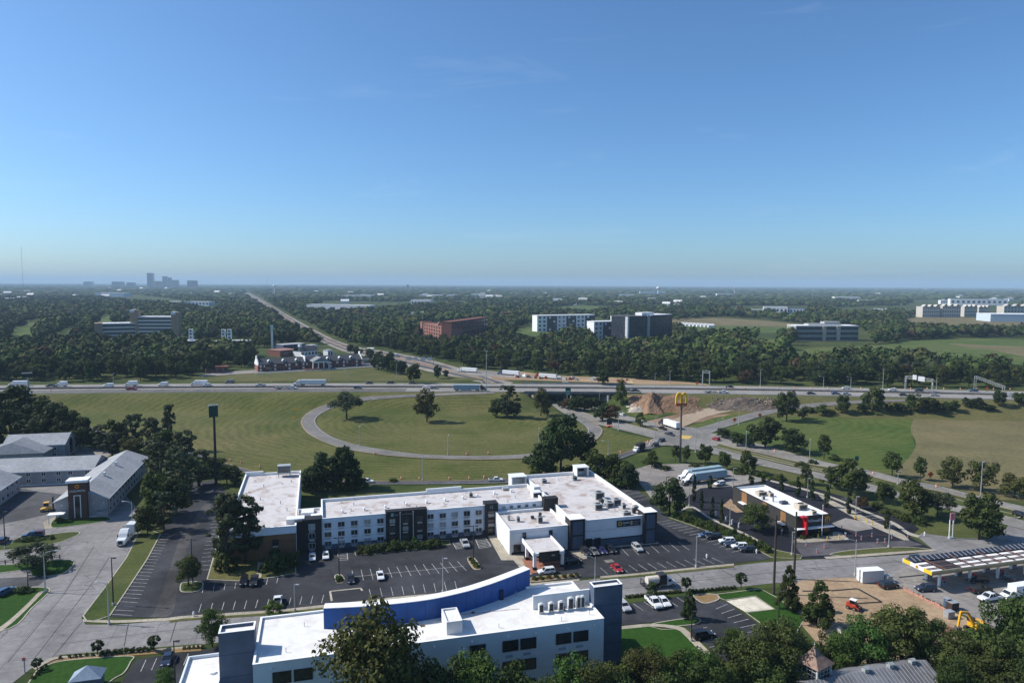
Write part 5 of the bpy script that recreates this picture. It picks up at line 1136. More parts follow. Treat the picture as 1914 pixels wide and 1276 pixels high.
# shops behind the brick motel
farbox('shop', 'low blue-walled shop behind the brick motel', 530, 655, 571, 652, 645, 16, M('shop_blue', (.06, .075, .16), .1), FGY, 1, 7)
farbox('shop', 'reddish flat-roofed shop behind the brick motel', 524, 667, 556, 664, 656, 22, FBD, M('shop_red_roof', (.27, .14, .11), .15), 1, 5)
t, f, L_, h = farbox('restaurant_house', 'white gabled restaurant with dark roof behind the brick motel', 563, 667, 594, 664, 657, 14, FW_, SLT, 1, 5); b = MB(); b.gable(0, L_, 0, 14, h + .6, h + 5, .4, .3, 'x'); b.obj('gable_roof', SLT, t)
b = MB(); b.box(2, 5, 5, 8, h, h + 7); b.obj('cupola', FW_, t)
farbox('shop', 'white square shop sign building beside the main road curve', 583, 660, 594, 658, 646, 8, FW_, FGY, 1, 2)
farbox('shop', 'white gabled shop beside the cars near the main road', 613, 668, 622, 667, 655, 7, FW_, FGY, 1, 2)
farbox('shop', 'small white roadside shop right of the car park', 685, 662, 697, 662, 652, 9, FW_, FRF, 1, 3)
farbox('shed', 'long low red brick shed left of the brick motel', 385, 697, 427, 695, 687.5, 9, FB, FBD, 1, 4)
# red brick school-like block
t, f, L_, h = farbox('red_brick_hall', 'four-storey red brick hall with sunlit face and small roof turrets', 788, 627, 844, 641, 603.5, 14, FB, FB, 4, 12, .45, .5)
b = MB(); b.box(-2, 9, -1.5, 14, 0, h + 2.2); b.obj('corner_pavilion', FB, t)
for x in (.5, .78): b = MB(); u = L_ * x; b.add([(u, 0, h + .5), (u + 9, 0, h + .5), (u + 9, 9, h + .5), (u, 9, h + .5), (u + 4.5, 4.5, h + 7)], [(0, 1, 4), (1, 2, 4), (2, 3, 4), (3, 0, 4)]); b.obj('turret', FB, t)
farbox('red_brick_wing', 'dark shaded red brick wing behind the red brick hall', 844, 641, 912, 627, 602, 14, FBD, FBD, 4, 14, .4, .45)  # shaded side of the hall: the shade is put into the darker brick
farbox('brick_house', 'small pinkish brick house among trees right of the red brick wing', 938, 600, 957, 600, 584, 14, FB, FB, 2, 3)
# white and charcoal apartments
def apart(label, xl, yl, xr, yr, top, n, depth=18):
    t, f, L_, h = farbox('apartment_block', label, xl, yl, xr, yr, top, depth, FW_, FW_, 0, 0)
    for k in range(n):
        if k % 2: b = MB(); b.box(L_ * k / n, L_ * (k + 1) / n, -.5, -.01, 0, h - 1.2); o = b.obj('charcoal_bay', FDK, t)
        for r in range(4):
            for j in (0, 1): win(t, L_ * (k + .28 + .44 * j) / n, h * (r + .5) / 4, L_ / n * .2, h / 4 * .5, -.55 if k % 2 else -.002, PANEW if k % 2 and (r + j) % 3 == 0 else PANE)
apart('long white and charcoal apartment block left of the glass office', 1004, 620, 1111, 617, 590, 6)
apart('white and charcoal apartment block just left of the glass office', 1110, 634, 1160, 632, 601.5, 3)
apart('white apartment block partly hidden behind the glass office', 1156, 626, 1192, 624, 591, 3)
t, f, L_, h = farbox('glass_office', 'dark glass office block with a white roof corner', 1173, 640, 1255, 634, 592, 30, glass('office_glass', (.03, .035, .045), .2), FDK, 0, 0)
for k in range(6): b = MB(); z = h * (k + .95) / 6; b.box(-.1, L_ + .1, -.35, -.01, z - .7, z); b.obj('spandrel', FDK, t)
for k in range(22): b = MB(); x = L_ * k / 21; b.box(x - .15, x + .15, -.5, -.01, 0, h); b.obj('mullion', FDK, t)
b = MB(); b.box(L_ * .42, L_ * .47, -1.4, -.01, 0, h + 1.5); b.obj('pier', FGY, t); b = MB(); b.box(-2, 1.2, -1.2, 3, 0, h); b.obj('corner_pier', M('pier_white', (.55, .55, .55)), t); b = MB(); b.box(L_ * .38, L_ * .65, 6, 18, h, h + 4.5); b.obj('plant_room', FW_, t); b = MB(); b.box(L_ * .5, L_ * 1.0, -.3, 28, h + .55, h + 1.4); b.obj('roof_edge', FW_, t)
t, f, L_, h = farbox('low_office', 'white-roofed three-storey office with glass bands by the meadow', 1487, 637, 1604, 637, 609, 28, FGY, FW_, 3, 0, band=FGL, wh=.6)
for x in (.42, .645): b = MB(); b.box(L_ * x, L_ * x + 5, -1.5, -.3, 0, h + .2); b.obj('tan_pier', FBE, t)
for k in range(24): b = MB(); x = L_ * (k + .5) / 24; b.box(x - .12, x + .12, -.4, -.26, .5, h - .5); b.obj('mullion', FDK, t)
b = MB(); b.box(L_ * .24, L_ * .76, 8, 22, h + .5, h + 2.6); b.box(L_ * .5, L_ * .75, 9, 21, h + 2.6, h + 5.5); b.obj('plant_room', FGY, t)
# apartments, warehouses and houses near the right skyline
for k, (xl, xr, yb, top) in enumerate(((1724, 1757, 593, 573), (1761, 1795, 593, 572), (1802, 1826, 592, 573), (1829, 1850, 591, 574), (1876, 1925, 592, 572))):
    t, f, L_, h = farbox('apartment_house', 'cream gabled apartment house %s' % ('leftmost of the row near the right skyline', 'second of the row near the right skyline', 'third of the row near the right skyline', 'fourth and smallest of the row near the right skyline', 'cut by the right picture edge')[k], xl, yb, xr, yb, top, 24, M('cream', (.5, .46, .4), .06, .3), FGY, 3, 8, .4, .45, 'cream apartment houses', 'apartment house')
    for q in range(3): b = MB(); u = L_ * (q + .1) / 3; b.gable(u, u + L_ * .24, -1, 10, h + .5, h + 5, .3, .3, 'y'); b.obj('gable', MT['cream'], t)
farbox('warehouse', 'long pale blue warehouse at the right edge beyond the fields', 1851, 601, 1940, 602, 587, 60, M('pale_blue_metal', (.5, .57, .64), .05), FW_, 0, 0)
rr = random.Random(3)
specks = [(573, 706, 582, 569, 'long white low warehouse right of the main road'), (768, 807, 569, 560, 'white low factory left of the red brick hall'), (764, 800, 594, 584, 'small white shed above the red brick hall'), (640, 665, 556, 552, 'pair of white roofs near the skyline, left one'), (668, 694, 556, 551, 'pair of white roofs near the skyline, right one'), (782, 824, 555, 551, 'white roofed depot at the skyline centre'), (834, 849, 555, 551, 'small white depot beside the skyline depot'), (178, 243, 552, 547, 'long pale blue roof below the downtown towers'), (301, 350, 569, 563.5, 'left of two blue-white roofs left of the main road'), (352, 399, 569, 563.5, 'right of two blue-white roofs left of the main road'), (1157, 1183, 554, 550.5, 'white roof left of the water tower'), (1196, 1239, 549, 545, 'white roofs at the foot of the water tower'), (1373, 1422, 585, 578, 'low white building above the brown field'), (1427, 1467, 584, 573.5, 'grey-white store above the brown field'), (1776, 1822, 568, 558.5, 'cream school building near the right skyline, left part'), (1824, 1870, 568, 559, 'cream school building near the right skyline, right part'), (1470, 1502, 584, 576, 'dark blue store beside the grey-white store'), (1560, 1600, 559, 555, 'white roof above the meadow near the skyline'), (1605, 1630, 566, 561, 'white shed above the low office'), (1758, 1772, 566, 561, 'small cream house left of the cream school'), (1340, 1365, 552, 549, 'white roof right of the water tower'), (880, 905, 553, 549.5, 'tiny white roof at the skyline centre'), (985, 1000, 580, 575, 'white house left of the white apartments'), (888, 902, 560, 556, 'tiny white house above the red brick wing')]
for (xl, xr, yb, top, lb) in specks: farbox('low_building', lb, xl, yb + 2.2, xr, yb + 2.2, top, 30 if yb > 560 else 60, FW_ if 'blue' not in lb else MT['pale_blue_metal'], FRF if 'dark' not in lb else FDK, 1, 6 if yb > 560 else 0, .5, .35, cat='building')[0].rotation_euler.z -= .4
hm = MB().box(0, 14, 0, 10, 0, 4.5).mesh('wall', FW_); hr_ = MB().gable(0, 14, 0, 10, 4.5, 8, .5, .3, 'x').mesh('roof', FGY); hr2 = MB().gable(0, 14, 0, 10, 4.5, 8, .5, .3, 'x').mesh('roof', FRF)
for k in range(70):
    x, y = rr.uniform(-60, 1990), 540 + 26 * rr.random() ** 1.1 + (6 if rr.random() < .3 else 0)
    if 430 < x < 560: continue
    b_ = W(x, y); t = thing('house', 'pale house among trees in the distant suburbs', 'house', b_, rr.uniform(-.6, .6), 'distant suburban houses', rr.uniform(1.2, 2.6)); link('wall', hm, t); link('roof', rr.choice((hr_, hr2)), t)
for k in range(9): b_ = W(1636 + k * 6.5, 584 + (k % 3) * 1.2); t = thing('house', 'white house in the estate below the right skyline', 'house', b_, rr.uniform(-.4, .4), 'white estate houses', 1.5); link('wall', hm, t); link('roof', hr_, t)
for k in range(9): b_ = W(1268 + k * 7, 608.5 + k * .4); t = thing('house', 'white trailer home at the field edge right of the glass office', 'house', b_, .1, 'white trailer homes', .8); link('wall', hm, t); link('roof', hr2, t)
# downtown skyline, masts, water towers
def skyline(px, w, top, D_, label, mat, steps=0, rows=10):
    D_ *= 1.42
    d = ray(px, 531); c = CAM + d * (D_ / d[1]); hgt = 78 - (top - (529.5 + (px - 957) * SL)) * D_ / F; ww = w * D_ / F
    t = thing('downtown_tower', label, 'tower', (c[0], c[1], 0), 0.2); b = MB(); b.box(-ww / 2, ww / 2, 0, ww, 0, hgt)
    if steps: b.box(-ww / 2 + ww * .25, ww / 2 - ww * .3, ww * .2, ww * .8, hgt, hgt * 1.03)
    b.obj('shaft', mat, t)
    for k in range(rows): b = MB(); z = hgt * (k + .5) / rows; b.box(-ww / 2 + 1, ww / 2 - 1, -.5, -.02, z, z + hgt / rows * .45); b.obj('window_band', FGL, t)
    b = MB(); b.box(-ww / 2 - .4, ww / 2 + .4, -.4, ww + .4, hgt, hgt + 1.5); b.obj('roof', FGY, t)
BGL = glass('blue_tower_glass', (.04, .09, .16), .15)
skyline(280.5, 10, 510.5, 6200, 'tallest blue glass tower on the left skyline', BGL, 0, 20)
skyline(308, 8, 517, 6300, 'second tallest skyline tower right of the blue one', FGY, 1, 16); skyline(316, 7, 519, 6350, 'stepped skyline tower beside the second tallest', FGY, 0, 14)
skyline(294, 15, 525.5, 6400, 'low broad skyline block between the two tall towers', FTN, 0, 8); skyline(327, 10, 523.5, 6300, 'slender skyline block right of the stepped tower', FGY, 0, 10); skyline(358, 15, 524.5, 6200, 'broad dark skyline block on the right of downtown', FDK, 1, 9)
skyline(218, 17, 526.5, 6100, 'broad low block left of the blue tower', FGY, 0, 7); skyline(243, 12, 528, 6100, 'low block next to the broad one left of downtown', FGY, 0, 6); skyline(163, 13, 526.5, 6000, 'leftmost pale block of the skyline', FW_, 0, 7); skyline(762, 4, 532, 5200, 'single small block on the middle skyline', FGY, 0, 5)
def mast(px, top, D_, label, r=.9):
    d = ray(px, 531); c = CAM + d * (D_ / d[1]); hgt = 78 - (top - (529.5 + (px - 957) * SL)) * D_ / F
    t = thing('radio_mast', label, 'mast', (c[0], c[1], 0)); b = MB()
    for k in range(3): a = k * 2.094; b.cyl((math.cos(a) * r, math.sin(a) * r, 0), (math.cos(a) * r, math.sin(a) * r, hgt), .16, n=5)
    b.obj('leg', UNITM, t) if False else None
    b2 = MB()
    for k in range(3): a = k * 2.094; b2.cyl((math.cos(a) * r, math.sin(a) * r, 0), (math.cos(a) * r * .6, math.sin(a) * r * .6, hgt), .09, n=5)
    b2.obj('lattice_shaft', UNITM, t); b3 = MB()
    for z in np.arange(4, hgt, 4):
        for k in range(3): a, e = k * 2.094, (k + 1) * 2.094; b3.bar((math.cos(a) * r, math.sin(a) * r, z - 4), (math.cos(e) * r, math.sin(e) * r, z), .05)
    tag(b3.obj('lattice_brace', UNITM, t), None, kind='stuff')
mast(43, 462, 2300, 'very tall thin radio mast above the left horizon'); mast(499, 515, 2400, 'shorter lattice mast above the far end of the main road')
def watertower(px, py, top, label, r):
    b_ = W(px, py); hgt = HT(px, top, b_); t = thing('water_tower', label, 'water tower', b_); b = MB(); b.sphere((0, 0, hgt - r * .8), r, 16, 10, .8); b.obj('tank', FW_, t, smooth=True); b = MB(); b.cyl((0, 0, 0), (0, 0, hgt - r), r * .35, r * .25, 12); b.obj('stem', FW_, t)
watertower(1230, 552, 535.5, 'white ball-topped water tower on the right skyline', 13); watertower(1372, 553, 536, 'slim white tower on the skyline far right of the water tower', 4); watertower(513, 553, 532, 'small water tower above the far end of the main road', 8)
b_ = W(140, 556); t = thing('storage_dome', 'white domed tank in the woods below downtown', 'tank', b_); b = MB(); b.sphere((0, 0, 6), 13, 16, 8, .8); b.obj('dome', FW_, t, smooth=True)
b_ = W(509, 655); hgt = HT(509, 607, b_); t = thing('pylon_tower', 'tall white sign tower standing left of the brick motel shops', 'sign', b_); b = MB(); b.box(-.9, .9, -.9, .9, 0, hgt); b.obj('shaft', FW_, t); b = MB(); b.box(-1.3, 1.3, -1.1, 1.1, hgt - 6, hgt); b.obj('sign_box', M('sign_pale_green', (.5, .62, .55)), t)
# ------------------------------------------------------------------ trees
def leafmat(name, dark, light, rnd=.25, hue=.025):
    m, t, b, N, L = nodes(name)
    at = N('ShaderNodeAttribute'); at.attribute_name = 'tint'
    col = ramp(t, at.outputs['Fac'], [(0.0, dark), (1.0, light)])
    oi = N('ShaderNodeObjectInfo'); hs = N('ShaderNodeHueSaturation'); L(col, hs.inputs['Color'])
    mr = N('ShaderNodeMapRange'); mr.inputs[3].default_value = .5 - hue; mr.inputs[4].default_value = .5 + hue; L(oi.outputs['Random'], mr.inputs[0]); L(mr.outputs[0], hs.inputs['Hue'])
    m2 = N('ShaderNodeMath'); m2.operation = 'FRACT'; m3 = N('ShaderNodeMath'); m3.operation = 'MULTIPLY'; m3.inputs[1].default_value = 7.31; L(oi.outputs['Random'], m3.inputs[0]); L(m3.outputs[0], m2.inputs[0])
    mv = N('ShaderNodeMapRange'); mv.inputs[3].default_value = 1 - rnd; mv.inputs[4].default_value = 1 + rnd; L(m2.outputs[0], mv.inputs[0]); L(mv.outputs[0], hs.inputs['Value'])
    L(hs.outputs[0], b.inputs['Base Color']); b.inputs['Roughness'].default_value = .75; b.inputs['Specular IOR Level'].default_value = .15
    tr = N('ShaderNodeBsdfTranslucent'); L(hs.outputs[0], tr.inputs[0]); mx = N('ShaderNodeMixShader'); mx.inputs[0].default_value = .22
    L(b.outputs[0], mx.inputs[1]); L(tr.outputs[0], mx.inputs[2]); L(mx.outputs[0], t.nodes['Material Output'].inputs[0]); return m
LEAF = leafmat('leaf_green', (.028, .046, .011), (.076, .102, .025))
LEAFD = leafmat('leaf_dark', (.017, .031, .010), (.050, .072, .020))
LEAFB = leafmat('leaf_bright', (.04, .075, .014), (.085, .135, .028), .15)
LEAFO = leafmat('leaf_olive', (.036, .048, .012), (.092, .096, .026), .15)
LEAFG = leafmat('leaf_grey_green', (.035, .05, .022), (.085, .10, .05), .15)
LEAFR = leafmat('leaf_russet', (.045, .028, .014), (.09, .055, .028), .2)
BARK = M('bark', (.075, .06, .048), .3, 2.0, .95, obj=True)
def leaf_mesh(name, P_, Nrm, size, tint, mats, rng, aspect=1.0):
    """one quad for every leaf clump, facing roughly along its normal"""
    n = len(P_); Nrm = Nrm / np.maximum(1e-6, np.linalg.norm(Nrm, axis=1))[:, None]
    r = rng.normal(size=(n, 3)); a = np.cross(Nrm, r); a /= np.maximum(1e-6, np.linalg.norm(a, axis=1))[:, None]; b = np.cross(Nrm, a)
    s = (size * rng.uniform(.6, 1.35, n))[:, None] * .5
    j = rng.uniform(.55, 1.3, (n, 4, 1))
    V = np.stack([P_ - a * s * j[:, 0] , P_ - b * s * aspect * j[:, 1], P_ + a * s * j[:, 2], P_ + b * s * aspect * j[:, 3]], 1).reshape(-1, 3)
    me = bpy.data.meshes.new(name); me.vertices.add(4 * n); me.vertices.foreach_set('co', V.astype(np.float32).ravel())
    me.loops.add(4 * n); me.loops.foreach_set('vertex_index', np.arange(4 * n, dtype=np.int32)); me.polygons.add(n)
    me.polygons.foreach_set('loop_start', np.arange(0, 4 * n, 4, dtype=np.int32)); me.polygons.foreach_set('loop_total', np.full(n, 4, np.int32))
    at = me.attributes.new('tint', 'FLOAT', 'FACE'); at.data.foreach_set('value', np.clip(tint, 0, 1).astype(np.float32))
    for m in mats: me.materials.append(m)
    me.update(); me.validate(); return me
def clumps(rng, K, shape):
    """centres and radii of leaf clumps for a crown of height 1 above the ground and width 1"""
    c = []; r = []
    while len(c) < K:
        if shape == 'cone':
            t = rng.uniform(0, 1); z = .08 + .88 * t; w = .47 * (1 - t) ** .55 + .03; a = rng.uniform(0, 2 * math.pi); q = w * rng.uniform(.5, .95); c.append((math.cos(a) * q, math.sin(a) * q, z)); r.append(.05 + .10 * (1 - t))
        elif shape == 'column':
            t = rng.uniform(0, 1); z = .05 + .9 * t; w = .42 * math.sin(math.pi * min(1, .15 + .83 * t)) ** .6; a = rng.uniform(0, 2 * math.pi); q = w * rng.uniform(.4, .9); c.append((math.cos(a) * q, math.sin(a) * q, z)); r.append(.13)
        elif shape == 'bush':
            d = rng.normal(size=3); d /= np.linalg.norm(d); d[2] = abs(d[2]); q = rng.uniform(.45, .85); c.append((d[0] * .48 * q, d[1] * .48 * q, .12 + d[2] * .8 * q)); r.append(rng.uniform(.12, .22))
        elif shape == 'ball':
            d = rng.normal(size=3); d /= np.linalg.norm(d); c.append((d[0] * .36, d[1] * .36, .66 + d[2] * .24)); r.append(.13)
        elif shape == 'open':
            a = rng.uniform(0, 2 * math.pi); q = rng.uniform(.1, 1) ** .6 * .45; c.append((math.cos(a) * q, math.sin(a) * q, .40 + .50 * rng.uniform(.1, 1) * (1 - (q / .55) ** 2))); r.append(rng.uniform(.08, .15))
        elif shape == 'thin':
            t = rng.uniform(0, 1); a = rng.uniform(0, 2 * math.pi); q = rng.uniform(.1, .42) * (.5 + .6 * math.sin(math.pi * t)); c.append((math.cos(a) * q, math.sin(a) * q, .16 + .78 * t)); r.append(rng.uniform(.06, .13))
        else:
            d = rng.normal(size=3); d /= np.linalg.norm(d)
            if d[2] < -.85: continue
            q = rng.uniform(.45, .92); c.append((d[0] * .47 * q, d[1] * .47 * q, .50 + d[2] * .46 * q)); r.append(rng.uniform(.10, .19))
    return np.array(c), np.array(r)
def make_tree(seed, shape, K, n, leaf, mats, h=14.0, w=12.0, trunk=True, limbs=6):
    rng = np.random.default_rng(seed); c, r = clumps(rng, K, shape)
    k = rng.choice(K, n, p=r ** 2 / (r ** 2).sum()); d = rng.normal(size=(n, 3)); d /= np.linalg.norm(d, axis=1)[:, None]
    rad = r[k] * rng.uniform(.35, 1.08, n) ** .5
    p = c[k] + d * rad[:, None] * np.array([1, 1, .8 * w / h if shape not in ('cone', 'column') else .6]); p[:, 2] = np.maximum(p[:, 2], .015)
    P_ = p * np.array([w, w, h]); nr = d + rng.normal(size=(n, 3)) * .45 + np.array([0, 0, .25])
    tint = rng.uniform(0, 1, n) * .5 + rng.uniform(0, 1, K)[k] * .5
    crown = leaf_mesh('crown', P_, nr, leaf, tint, mats, rng)
    tm = None
    if trunk:
        b = MB(); tr = .022 * h + .05; top = np.array([0, 0, .55 * h]); b.cyl((0, 0, -.3), (tr * .3, 0, .3 * h), tr, tr * .72, 7); b.cyl((tr * .3, 0, .3 * h), top, tr * .72, tr * .35, 7)
        for q in rng.choice(K, min(K, limbs), False):
            s = np.array([tr * .2, 0, h * rng.uniform(.22, .42)]); e = c[q] * np.array([w, w, h]); m = (s + e) / 2 + np.array([0, 0, -.04 * h])
            b.cyl(s, m, tr * .42, tr * .26, 5); b.cyl(m, e, tr * .26, tr * .07, 5)
        tm = b.mesh('trunk', BARK, smooth=True)
    return tm, crown, h, w
TV = {}
def variants(kind, cnt, **k): TV[kind] = [make_tree(hash_(kind) + i, **k) for i in range(cnt)]
def hash_(s): return sum(ord(ch) * (i + 3) for i, ch in enumerate(s)) * 13
variants('round', 5, shape='round', K=34, n=2600, leaf=.85, mats=[LEAF])
variants('dark', 3, shape='round', K=34, n=2600, leaf=.85, mats=[LEAFD])
variants('bright', 3, shape='round', K=30, n=2400, leaf=.75, mats=[LEAFB])
variants('olive', 2, shape='round', K=30, n=2200, leaf=.75, mats=[LEAFO])
variants('russet', 1, shape='round', K=30, n=2200, leaf=.8, mats=[LEAFR])
variants('open', 2, shape='open', K=46, n=3400, leaf=.6, mats=[LEAFG], limbs=16)
variants('thin', 3, shape='thin', K=64, n=4200, leaf=.6, mats=[LEAFG], w=9.0, h=18.0, limbs=12)
variants('young', 3, shape='round', K=26, n=1500, leaf=.75, mats=[LEAF], w=9, h=13)
variants('column', 2, shape='column', K=40, n=1500, leaf=.35, mats=[LEAFD], w=2.2, h=8.0)
variants('cone', 3, shape='cone', K=60, n=2200, leaf=.55, mats=[LEAFB], w=6.5, h=11)
variants('bush', 4, shape='bush', K=16, n=700, leaf=.28, mats=[LEAF], w=3, h=2.4, trunk=False)
variants('bushb', 2, shape='bush', K=16, n=700, leaf=.28, mats=[LEAFB], w=3, h=2.4, trunk=False)
variants('ball', 2, shape='ball', K=30, n=900, leaf=.35, mats=[LEAFD], w=3, h=4)
variants('near', 3, shape='round', K=80, n=15000, leaf=.50, mats=[LEAFO, ], w=15, h=22, limbs=14)
variants('nearg', 5, shape='round', K=44, n=8000, leaf=.46, mats=[LEAF], w=12, h=16, limbs=10)
variants('nearb', 3, shape='round', K=44, n=8000, leaf=.44, mats=[LEAFB], w=12, h=15, limbs=10)
variants('nearc', 2, shape='cone', K=90, n=6500, leaf=.38, mats=[LEAF], w=6.5, h=11)
RT_ = random.Random(77); TNAME = dict(column='columnar_evergreen', cone='evergreen_tree', bush='shrub', bushb='shrub', ball='clipped_tree', nearc='evergreen_tree')
def plant(kind, base, h, w, label, group=None, cat=None):
    tm, cm, H_, W_ = RT_.choice(TV[kind])
    shrub = kind.startswith('bush'); nm = TNAME.get(kind, 'broadleaf_tree')
    t = thing(nm, label, cat or ('shrub' if shrub else 'tree'), base, RT_.uniform(0, 6.28), group, (w / W_, w / W_, h / H_))
    link('foliage' if shrub else 'crown', cm, t)
    if tm is not None: link('trunk', tm, t)
    return t
def T(kind, px, py, top, wpx, label, group=None):
    b = W(px, py); return plant(kind, b, max(.6, HT(px, top, b)), wpx * MPP(b), label, group)
GL = 'trees on the highway loop grass'
for a in (
    ('open', 648, 783, 727, 64, 'lone grey-green spreading tree with visible limbs inside the loop ramp', GL),
    ('olive', 798, 789, 723, 50, 'lone dense rounded tree in the middle of the loop grass', GL),
    ('thin', 948, 781, 717, 44, 'tall loose tree of the pair right of the loop middle', GL),
    ('dark', 929, 779, 742, 36, 'low dark tree of the pair right of the loop middle', GL),
    ('dark', 960, 779, 748, 34, 'low bush-like tree at the foot of the tall loose tree', GL),
    ('olive', 1011, 777, 722, 42, 'rounded olive tree between the loop pair and the bridge', GL),
    ('dark', 1048, 884, 770, 84, 'tallest dark tree behind the motel hall', None),
    ('dark', 1012, 889, 825, 72, 'broad dark tree left of the tallest one behind the motel hall', None),
    ('dark', 1088, 872, 800, 55, 'dark tree beside the loop ramp curve', None),
    ('round', 1112, 900, 835, 62, 'green tree right of the tallest dark tree behind the motel', None),
    ('round', 1150, 905, 842, 56, 'green tree between the motel hall and the truck lot', None),
    ('dark', 1172, 912, 862, 36, 'low dark tree at the truck lot corner', None),
    ('dark', 650, 912, 826, 52, 'tall dark tree behind the left end of the white wing', None),
    ('dark', 612, 915, 843, 66, 'broad dark tree behind the left motel wing', None),
    ('dark', 585, 920, 868, 52, 'low dark tree touching the left motel wing', None),
    ('dark', 662, 915, 868, 44, 'low dark tree next to the white pickup on the ramp', None),
    ('round', 735, 900, 893, 20, 'small green bush-like tree on the bank behind the white wing', None),
    ('thin', 318, 842, 750, 30, 'slim dark tree standing above the left wood', None),
    ('thin', 424, 1062, 914, 78, 'left one of two tall loose trees before the brown wall', 'tall trees before the brown wall'),
    ('thin', 458, 1050, 922, 84, 'right one of two tall loose trees before the brown wall', 'tall trees before the brown wall'),
    ('bush', 425, 1066, 1020, 50, 'ivy-covered shrub mass around the tall tree trunk', None),
    ('nearg', 352, 1094, 1035, 50, 'rounded green tree on the kerbed island left of the brown wall', None),
    ('open', 62, 1063, 1014, 92, 'spreading feathery tree on the left drive island', None),
    ('nearb', 397, 1208, 1129, 56, 'green street tree beside the slate hotel tower', None),
    ('bright', 511, 1152, 1121, 40, 'small bright street tree behind the white hotel roof', None),
    ('ball', 182, 1224, 1196, 25, 'clipped ball tree at the left end of the street hedge', 'clipped trees by the hotel lawn'),
    ('ball', 288, 1215, 1187, 26, 'clipped ball tree near the dark blue parked car', 'clipped trees by the hotel lawn'),
    ('ball', 70, 1253, 1229, 21, 'clipped ball tree by the red stop sign', 'clipped trees by the hotel lawn'),
    ('nearb', 309, 1290, 1244, 42, 'round bush-like tree in the hotel side lot', None),
    ('ball', 1385, 1101, 1069, 24, 'round clipped tree at the right end of the street verge', 'clipped trees by the street verge'),
    ('ball', 1282, 1108, 1077, 21, 'round clipped tree behind the white parked pickup', 'clipped trees by the street verge'),
    ('young', 1219, 1117, 1086, 22, 'small tree hiding the bed of the utility truck', None),
    ('nearc', 1288, 1158, 1098, 32, 'slim upright tree on the hotel lot island', None),
    ('nearc', 1473, 1140, 1054, 46, 'tall conical tree by the thick street pole', None),
    ('nearc', 1530, 1172, 1082, 64, 'broad conical tree at the edge of the building plot', None),
    ('nearb', 1370, 1225, 1167, 48, 'bright small tree at the end of the hotel lot', None),
    ('nearg', 1413, 992, 937, 58, 'round dark green tree beside the restaurant drive lane', None),
    ('dark', 1251, 962, 888, 68, 'dense dark tree between the motel lot and truck lot', None),
    ('young', 1197, 797, 767, 22, 'single rounded tree in the main road median', None),
    ('bright', 1160, 757, 707, 24, 'tall slim tree at the bridge right of the green sign', None),
    ('dark', 1470, 787, 729, 50, 'big dark tree by the off ramp bend', None),
    ('dark', 1430, 836, 776, 58, 'left one of two big dark trees beside the main road', 'big trees beside the main road'),
    ('dark', 1482, 846, 796, 56, 'right one of two big dark trees beside the main road', 'big trees beside the main road'),
    ('young', 1540, 857, 808, 28, 'oval green tree at the meadow edge by the main road', None),
    ('young', 1667, 890, 840, 38, 'loose tree on the boundary of meadow and stubble field', None),
    ('young', 1720, 897, 850, 25, 'thin tree at the near edge of the stubble field', None),
    ('olive', 1780, 912, 850, 50, 'left one of two rounded trees at the stubble field edge', 'trees at the stubble field edge'),
    ('olive', 1836, 918, 852, 50, 'right one of two rounded trees at the stubble field edge', 'trees at the stubble field edge'),
    ('olive', 1896, 930, 880, 56, 'rounded tree cut by the right picture edge beside the road', None),
    ('round', 1590, 925, 851, 66, 'large green tree behind the restaurant lot', None),
    ('round', 1552, 912, 870, 44, 'green tree left of the large one behind the restaurant lot', None),
    ('olive', 1505, 905, 866, 28, 'light olive tree behind the restaurant roof', None),
    ('round', 1652, 940, 895, 38, 'small tree on the verge right of the restaurant lot', None),
    ('round', 1706, 966, 893, 62, 'dense tree above the bare verge right of the restaurant', None),
    ('open', 1752, 965, 912, 60, 'sparse yellowish tree left of the big tree by the pylon sign', None),
    ('round', 1830, 1008, 913, 84, 'big dense green tree right of the small pylon sign', None),
    ('russet', 1612, 952, 922, 24, 'small russet tree at the restaurant lot edge', None),
    ('young', 1263, 864, 828, 17, 'left of two dark oval trees beside the arch sign pole', 'oval trees beside the arch sign pole'),
    ('young', 1283, 866, 829, 18, 'right of two dark oval trees beside the arch sign pole', 'oval trees beside the arch sign pole'),
    ('round', 1318, 866, 826, 30, 'rounded tree above the parked semi trailers', None),
    ('round', 1353, 876, 838, 26, 'rounded tree right of the semi trailers along the main road', None),
    ('round', 1397, 884, 840, 34, 'rounded tree above the restaurant roof along the main road', None),
    ('round', 1218, 874, 838, 26, 'small tree by the truck lot entrance', None),
    ('dark', 773, 716, 677, 30, 'dark tree standing alone before the sign gantry', None),
    ('dark', 818, 708, 681, 17, 'slim dark tree on the far verge of the main road', None),
    ('dark', 833, 706, 690, 13, 'small dark oval tree beside the main road embankment', None),
    ('dark', 1127, 719, 688, 28, 'almost black tree beside the highway building yard', None),
    ('near', 704, 1430, 1099, 205, 'big olive tree rising in front of the white hotel roof', None),
): T(*a)
for (x, y) in ((575, 918), (600, 919), (628, 917), (655, 915), (676, 912), (1000, 893), (1030, 892), (1062, 890), (1095, 897), (1125, 905), (1150, 910), (1170, 912), (1180, 902)): b_ = W(x, y); plant('bush', b_, RT_.uniform(4, 7), 36 * MPP(b_), 'dark undergrowth shrub at the foot of the trees behind the motel', 'undergrowth behind the motel')
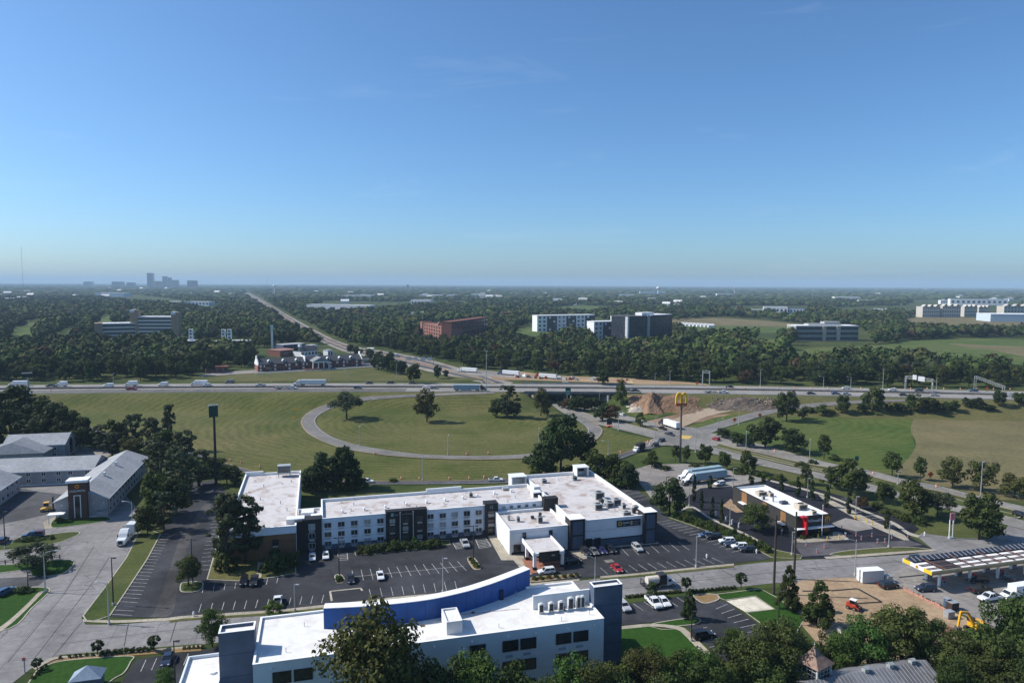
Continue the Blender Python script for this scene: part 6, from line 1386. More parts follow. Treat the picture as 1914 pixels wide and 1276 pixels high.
# clusters whose members nothing tells apart
def cluster(kinds, pts, label, group):
    for (x, y, top, w) in pts: T(RT_.choice(kinds), x, y, top, w, label, group)
cluster(['dark'], [(-30, 822, 716, 90), (22, 812, 714, 86), (62, 815, 738, 74), (98, 820, 742, 70), (128, 826, 758, 52), (20, 832, 760, 80), (76, 834, 772, 66), (120, 838, 785, 50), (150, 840, 795, 40), (-30, 838, 780, 80), (155, 835, 775, 36)], 'dark tree in the shaded wood behind the left motel', 'dark wood behind the left motel')
cluster(['thin', 'olive', 'round'], [(192, 842, 792, 40), (222, 846, 776, 46), (252, 850, 770, 44), (283, 854, 776, 46), (178, 838, 800, 34), (210, 852, 806, 40), (246, 858, 812, 44), (282, 868, 815, 46)], 'grey-green tree in the scrub left of the highway ramp', 'scrub left of the ramp')
cluster(['round', 'dark', 'thin'], [(312, 872, 800, 56), (346, 880, 800, 58), (302, 918, 816, 70), (338, 928, 830, 72), (372, 908, 838, 58), (398, 890, 846, 48), (424, 902, 866, 44), (290, 968, 868, 62), (330, 960, 890, 62), (276, 1000, 934, 46), (306, 990, 915, 50), (360, 890, 850, 46), (262, 985, 945, 34), (440, 906, 875, 30)], 'green tree in the dense strip between the two motels', 'tree strip between the two motels')
cluster(['dark', 'round'], [(1536, 777, 753, 24), (1576, 772, 734, 30), (1630, 770, 721, 46), (1661, 769, 751, 18), (1683, 770, 752, 28), (1702, 768, 732, 22), (1727, 770, 734, 46), (1755, 769, 750, 26), (1779, 768, 745, 30), (1806, 760, 741, 17), (1827, 764, 741, 28), (1868, 759, 727, 26), (1904, 757, 729, 30), (1612, 772, 752, 22), (1850, 766, 755, 22)], 'dark tree in the row along the near edge of the highway', 'tree row along the highway')
cluster(['dark', 'round'], [(668, 668, 645, 22), (690, 672, 650, 20), (700, 690, 660, 24), (713, 693, 664, 22), (724, 696, 662, 26), (738, 699, 668, 26), (750, 700, 672, 24), (728, 688, 655, 22), (655, 660, 642, 16), (708, 678, 655, 20)], 'dark tree beside the car park beyond the highway', 'trees by the far car park')
cluster(['russet', 'dark', 'dark'], [(1062, 764, 741, 34), (1078, 768, 738, 38), (1092, 768, 742, 30), (1112, 766, 740, 36), (1126, 786, 751, 40), (1142, 788, 750, 38), (1050, 762, 748, 20)], 'bushy median tree by the underpass', 'bushy trees by the underpass')
cluster(['dark'], [(1378, 832, 806, 34), (1352, 818, 798, 30), (1400, 836, 808, 26), (1500, 782, 760, 24), (1450, 800, 785, 24)], 'low scrub tree between the main road and the meadow', 'scrub between road and meadow')
for k, (x, y, top) in enumerate(((1297, 938, 884), (1311, 952, 915), (1331, 968, 927), (1348, 978, 930), (1327, 912, 887), (1404, 908, 880), (1426, 910, 888), (1460, 917, 884), (1491, 928, 889), (1518, 934, 896), (1545, 948, 904), (1586, 960, 914), (1657, 988, 950))):
    T('column', x, y, top, 12 if k > 3 else 10, 'slim columnar evergreen around the fast-food restaurant lot', 'columnar evergreens around the restaurant')
A_, B_ = np.array(W(1262, 966)), np.array(W(1436, 1032))
for k in range(22):
    p = A_ + (B_ - A_) * (k + .5) / 22; plant('bush' if k % 3 else 'bushb', p + np.array([RT_.uniform(-.5, .5), RT_.uniform(-.4, .4), 0]), RT_.uniform(2.8, 4.4), RT_.uniform(2.6, 3.6), 'bushy shrub in the hedge row between motel and restaurant lots', 'hedge between motel and restaurant')
for k, (x, y, w, h) in enumerate([(682 + i * 19, 1033 - i * 1.7, 32, 2.7) for i in range(8)] + [(672, 1036, 18, 1.6)]):
    plant('bush', W(x, y), h * 1.1, w * MPP(W(x, y)), 'clipped shrub in the bed under the white motel wing', 'shrubs under the motel wing')
for (x, y) in ((739, 1026), (774, 1022)): plant('bushb', W(x, y), 3.6, 3.4, 'pale flowering shrub between the charcoal tower fins', 'pale shrubs by the charcoal tower')
for k in range(9): x, y = 190 + k * 11.5, 1224.5 - k * 1.1; plant('bush', W(x, y), 1.5, 1.5, 'round hedge shrub in the row along the hotel lawn', 'hedge row along the hotel lawn')
for k in range(5): x, y = 345 + k * 8.5, 1213 - k * .6; plant('bush', W(x, y), .9, .9, 'tiny round shrub near the slate tower', 'tiny shrubs by the slate tower')
for (x, y) in ((84, 1246), (78, 1252), (70, 1262), (62, 1268), (112, 1231), (130, 1229), (141, 1228), (150, 1227), (162, 1226), (173, 1225)): plant('bush', W(x, y), 1.0, 1.0, 'small round shrub in the bed at the lawn corner', 'shrubs at the lawn corner')
for k in range(20): x, y = 1172 + k * 5.2, 1117.5 - k * .55; plant('bush', W(x, y), 1.1, 1.2, 'low hedge shrub behind the white parked vehicles', 'low hedge behind the hotel lot')
for k in range(12): x, y = 1296 + k * 7, 1107 - k * .62; plant('bush', W(x, y), 1.2, 1.3, 'low round shrub along the verge by the hotel lot', 'round shrubs on the street verge')
for (x, y) in ((1500, 1007), (1510, 1005), (1521, 1003.5), (1531, 1002), (1541, 1000.5), (1551, 999)): plant('bush', W(x, y), 1.6, 2.0, 'round shrub before the restaurant front', 'shrubs before the restaurant')
for (x, y) in ((632, 1083), (638, 1085), (634, 1087), (880, 1047), (885, 1052), (890, 1057), (893, 1061), (1000, 1083), (1012, 1082), (1026, 1081), (1040, 1080), (1055, 1079), (1068, 1078), (1078, 1077)): plant('bush', W(x, y), 1.3, 1.9, 'low shrub on a kerbed island of the motel lot', 'shrubs on the motel lot islands')
for (x, y) in ((505, 1066), (520, 1068), (535, 1062), (515, 1052), (548, 1058)): plant('bush', W(x, y), RT_.uniform(3, 7), RT_.uniform(4, 6), 'dark overgrown shrub at the brown wall corner', 'overgrown shrubs by the brown wall')
for (x, y, w, h, lb) in ((58, 1011, 62, 1.9, 'long clipped hedge beside the red-backed pickup'), (46, 1108, 44, 2.2, 'clipped hedge block on the left corner lawn'), (82, 1074, 40, 1.4, 'dark low hedge around the feathery tree'), (112, 974, 20, 1.8, 'clipped hedge by the motel porch'), (98, 1007, 8, 1.6, 'small round shrub on the hedge island')):
    b_ = W(x, y); tm, cm, H_, W_ = TV['bush'][0]
    t = thing('hedge', lb, 'hedge', b_, .27, None, (w * MPP(b_) / W_, 2.6 / W_, h / H_)); link('foliage', cm, t)
for (x, y, w) in ((1210, 866, 26), (1232, 872, 20), (1245, 878, 22), (1300, 872, 24), (1320, 878, 22), (1345, 882, 24), (1420, 888, 40), (1452, 896, 36), (1488, 905, 40), (1380, 884, 30), (1640, 950, 30), (1665, 960, 40), (1690, 972, 40), (1720, 980, 30), (1372, 815, 30), (1512, 768, 30), (1550, 772, 26), (1500, 872, 30), (1520, 866, 20), (1560, 860, 26)): b_ = W(x, y); plant('bush', b_, RT_.uniform(1.6, 3.4), w * MPP(b_), 'rough roadside shrub along the main road', 'roadside scrub')
# lower edge of the picture
near_pts = [(826, 1405, 1212, 118, 'nearg'), (892, 1398, 1202, 104, 'nearb'), (962, 1402, 1226, 112, 'nearg'), (1018, 1405, 1258, 90, 'nearg'), (1066, 1392, 1208, 84, 'nearb'), (1112, 1388, 1222, 104, 'near'), (1156, 1362, 1230, 92, 'nearg'), (1203, 1345, 1212, 94, 'near'), (1252, 1338, 1224, 90, 'nearg'), (1298, 1336, 1216, 86, 'nearb'), (1340, 1325, 1207, 88, 'nearg'), (1402, 1325, 1192, 92, 'nearg'), (1450, 1312, 1156, 104, 'near'), (1470, 1290, 1166, 84, 'nearg'), (1572, 1268, 1178, 74, 'nearb'), (1622, 1268, 1156, 90, 'nearb'), (1682, 1266, 1136, 110, 'nearg'), (1732, 1270, 1160, 84, 'nearg'), (1540, 1262, 1192, 50, 'nearg'), (1778, 1300, 1190, 74, 'nearg'), (1806, 1316, 1182, 96, 'nearg'), (1856, 1300, 1138, 108, 'nearg'), (1904, 1290, 1108, 108, 'nearg'), (1950, 1290, 1122, 100, 'nearg'), (1846, 1345, 1216, 112, 'nearg'), (1898, 1350, 1196, 104, 'nearg'), (1420, 1350, 1236, 96, 'nearg'), (1330, 1365, 1244, 96, 'nearg'), (1240, 1375, 1250, 96, 'nearg'), (1170, 1390, 1258, 90, 'nearg'), (1788, 1360, 1236, 74, 'nearg')]
for (x, y, top, w, k) in near_pts: T(k, x, y, top - (12 if x > 1180 else 0), w * 1.12, 'leafy treetop in the belt along the lower picture edge', 'tree belt at the lower edge')

# ------------------------------------------------------------------ woods beyond the highway
def inpoly(x, y, pl):
    c = False; j = len(pl) - 1
    for i in range(len(pl)):
        if (pl[i][1] > y) != (pl[j][1] > y) and x < (pl[j][0] - pl[i][0]) * (y - pl[i][1]) / (pl[j][1] - pl[i][1]) + pl[i][0]: c = not c
        j = i
    return c
EDGE = [(-900, 716), (0, 714.5), (150, 713.5), (300, 711), (372, 705), (385, 698), (462, 690), (472, 668), (478, 655), (640, 652), (700, 657), (745, 662), (800, 668), (850, 682), (905, 692), (1000, 698), (1100, 705), (1330, 716), (1600, 722), (1914, 726), (2900, 735)]
CLEAR = [
    [(450, 541), (464, 541), (488, 555), (507, 566), (532, 581), (566, 600), (596, 616), (630, 633), (672, 646), (716, 653), (774, 663), (826, 675), (884, 692), (962, 722), (856, 708), (800, 696), (760, 687), (700, 672), (645, 661), (606, 646), (574, 632), (542, 615), (504, 587), (479, 570), (464, 559)],
    [(470, 700), (478, 658), (520, 646), (575, 640), (640, 655), (745, 672), (735, 695)],
    [(175, 643), (175, 606), (330, 602), (345, 643), (300, 648)], [(318, 664), (318, 634), (475, 632), (475, 662)],
    [(783, 646), (783, 606), (915, 600), (915, 640)], [(1000, 632), (1000, 594), (1120, 592), (1120, 630)], [(1105, 650), (1105, 600), (1265, 596), (1260, 654)],
    [(1480, 652), (1480, 612), (1612, 612), (1640, 650)], [(1425, 664), (1500, 650), (1560, 646), (1640, 643), (1700, 636), (1800, 631), (2100, 634), (2100, 694), (1914, 688), (1800, 676), (1700, 669), (1600, 665), (1500, 670)],
    [(1685, 603), (1715, 588), (1800, 588), (2000, 590), (2000, 614), (1800, 612)], [(1230, 602), (1330, 592), (1440, 596), (1510, 608), (1525, 620), (1400, 624), (1300, 620)],
    [(950, 622), (985, 606), (1030, 608), (1055, 622), (1010, 634)], [(1390, 642), (1440, 630), (1475, 645), (1440, 668), (1405, 658)],
    [(15, 622), (70, 594), (90, 600), (60, 645), (15, 655)], [(170, 603), (195, 587), (230, 595), (200, 606)], [(90, 632), (150, 605), (170, 615), (120, 645)],
    [(995, 582), (1080, 569), (1185, 576), (1100, 588)], [(565, 583), (600, 562), (780, 565), (770, 578), (700, 583)], [(1690, 590), (1700, 560), (1914, 560), (1914, 592)], [(1350, 585), (1360, 572), (1520, 572), (1520, 588)],
    [(1435, 592), (1480, 583), (1525, 587), (1480, 600)], [(760, 572), (760, 562), (880, 562), (880, 572)], [(165, 555), (250, 550), (420, 570), (400, 585), (340, 575)], [(1560, 575), (1700, 570), (1700, 585), (1560, 590)]]
FI = next(i for i, c in enumerate(CLEAR) if c[0][0] == 1425)     # the open fields: keep the view onto them free
EX = [e[0] for e in EDGE]; EYY = [e[1] for e in EDGE]
def wooded(p):
    x, y = QX(p)
    if y > np.interp(x, EX, EYY): return False
    if any(inpoly(x, y, c) for c in CLEAR): return False
    x, y = QX((p[0], p[1], 8.0)); return not any(inpoly(x, y, c) for c in CLEAR[FI:FI + 4])
rw = np.random.default_rng(11); cand = []
D = 520.0
while D < 15000:
    a = max(11.0, D * .0105); dep = a * 2.0; hw_ = D * .80 + 60
    xs_ = np.arange(-hw_, hw_, a) + rw.uniform(-.5, .5) * a
    for x in xs_:
        p = (x + rw.uniform(-.45, .45) * a, D + rw.uniform(-.5, .5) * dep, 0.0)
        if D > 1700 and math.sin(p[0] * .0031 + 1.7 * math.sin(p[1] * .0013)) * math.sin(p[1] * .0022 + p[0] * .0009 + 2) > .86: continue
        if terr(p[0], p[1]) > (6.6 if p[0] < -120 else (5.5 if p[0] > 135 else .3)) or not wooded(p): continue
        cand.append((p[0], p[1], a))
    D += dep
# the nearest ones stand as single trees, the rest as one mass
def lead(c): x, y = QX((c[0], c[1], 0)); return y - np.interp(x, EX, EYY)
front = sorted(range(len(cand)), key=lambda i: -(lead(cand[i]) - max(0, cand[i][1] - 700) * .05))[:230]; fs_ = set(front)
for i in front:
    x, y, a = cand[i]; k = RT_.choice(['round'] * 5 + ['dark'] * 4 + ['olive'] * 2 + ['russet'] * (1 if x > -100 else 0) + ['round'])
    side = 'left' if QX((x, y, 0))[0] < 700 else 'right'
    plant(k, (x, y, terr(x, y)), RT_.uniform(12, 21), RT_.uniform(11, 18), 'tree on the wood edge beyond the highway, %s of the main road' % side, 'wood edge beyond the highway, %s' % side)
def ico():
    bm = bmesh.new(); bmesh.ops.create_icosphere(bm, subdivisions=2, radius=1.0); v = np.array([q.co[:] for q in bm.verts]); f = np.array([[q.index for q in g.verts] for g in bm.faces]); bm.free()
    return v, f
def ico1():
    bm = bmesh.new(); bmesh.ops.create_icosphere(bm, subdivisions=1, radius=1.0); v = np.array([q.co[:] for q in bm.verts]); f = np.array([[q.index for q in g.verts] for g in bm.faces]); bm.free(); return v, f
I1 = ico1()
_top = I1[0][:, 2] > -.6; _keep = _top[I1[1]].any(axis=1)
PAL = np.array([(.030, .048, .014), (.040, .062, .016), (.052, .074, .020), (.022, .036, .012), (.05, .064, .02), (.04, .052, .02), (.056, .058, .022)])
def forest(name, cells, quads, mat):
    """many crowns in one mesh: a lumpy core and loose clumps round it"""
    VV = []; FF = []; CC = []; off = 0
    v0, f0 = I1; f0 = f0[_keep]; nq = quads
    for (x, y, a) in cells:
        lf = math.sin(x * .017 + 2 * math.sin(y * .009)) * math.sin(y * .013 + x * .006); w = a * rw.uniform(.5, .82) * (1 + .15 * lf); hgt = (rw.uniform(10, 18) if y < 2500 else rw.uniform(9, 16)) * (1 + .22 * lf); zc = hgt * .55; hz_ = hgt * .46; zc += terr(x, y)
        col = PAL[rw.integers(len(PAL))] * rw.uniform(.82, 1.25) * (1.15 + .3 * lf)
        if rw.random() < .02: col = np.array((.07, .045, .022))
        r = rw.uniform(.72, 1.12, len(v0))
        V = v0 * r[:, None] * np.array([w, w, hz_]) + np.array([x, y, zc]); VV.append(V); FF.append(f0 + off); CC.append(np.tile(col, (len(f0), 1)) * rw.uniform(.85, 1.15, (len(f0), 1))); off += len(V)
        if nq:
            d = rw.normal(size=(nq, 3)); d[:, 2] = np.abs(d[:, 2]) * 1.2 - .25; d /= np.linalg.norm(d, axis=1)[:, None]
            c = d * rw.uniform(.85, 1.18, nq)[:, None] * np.array([w, w, hz_]) + np.array([x, y, zc]); nn = d + rw.normal(size=(nq, 3)) * .5
            e = np.cross(nn, rw.normal(size=(nq, 3))); e /= np.linalg.norm(e, axis=1)[:, None]; g_ = np.cross(nn, e); g_ /= np.linalg.norm(g_, axis=1)[:, None]
            s = (w * rw.uniform(.14, .30, nq))[:, None]
            V = np.stack([c - e * s, c - g_ * s, c + e * s, c + g_ * s], 1).reshape(-1, 3); VV.append(V)
            q = np.arange(nq)[:, None] * 4 + off; FF.append(np.concatenate([q + np.array([[0, 1, 2]]), q + np.array([[0, 2, 3]])])); CC.append(np.tile(np.tile(col, (nq, 1)) * rw.uniform(.75, 1.3, (nq, 1)), (2, 1))); off += 4 * nq
    V = np.concatenate(VV).astype(np.float32); Fc = np.concatenate(FF).astype(np.int32); Cc = np.concatenate(CC).astype(np.float32)
    me = bpy.data.meshes.new(name); me.vertices.add(len(V)); me.vertices.foreach_set('co', V.ravel()); n = len(Fc); me.loops.add(3 * n); me.loops.foreach_set('vertex_index', Fc.ravel()); me.polygons.add(n)
    me.polygons.foreach_set('loop_start', np.arange(0, 3 * n, 3, dtype=np.int32)); me.polygons.foreach_set('loop_total', np.full(n, 3, np.int32))
    at = me.attributes.new('leafcol', 'FLOAT_COLOR', 'FACE'); at.data.foreach_set('color', np.concatenate([Cc, np.ones((n, 1), np.float32)], 1).ravel())
    me.materials.append(mat); me.update(); o = link(name, me); return o
m, t, b, N, L = nodes('wood_foliage'); at = N('ShaderNodeAttribute'); at.attribute_name = 'leafcol'
L(mix(t, .7, at.outputs['Color'], ramp(t, noise(t, .35, 4, pos(t), .7), [(.3, (.6, .6, .6)), (.7, (1.3, 1.3, 1.25))]), 'MULTIPLY'), b.inputs['Base Color']); b.inputs['Roughness'].default_value = .85; b.inputs['Specular IOR Level'].default_value = .1
bump(t, b, noise(t, .5, 4, pos(t), .7), .8, 1.5); WOODM = m
rest = [c for i, c in enumerate(cand) if i not in fs_]
tag(forest('woodland', [c for c in rest if c[1] < 1100], 60, WOODM), 'broad mass of woodland treetops between the highway and the far buildings', 'woodland', kind='stuff')
tag(forest('distant_woodland', [c for c in rest if 1100 <= c[1] < 3200], 26, WOODM), 'distant wooded suburbs behind the office buildings', 'woodland', kind='stuff')
tag(forest('horizon_woodland', [c for c in rest if c[1] >= 3200], 0, WOODM), 'hazy wooded horizon reaching to the skyline', 'woodland', kind='stuff')
print('WOOD', len(cand), len(rest), sum(1 for c in rest if c[1] < 1100), sum(1 for c in rest if 1100 <= c[1] < 3200))
# ------------------------------------------------------------------ vehicles
TYRE = M('tyre_rubber', (.015, .015, .016), .2, 4); RIM = M('wheel_rim', (.38, .38, .4), .1, 4, .35, .7); CGL = glass('car_glass', (.012, .015, .018), .08)
HLT = M('headlight', (.6, .62, .62), .05, 4, .15); TLT = M('tail_light', (.32, .012, .01), .1, 4, .25); CHR = M('dark_trim', (.03, .03, .032), .2, 4, .5)
CP = dict(white=(.72, .73, .73), black=(.012, .012, .014), grey=(.13, .135, .14), silver=(.42, .43, .44), navy=(.02, .03, .06), red=(.36, .018, .022), blue=(.05, .10, .19), dark=(.03, .03, .034), purple=(.03, .025, .10), yellow=(.75, .38, .02), green=(.05, .09, .05), tan=(.3, .25, .18))
PM = {k: paint('car_' + k, v) for k, v in CP.items()}
_wh = {}
def wheelset(r, w):
    if (r, w) not in _wh:
        b = MB(); b.cyl((0, -w / 2, 0), (0, w / 2, 0), r, n=14); t = b.mesh('tyre', TYRE, bevel=0)
        b = MB(); b.cyl((0, -w / 2 - .012, 0), (0, w / 2 + .012, 0), r * .58, n=10); _wh[(r, w)] = (t, b.mesh('rim', RIM))
    return _wh[(r, w)]
def wheels(t, xs, y, r=.34, w=.24):
    ty, ri = wheelset(r, w)
    for x in xs:
        for s in (-1, 1): o = link('wheel', ty, t); o.location = (x, s * y, r); q = link('rim', ri, o)
_cm = {}
def shell_mesh(kind, color):
    """painted body shells by kind; outlines drawn in side view"""
    k = (kind, color)
    if k in _cm: return _cm[k]
    b = MB()
    if kind == 'sedan': b.side([(-2.38, .34), (-2.42, .72), (-2.3, .96), (-1.55, 1.02), (.95, .98), (2.0, .84), (2.36, .62), (2.38, .34)], -.9, .9)
    elif kind in ('suv', 'wagon'): b.side([(-2.3, .38), (-2.36, .8), (-2.3, 1.12), (.95, 1.1), (2.05, .98), (2.32, .74), (2.34, .38)], -.95, .95)
    elif kind == 'pickup': b.side([(-2.9, .48), (-2.92, .8), (-2.9, 1.2), (-.75, 1.2), (-.7, 1.16), (1.35, 1.14), (2.6, 1.06), (2.82, .8), (2.84, .44)], -.98, .98)
    elif kind == 'van': b.side([(-2.7, .36), (-2.75, 2.2), (-2.5, 2.35), (1.0, 2.32), (1.75, 1.5), (2.7, 1.15), (2.82, .7), (2.82, .36)], -1.0, 1.0)
    _cm[k] = b.mesh('body', PM[color], bevel=.07); return _cm[k]
def cabin(kind):
    k = ('cab', kind)
    if k in _cm: return _cm[k]
    b = MB(); r = MB()
    if kind == 'sedan': c = ((-1.75, 1.05, -.82, .82), (-1.15, .35, -.64, .64), .97, 1.43)
    elif kind == 'suv': c = ((-2.28, 1.0, -.88, .88), (-2.05, .35, -.7, .7), 1.08, 1.66)
    elif kind == 'wagon': c = ((-2.25, 1.0, -.86, .86), (-1.85, .4, -.68, .68), 1.08, 1.55)
    elif kind == 'pickup': c = ((-.85, 1.4, -.9, .9), (-.6, .7, -.73, .73), 1.14, 1.82)
    else: c = ((.6, 2.0, -.93, .93), (.55, 1.05, -.85, .85), 1.45, 2.2)
    b.taper(*c); x0, x1, y0, y1 = c[1]; r.box(x0 - .04, x1 + .04, y0 - .04, y1 + .04, c[3] - .02, c[3] + .06)
    B_, T_ = c[0], c[1]; xm = .45
    pil = MB()
    for s in (2, 3):
        for q in (0, 1): pil.bar((B_[q], B_[s], c[2]), (T_[q], T_[s], c[3]), .1)
        pil.bar(((B_[0] * (1 - xm) + B_[1] * xm), B_[s], c[2]), ((T_[0] * (1 - xm) + T_[1] * xm), T_[s], c[3]), .09)
    _cm[k] = (b.mesh('windows', CGL), r, pil); return _cm[k]
def car(kind, color, px, py, ang, label, group=None, sc=1.0, loc=None):
    p = W(px, py, .13) if loc is None else loc
    t = thing({'sedan': 'sedan', 'suv': 'suv', 'wagon': 'wagon', 'pickup': 'pickup_truck', 'van': 'van'}[kind], label, {'pickup': 'pickup', 'suv': 'car', 'wagon': 'car', 'sedan': 'car', 'van': 'van'}[kind], p, ang, group, sc)
    bo = link('body', shell_mesh(kind, color), t)
    g, r, pil = cabin(kind); link('windows', g, t)
    k = ('roof', kind, color)
    if kind != 'van':
        if k not in _cm: _cm[k] = (r.mesh('roof', PM[color], bevel=.02), pil.mesh('pillar', PM[color]))
        link('roof', _cm[k][0], t); link('pillars', _cm[k][1], t)
    L_ = {'sedan': 2.38, 'suv': 2.34, 'wagon': 2.34, 'pickup': 2.84, 'van': 2.82}[kind]; y = .84 if kind == 'sedan' else .9; z = .62 if kind == 'sedan' else .8
    kk = ('lights', kind)
    if kk not in _cm:
        _cm[kk] = (MB().box(L_ - .12, L_ + .03, -.2, .2, z - .1, z + .08).mesh('headlight', HLT), MB().box(-.1, .04, -.16, .16, z - .05, z + .2).mesh('tail_light', TLT), MB().box(-.06, .06, -y, y, .32, .5).mesh('bumper', CHR))
    for s in (-1, 1):
        o = link('headlight', _cm[kk][0], t); o.location = (0, s * (y - .25), 0)
        o = link('tail_light', _cm[kk][1], t); o.location = (-L_ if kind != 'pickup' else -2.92, s * (y - .15), 0)
    o = link('bumper', _cm[kk][2], t); o.location = (L_, 0, 0); o = link('bumper', _cm[kk][2], t); o.location = (-L_ if kind != 'pickup' else -2.94, 0, 0)
    if kind == 'pickup':
        if 'bed' not in _cm: _cm['bed'] = MB().box(-2.75, -.95, -.82, .82, 1.2, 1.215).mesh('bed_floor', CHR)
        link('bed', _cm['bed'], t)
    wheels(t, {'sedan': (-1.4, 1.42), 'suv': (-1.4, 1.42), 'wagon': (-1.4, 1.42), 'pickup': (-1.75, 1.8), 'van': (-1.75, 1.85)}[kind], y - .03, .38 if kind in ('pickup', 'suv') else .33)
    return t
TRW = M('trailer_white', (.74, .75, .75), .05, .5, .5); TRB = M('trailer_blue_grey', (.27, .36, .40), .08, .5, .5)
def semi(px, py, ang, label, cab='white', trailer=TRW, tl=16.0, loc=None, group=None, sc=1.0):
    """tractor and box trailer, x forward; the origin lies under the trailer's middle"""
    p = W(px, py, .13) if loc is None else loc
    t = thing('semi_truck', label, 'truck', p, ang, group, sc)
    if tl:
        b = MB(); b.box(-tl / 2, tl / 2, -1.28, 1.28, 1.15, 4.05); tr = b.obj('trailer', trailer, t, bevel=.04)
        b = MB(); b.box(-tl / 2 - .03, tl / 2 + .03, -1.3, 1.3, 1.05, 1.2); b.obj('trailer_rail', CHR, tr)
        b = MB(); b.box(-tl / 2 - .04, -tl / 2, -1.2, 1.2, 1.25, 3.95); b.obj('trailer_door', trailer, tr)
        b = MB(); b.box(-tl / 2 + 4.6, tl / 2 - 5.2, -1.27, -1.22, .45, 1.05); b.obj('side_skirt', trailer, tr)
        b = MB(); b.box(tl / 2 - 3.9, tl / 2 - 3.7, -.9, -.7, .1, 1.1); b.obj('landing_leg', CHR, tr)
        wheels(t, (-tl / 2 + 1.6, -tl / 2 + 2.85), 1.02, .5, .5)
    x = tl / 2 - 1.0 if tl else 0
    b = MB(); b.side([(x + 1.6, .9), (x + 1.6, 3.9), (x + 2.6, 3.95), (x + 3.4, 3.3), (x + 3.75, 2.95), (x + 4.3, 2.05), (x + 5.8, 1.85), (x + 6.05, 1.2), (x + 6.05, .55), (x + 4.3, .55), (x + 4.2, .9)], -1.18, 1.18); cb = b.obj('cab', PM[cab], t, bevel=.1)
    b = MB(); b.taper((x + 3.55, x + 4.22, -1.05, 1.05), (x + 3.45, x + 3.78, -.95, .95), 2.15, 2.9); b.obj('windscreen', CGL, cb)
    for s in (-1, 1):
        b = MB(); b.box(x + 2.95, x + 3.6, s * 1.19 - .015, s * 1.19 + .015, 2.05, 2.75); b.obj('side_window', CGL, cb)
        b = MB(); b.box(x + 5.75, x + 6.07, s * .95 - .18, s * .95 + .18, 1.1, 1.4); b.obj('headlight', HLT, cb)
        b = MB(); b.cyl((x + 1.9, s * 1.05, .75), (x + 3.6, s * 1.05, .75), .33, n=10); b.obj('fuel_tank', RIM, t)
        b = MB(); b.box(x + 3.85, x + 3.95, s * 1.42 - .12, s * 1.42 + .12, 2.1, 2.8); b.bar((x + 3.9, s * 1.1, 2.5), (x + 3.9, s * 1.4, 2.5), .05); b.obj('mirror', CHR, cb)
    b = MB(); b.box(x + 6.04, x + 6.1, -.6, .6, .75, 1.7); b.obj('grille', CHR, cb); b = MB(); b.box(x - 2.0, x + 4.4, -.5, .5, .75, 1.0); b.obj('chassis', CHR, t)
    wheels(t, (x - .9, x + .4), 1.0, .5, .5); wheels(t, (x + 4.95,), 1.05, .5, .3); return t
def boxtruck(px, py, ang, label, cab='white', box=TRW, bl=6.5, group=None):
    t = thing('box_truck', label, 'truck', W(px, py, .13), ang, group)
    b = MB(); b.box(-bl + 1.0, 1.0, -1.2, 1.2, .95, 3.5); b.obj('cargo_box', box, t, bevel=.04)
    b = MB(); b.side([(1.1, .5), (1.1, 2.3), (2.3, 2.3), (2.85, 1.5), (3.6, 1.3), (3.75, .5)], -1.05, 1.05); o = b.obj('cab', PM[cab], t, bevel=.08)
    b = MB(); b.taper((2.28, 2.88, -.95, .95), (2.2, 2.42, -.85, .85), 1.55, 2.2); b.obj('windscreen', CGL, o)
    for s in (-1, 1): b = MB(); b.box(1.5, 2.3, s * 1.06 - .01, s * 1.06 + .01, 1.5, 2.1); b.obj('side_window', CGL, o); b = MB(); b.box(3.6, 3.78, s * .8 - .18, s * .8 + .18, .9, 1.15); b.obj('headlight', HLT, o)
    b = MB(); b.box(-bl + 1, 3.4, -.45, .45, .55, .95); b.obj('chassis', CHR, t); wheels(t, (-bl * .5, 2.7), .95, .43, .3); return t
R0, R90, R180, R270 = G15, G15 + math.pi / 2, G15 + math.pi, G15 - math.pi / 2
def hdir(px, left):
    x = W(px, 722)[0]; s = (fwn(x + 5) - fwn(x - 5)) / 10; return math.atan(s) + (math.pi if left else 0)
HG = 'highway traffic'
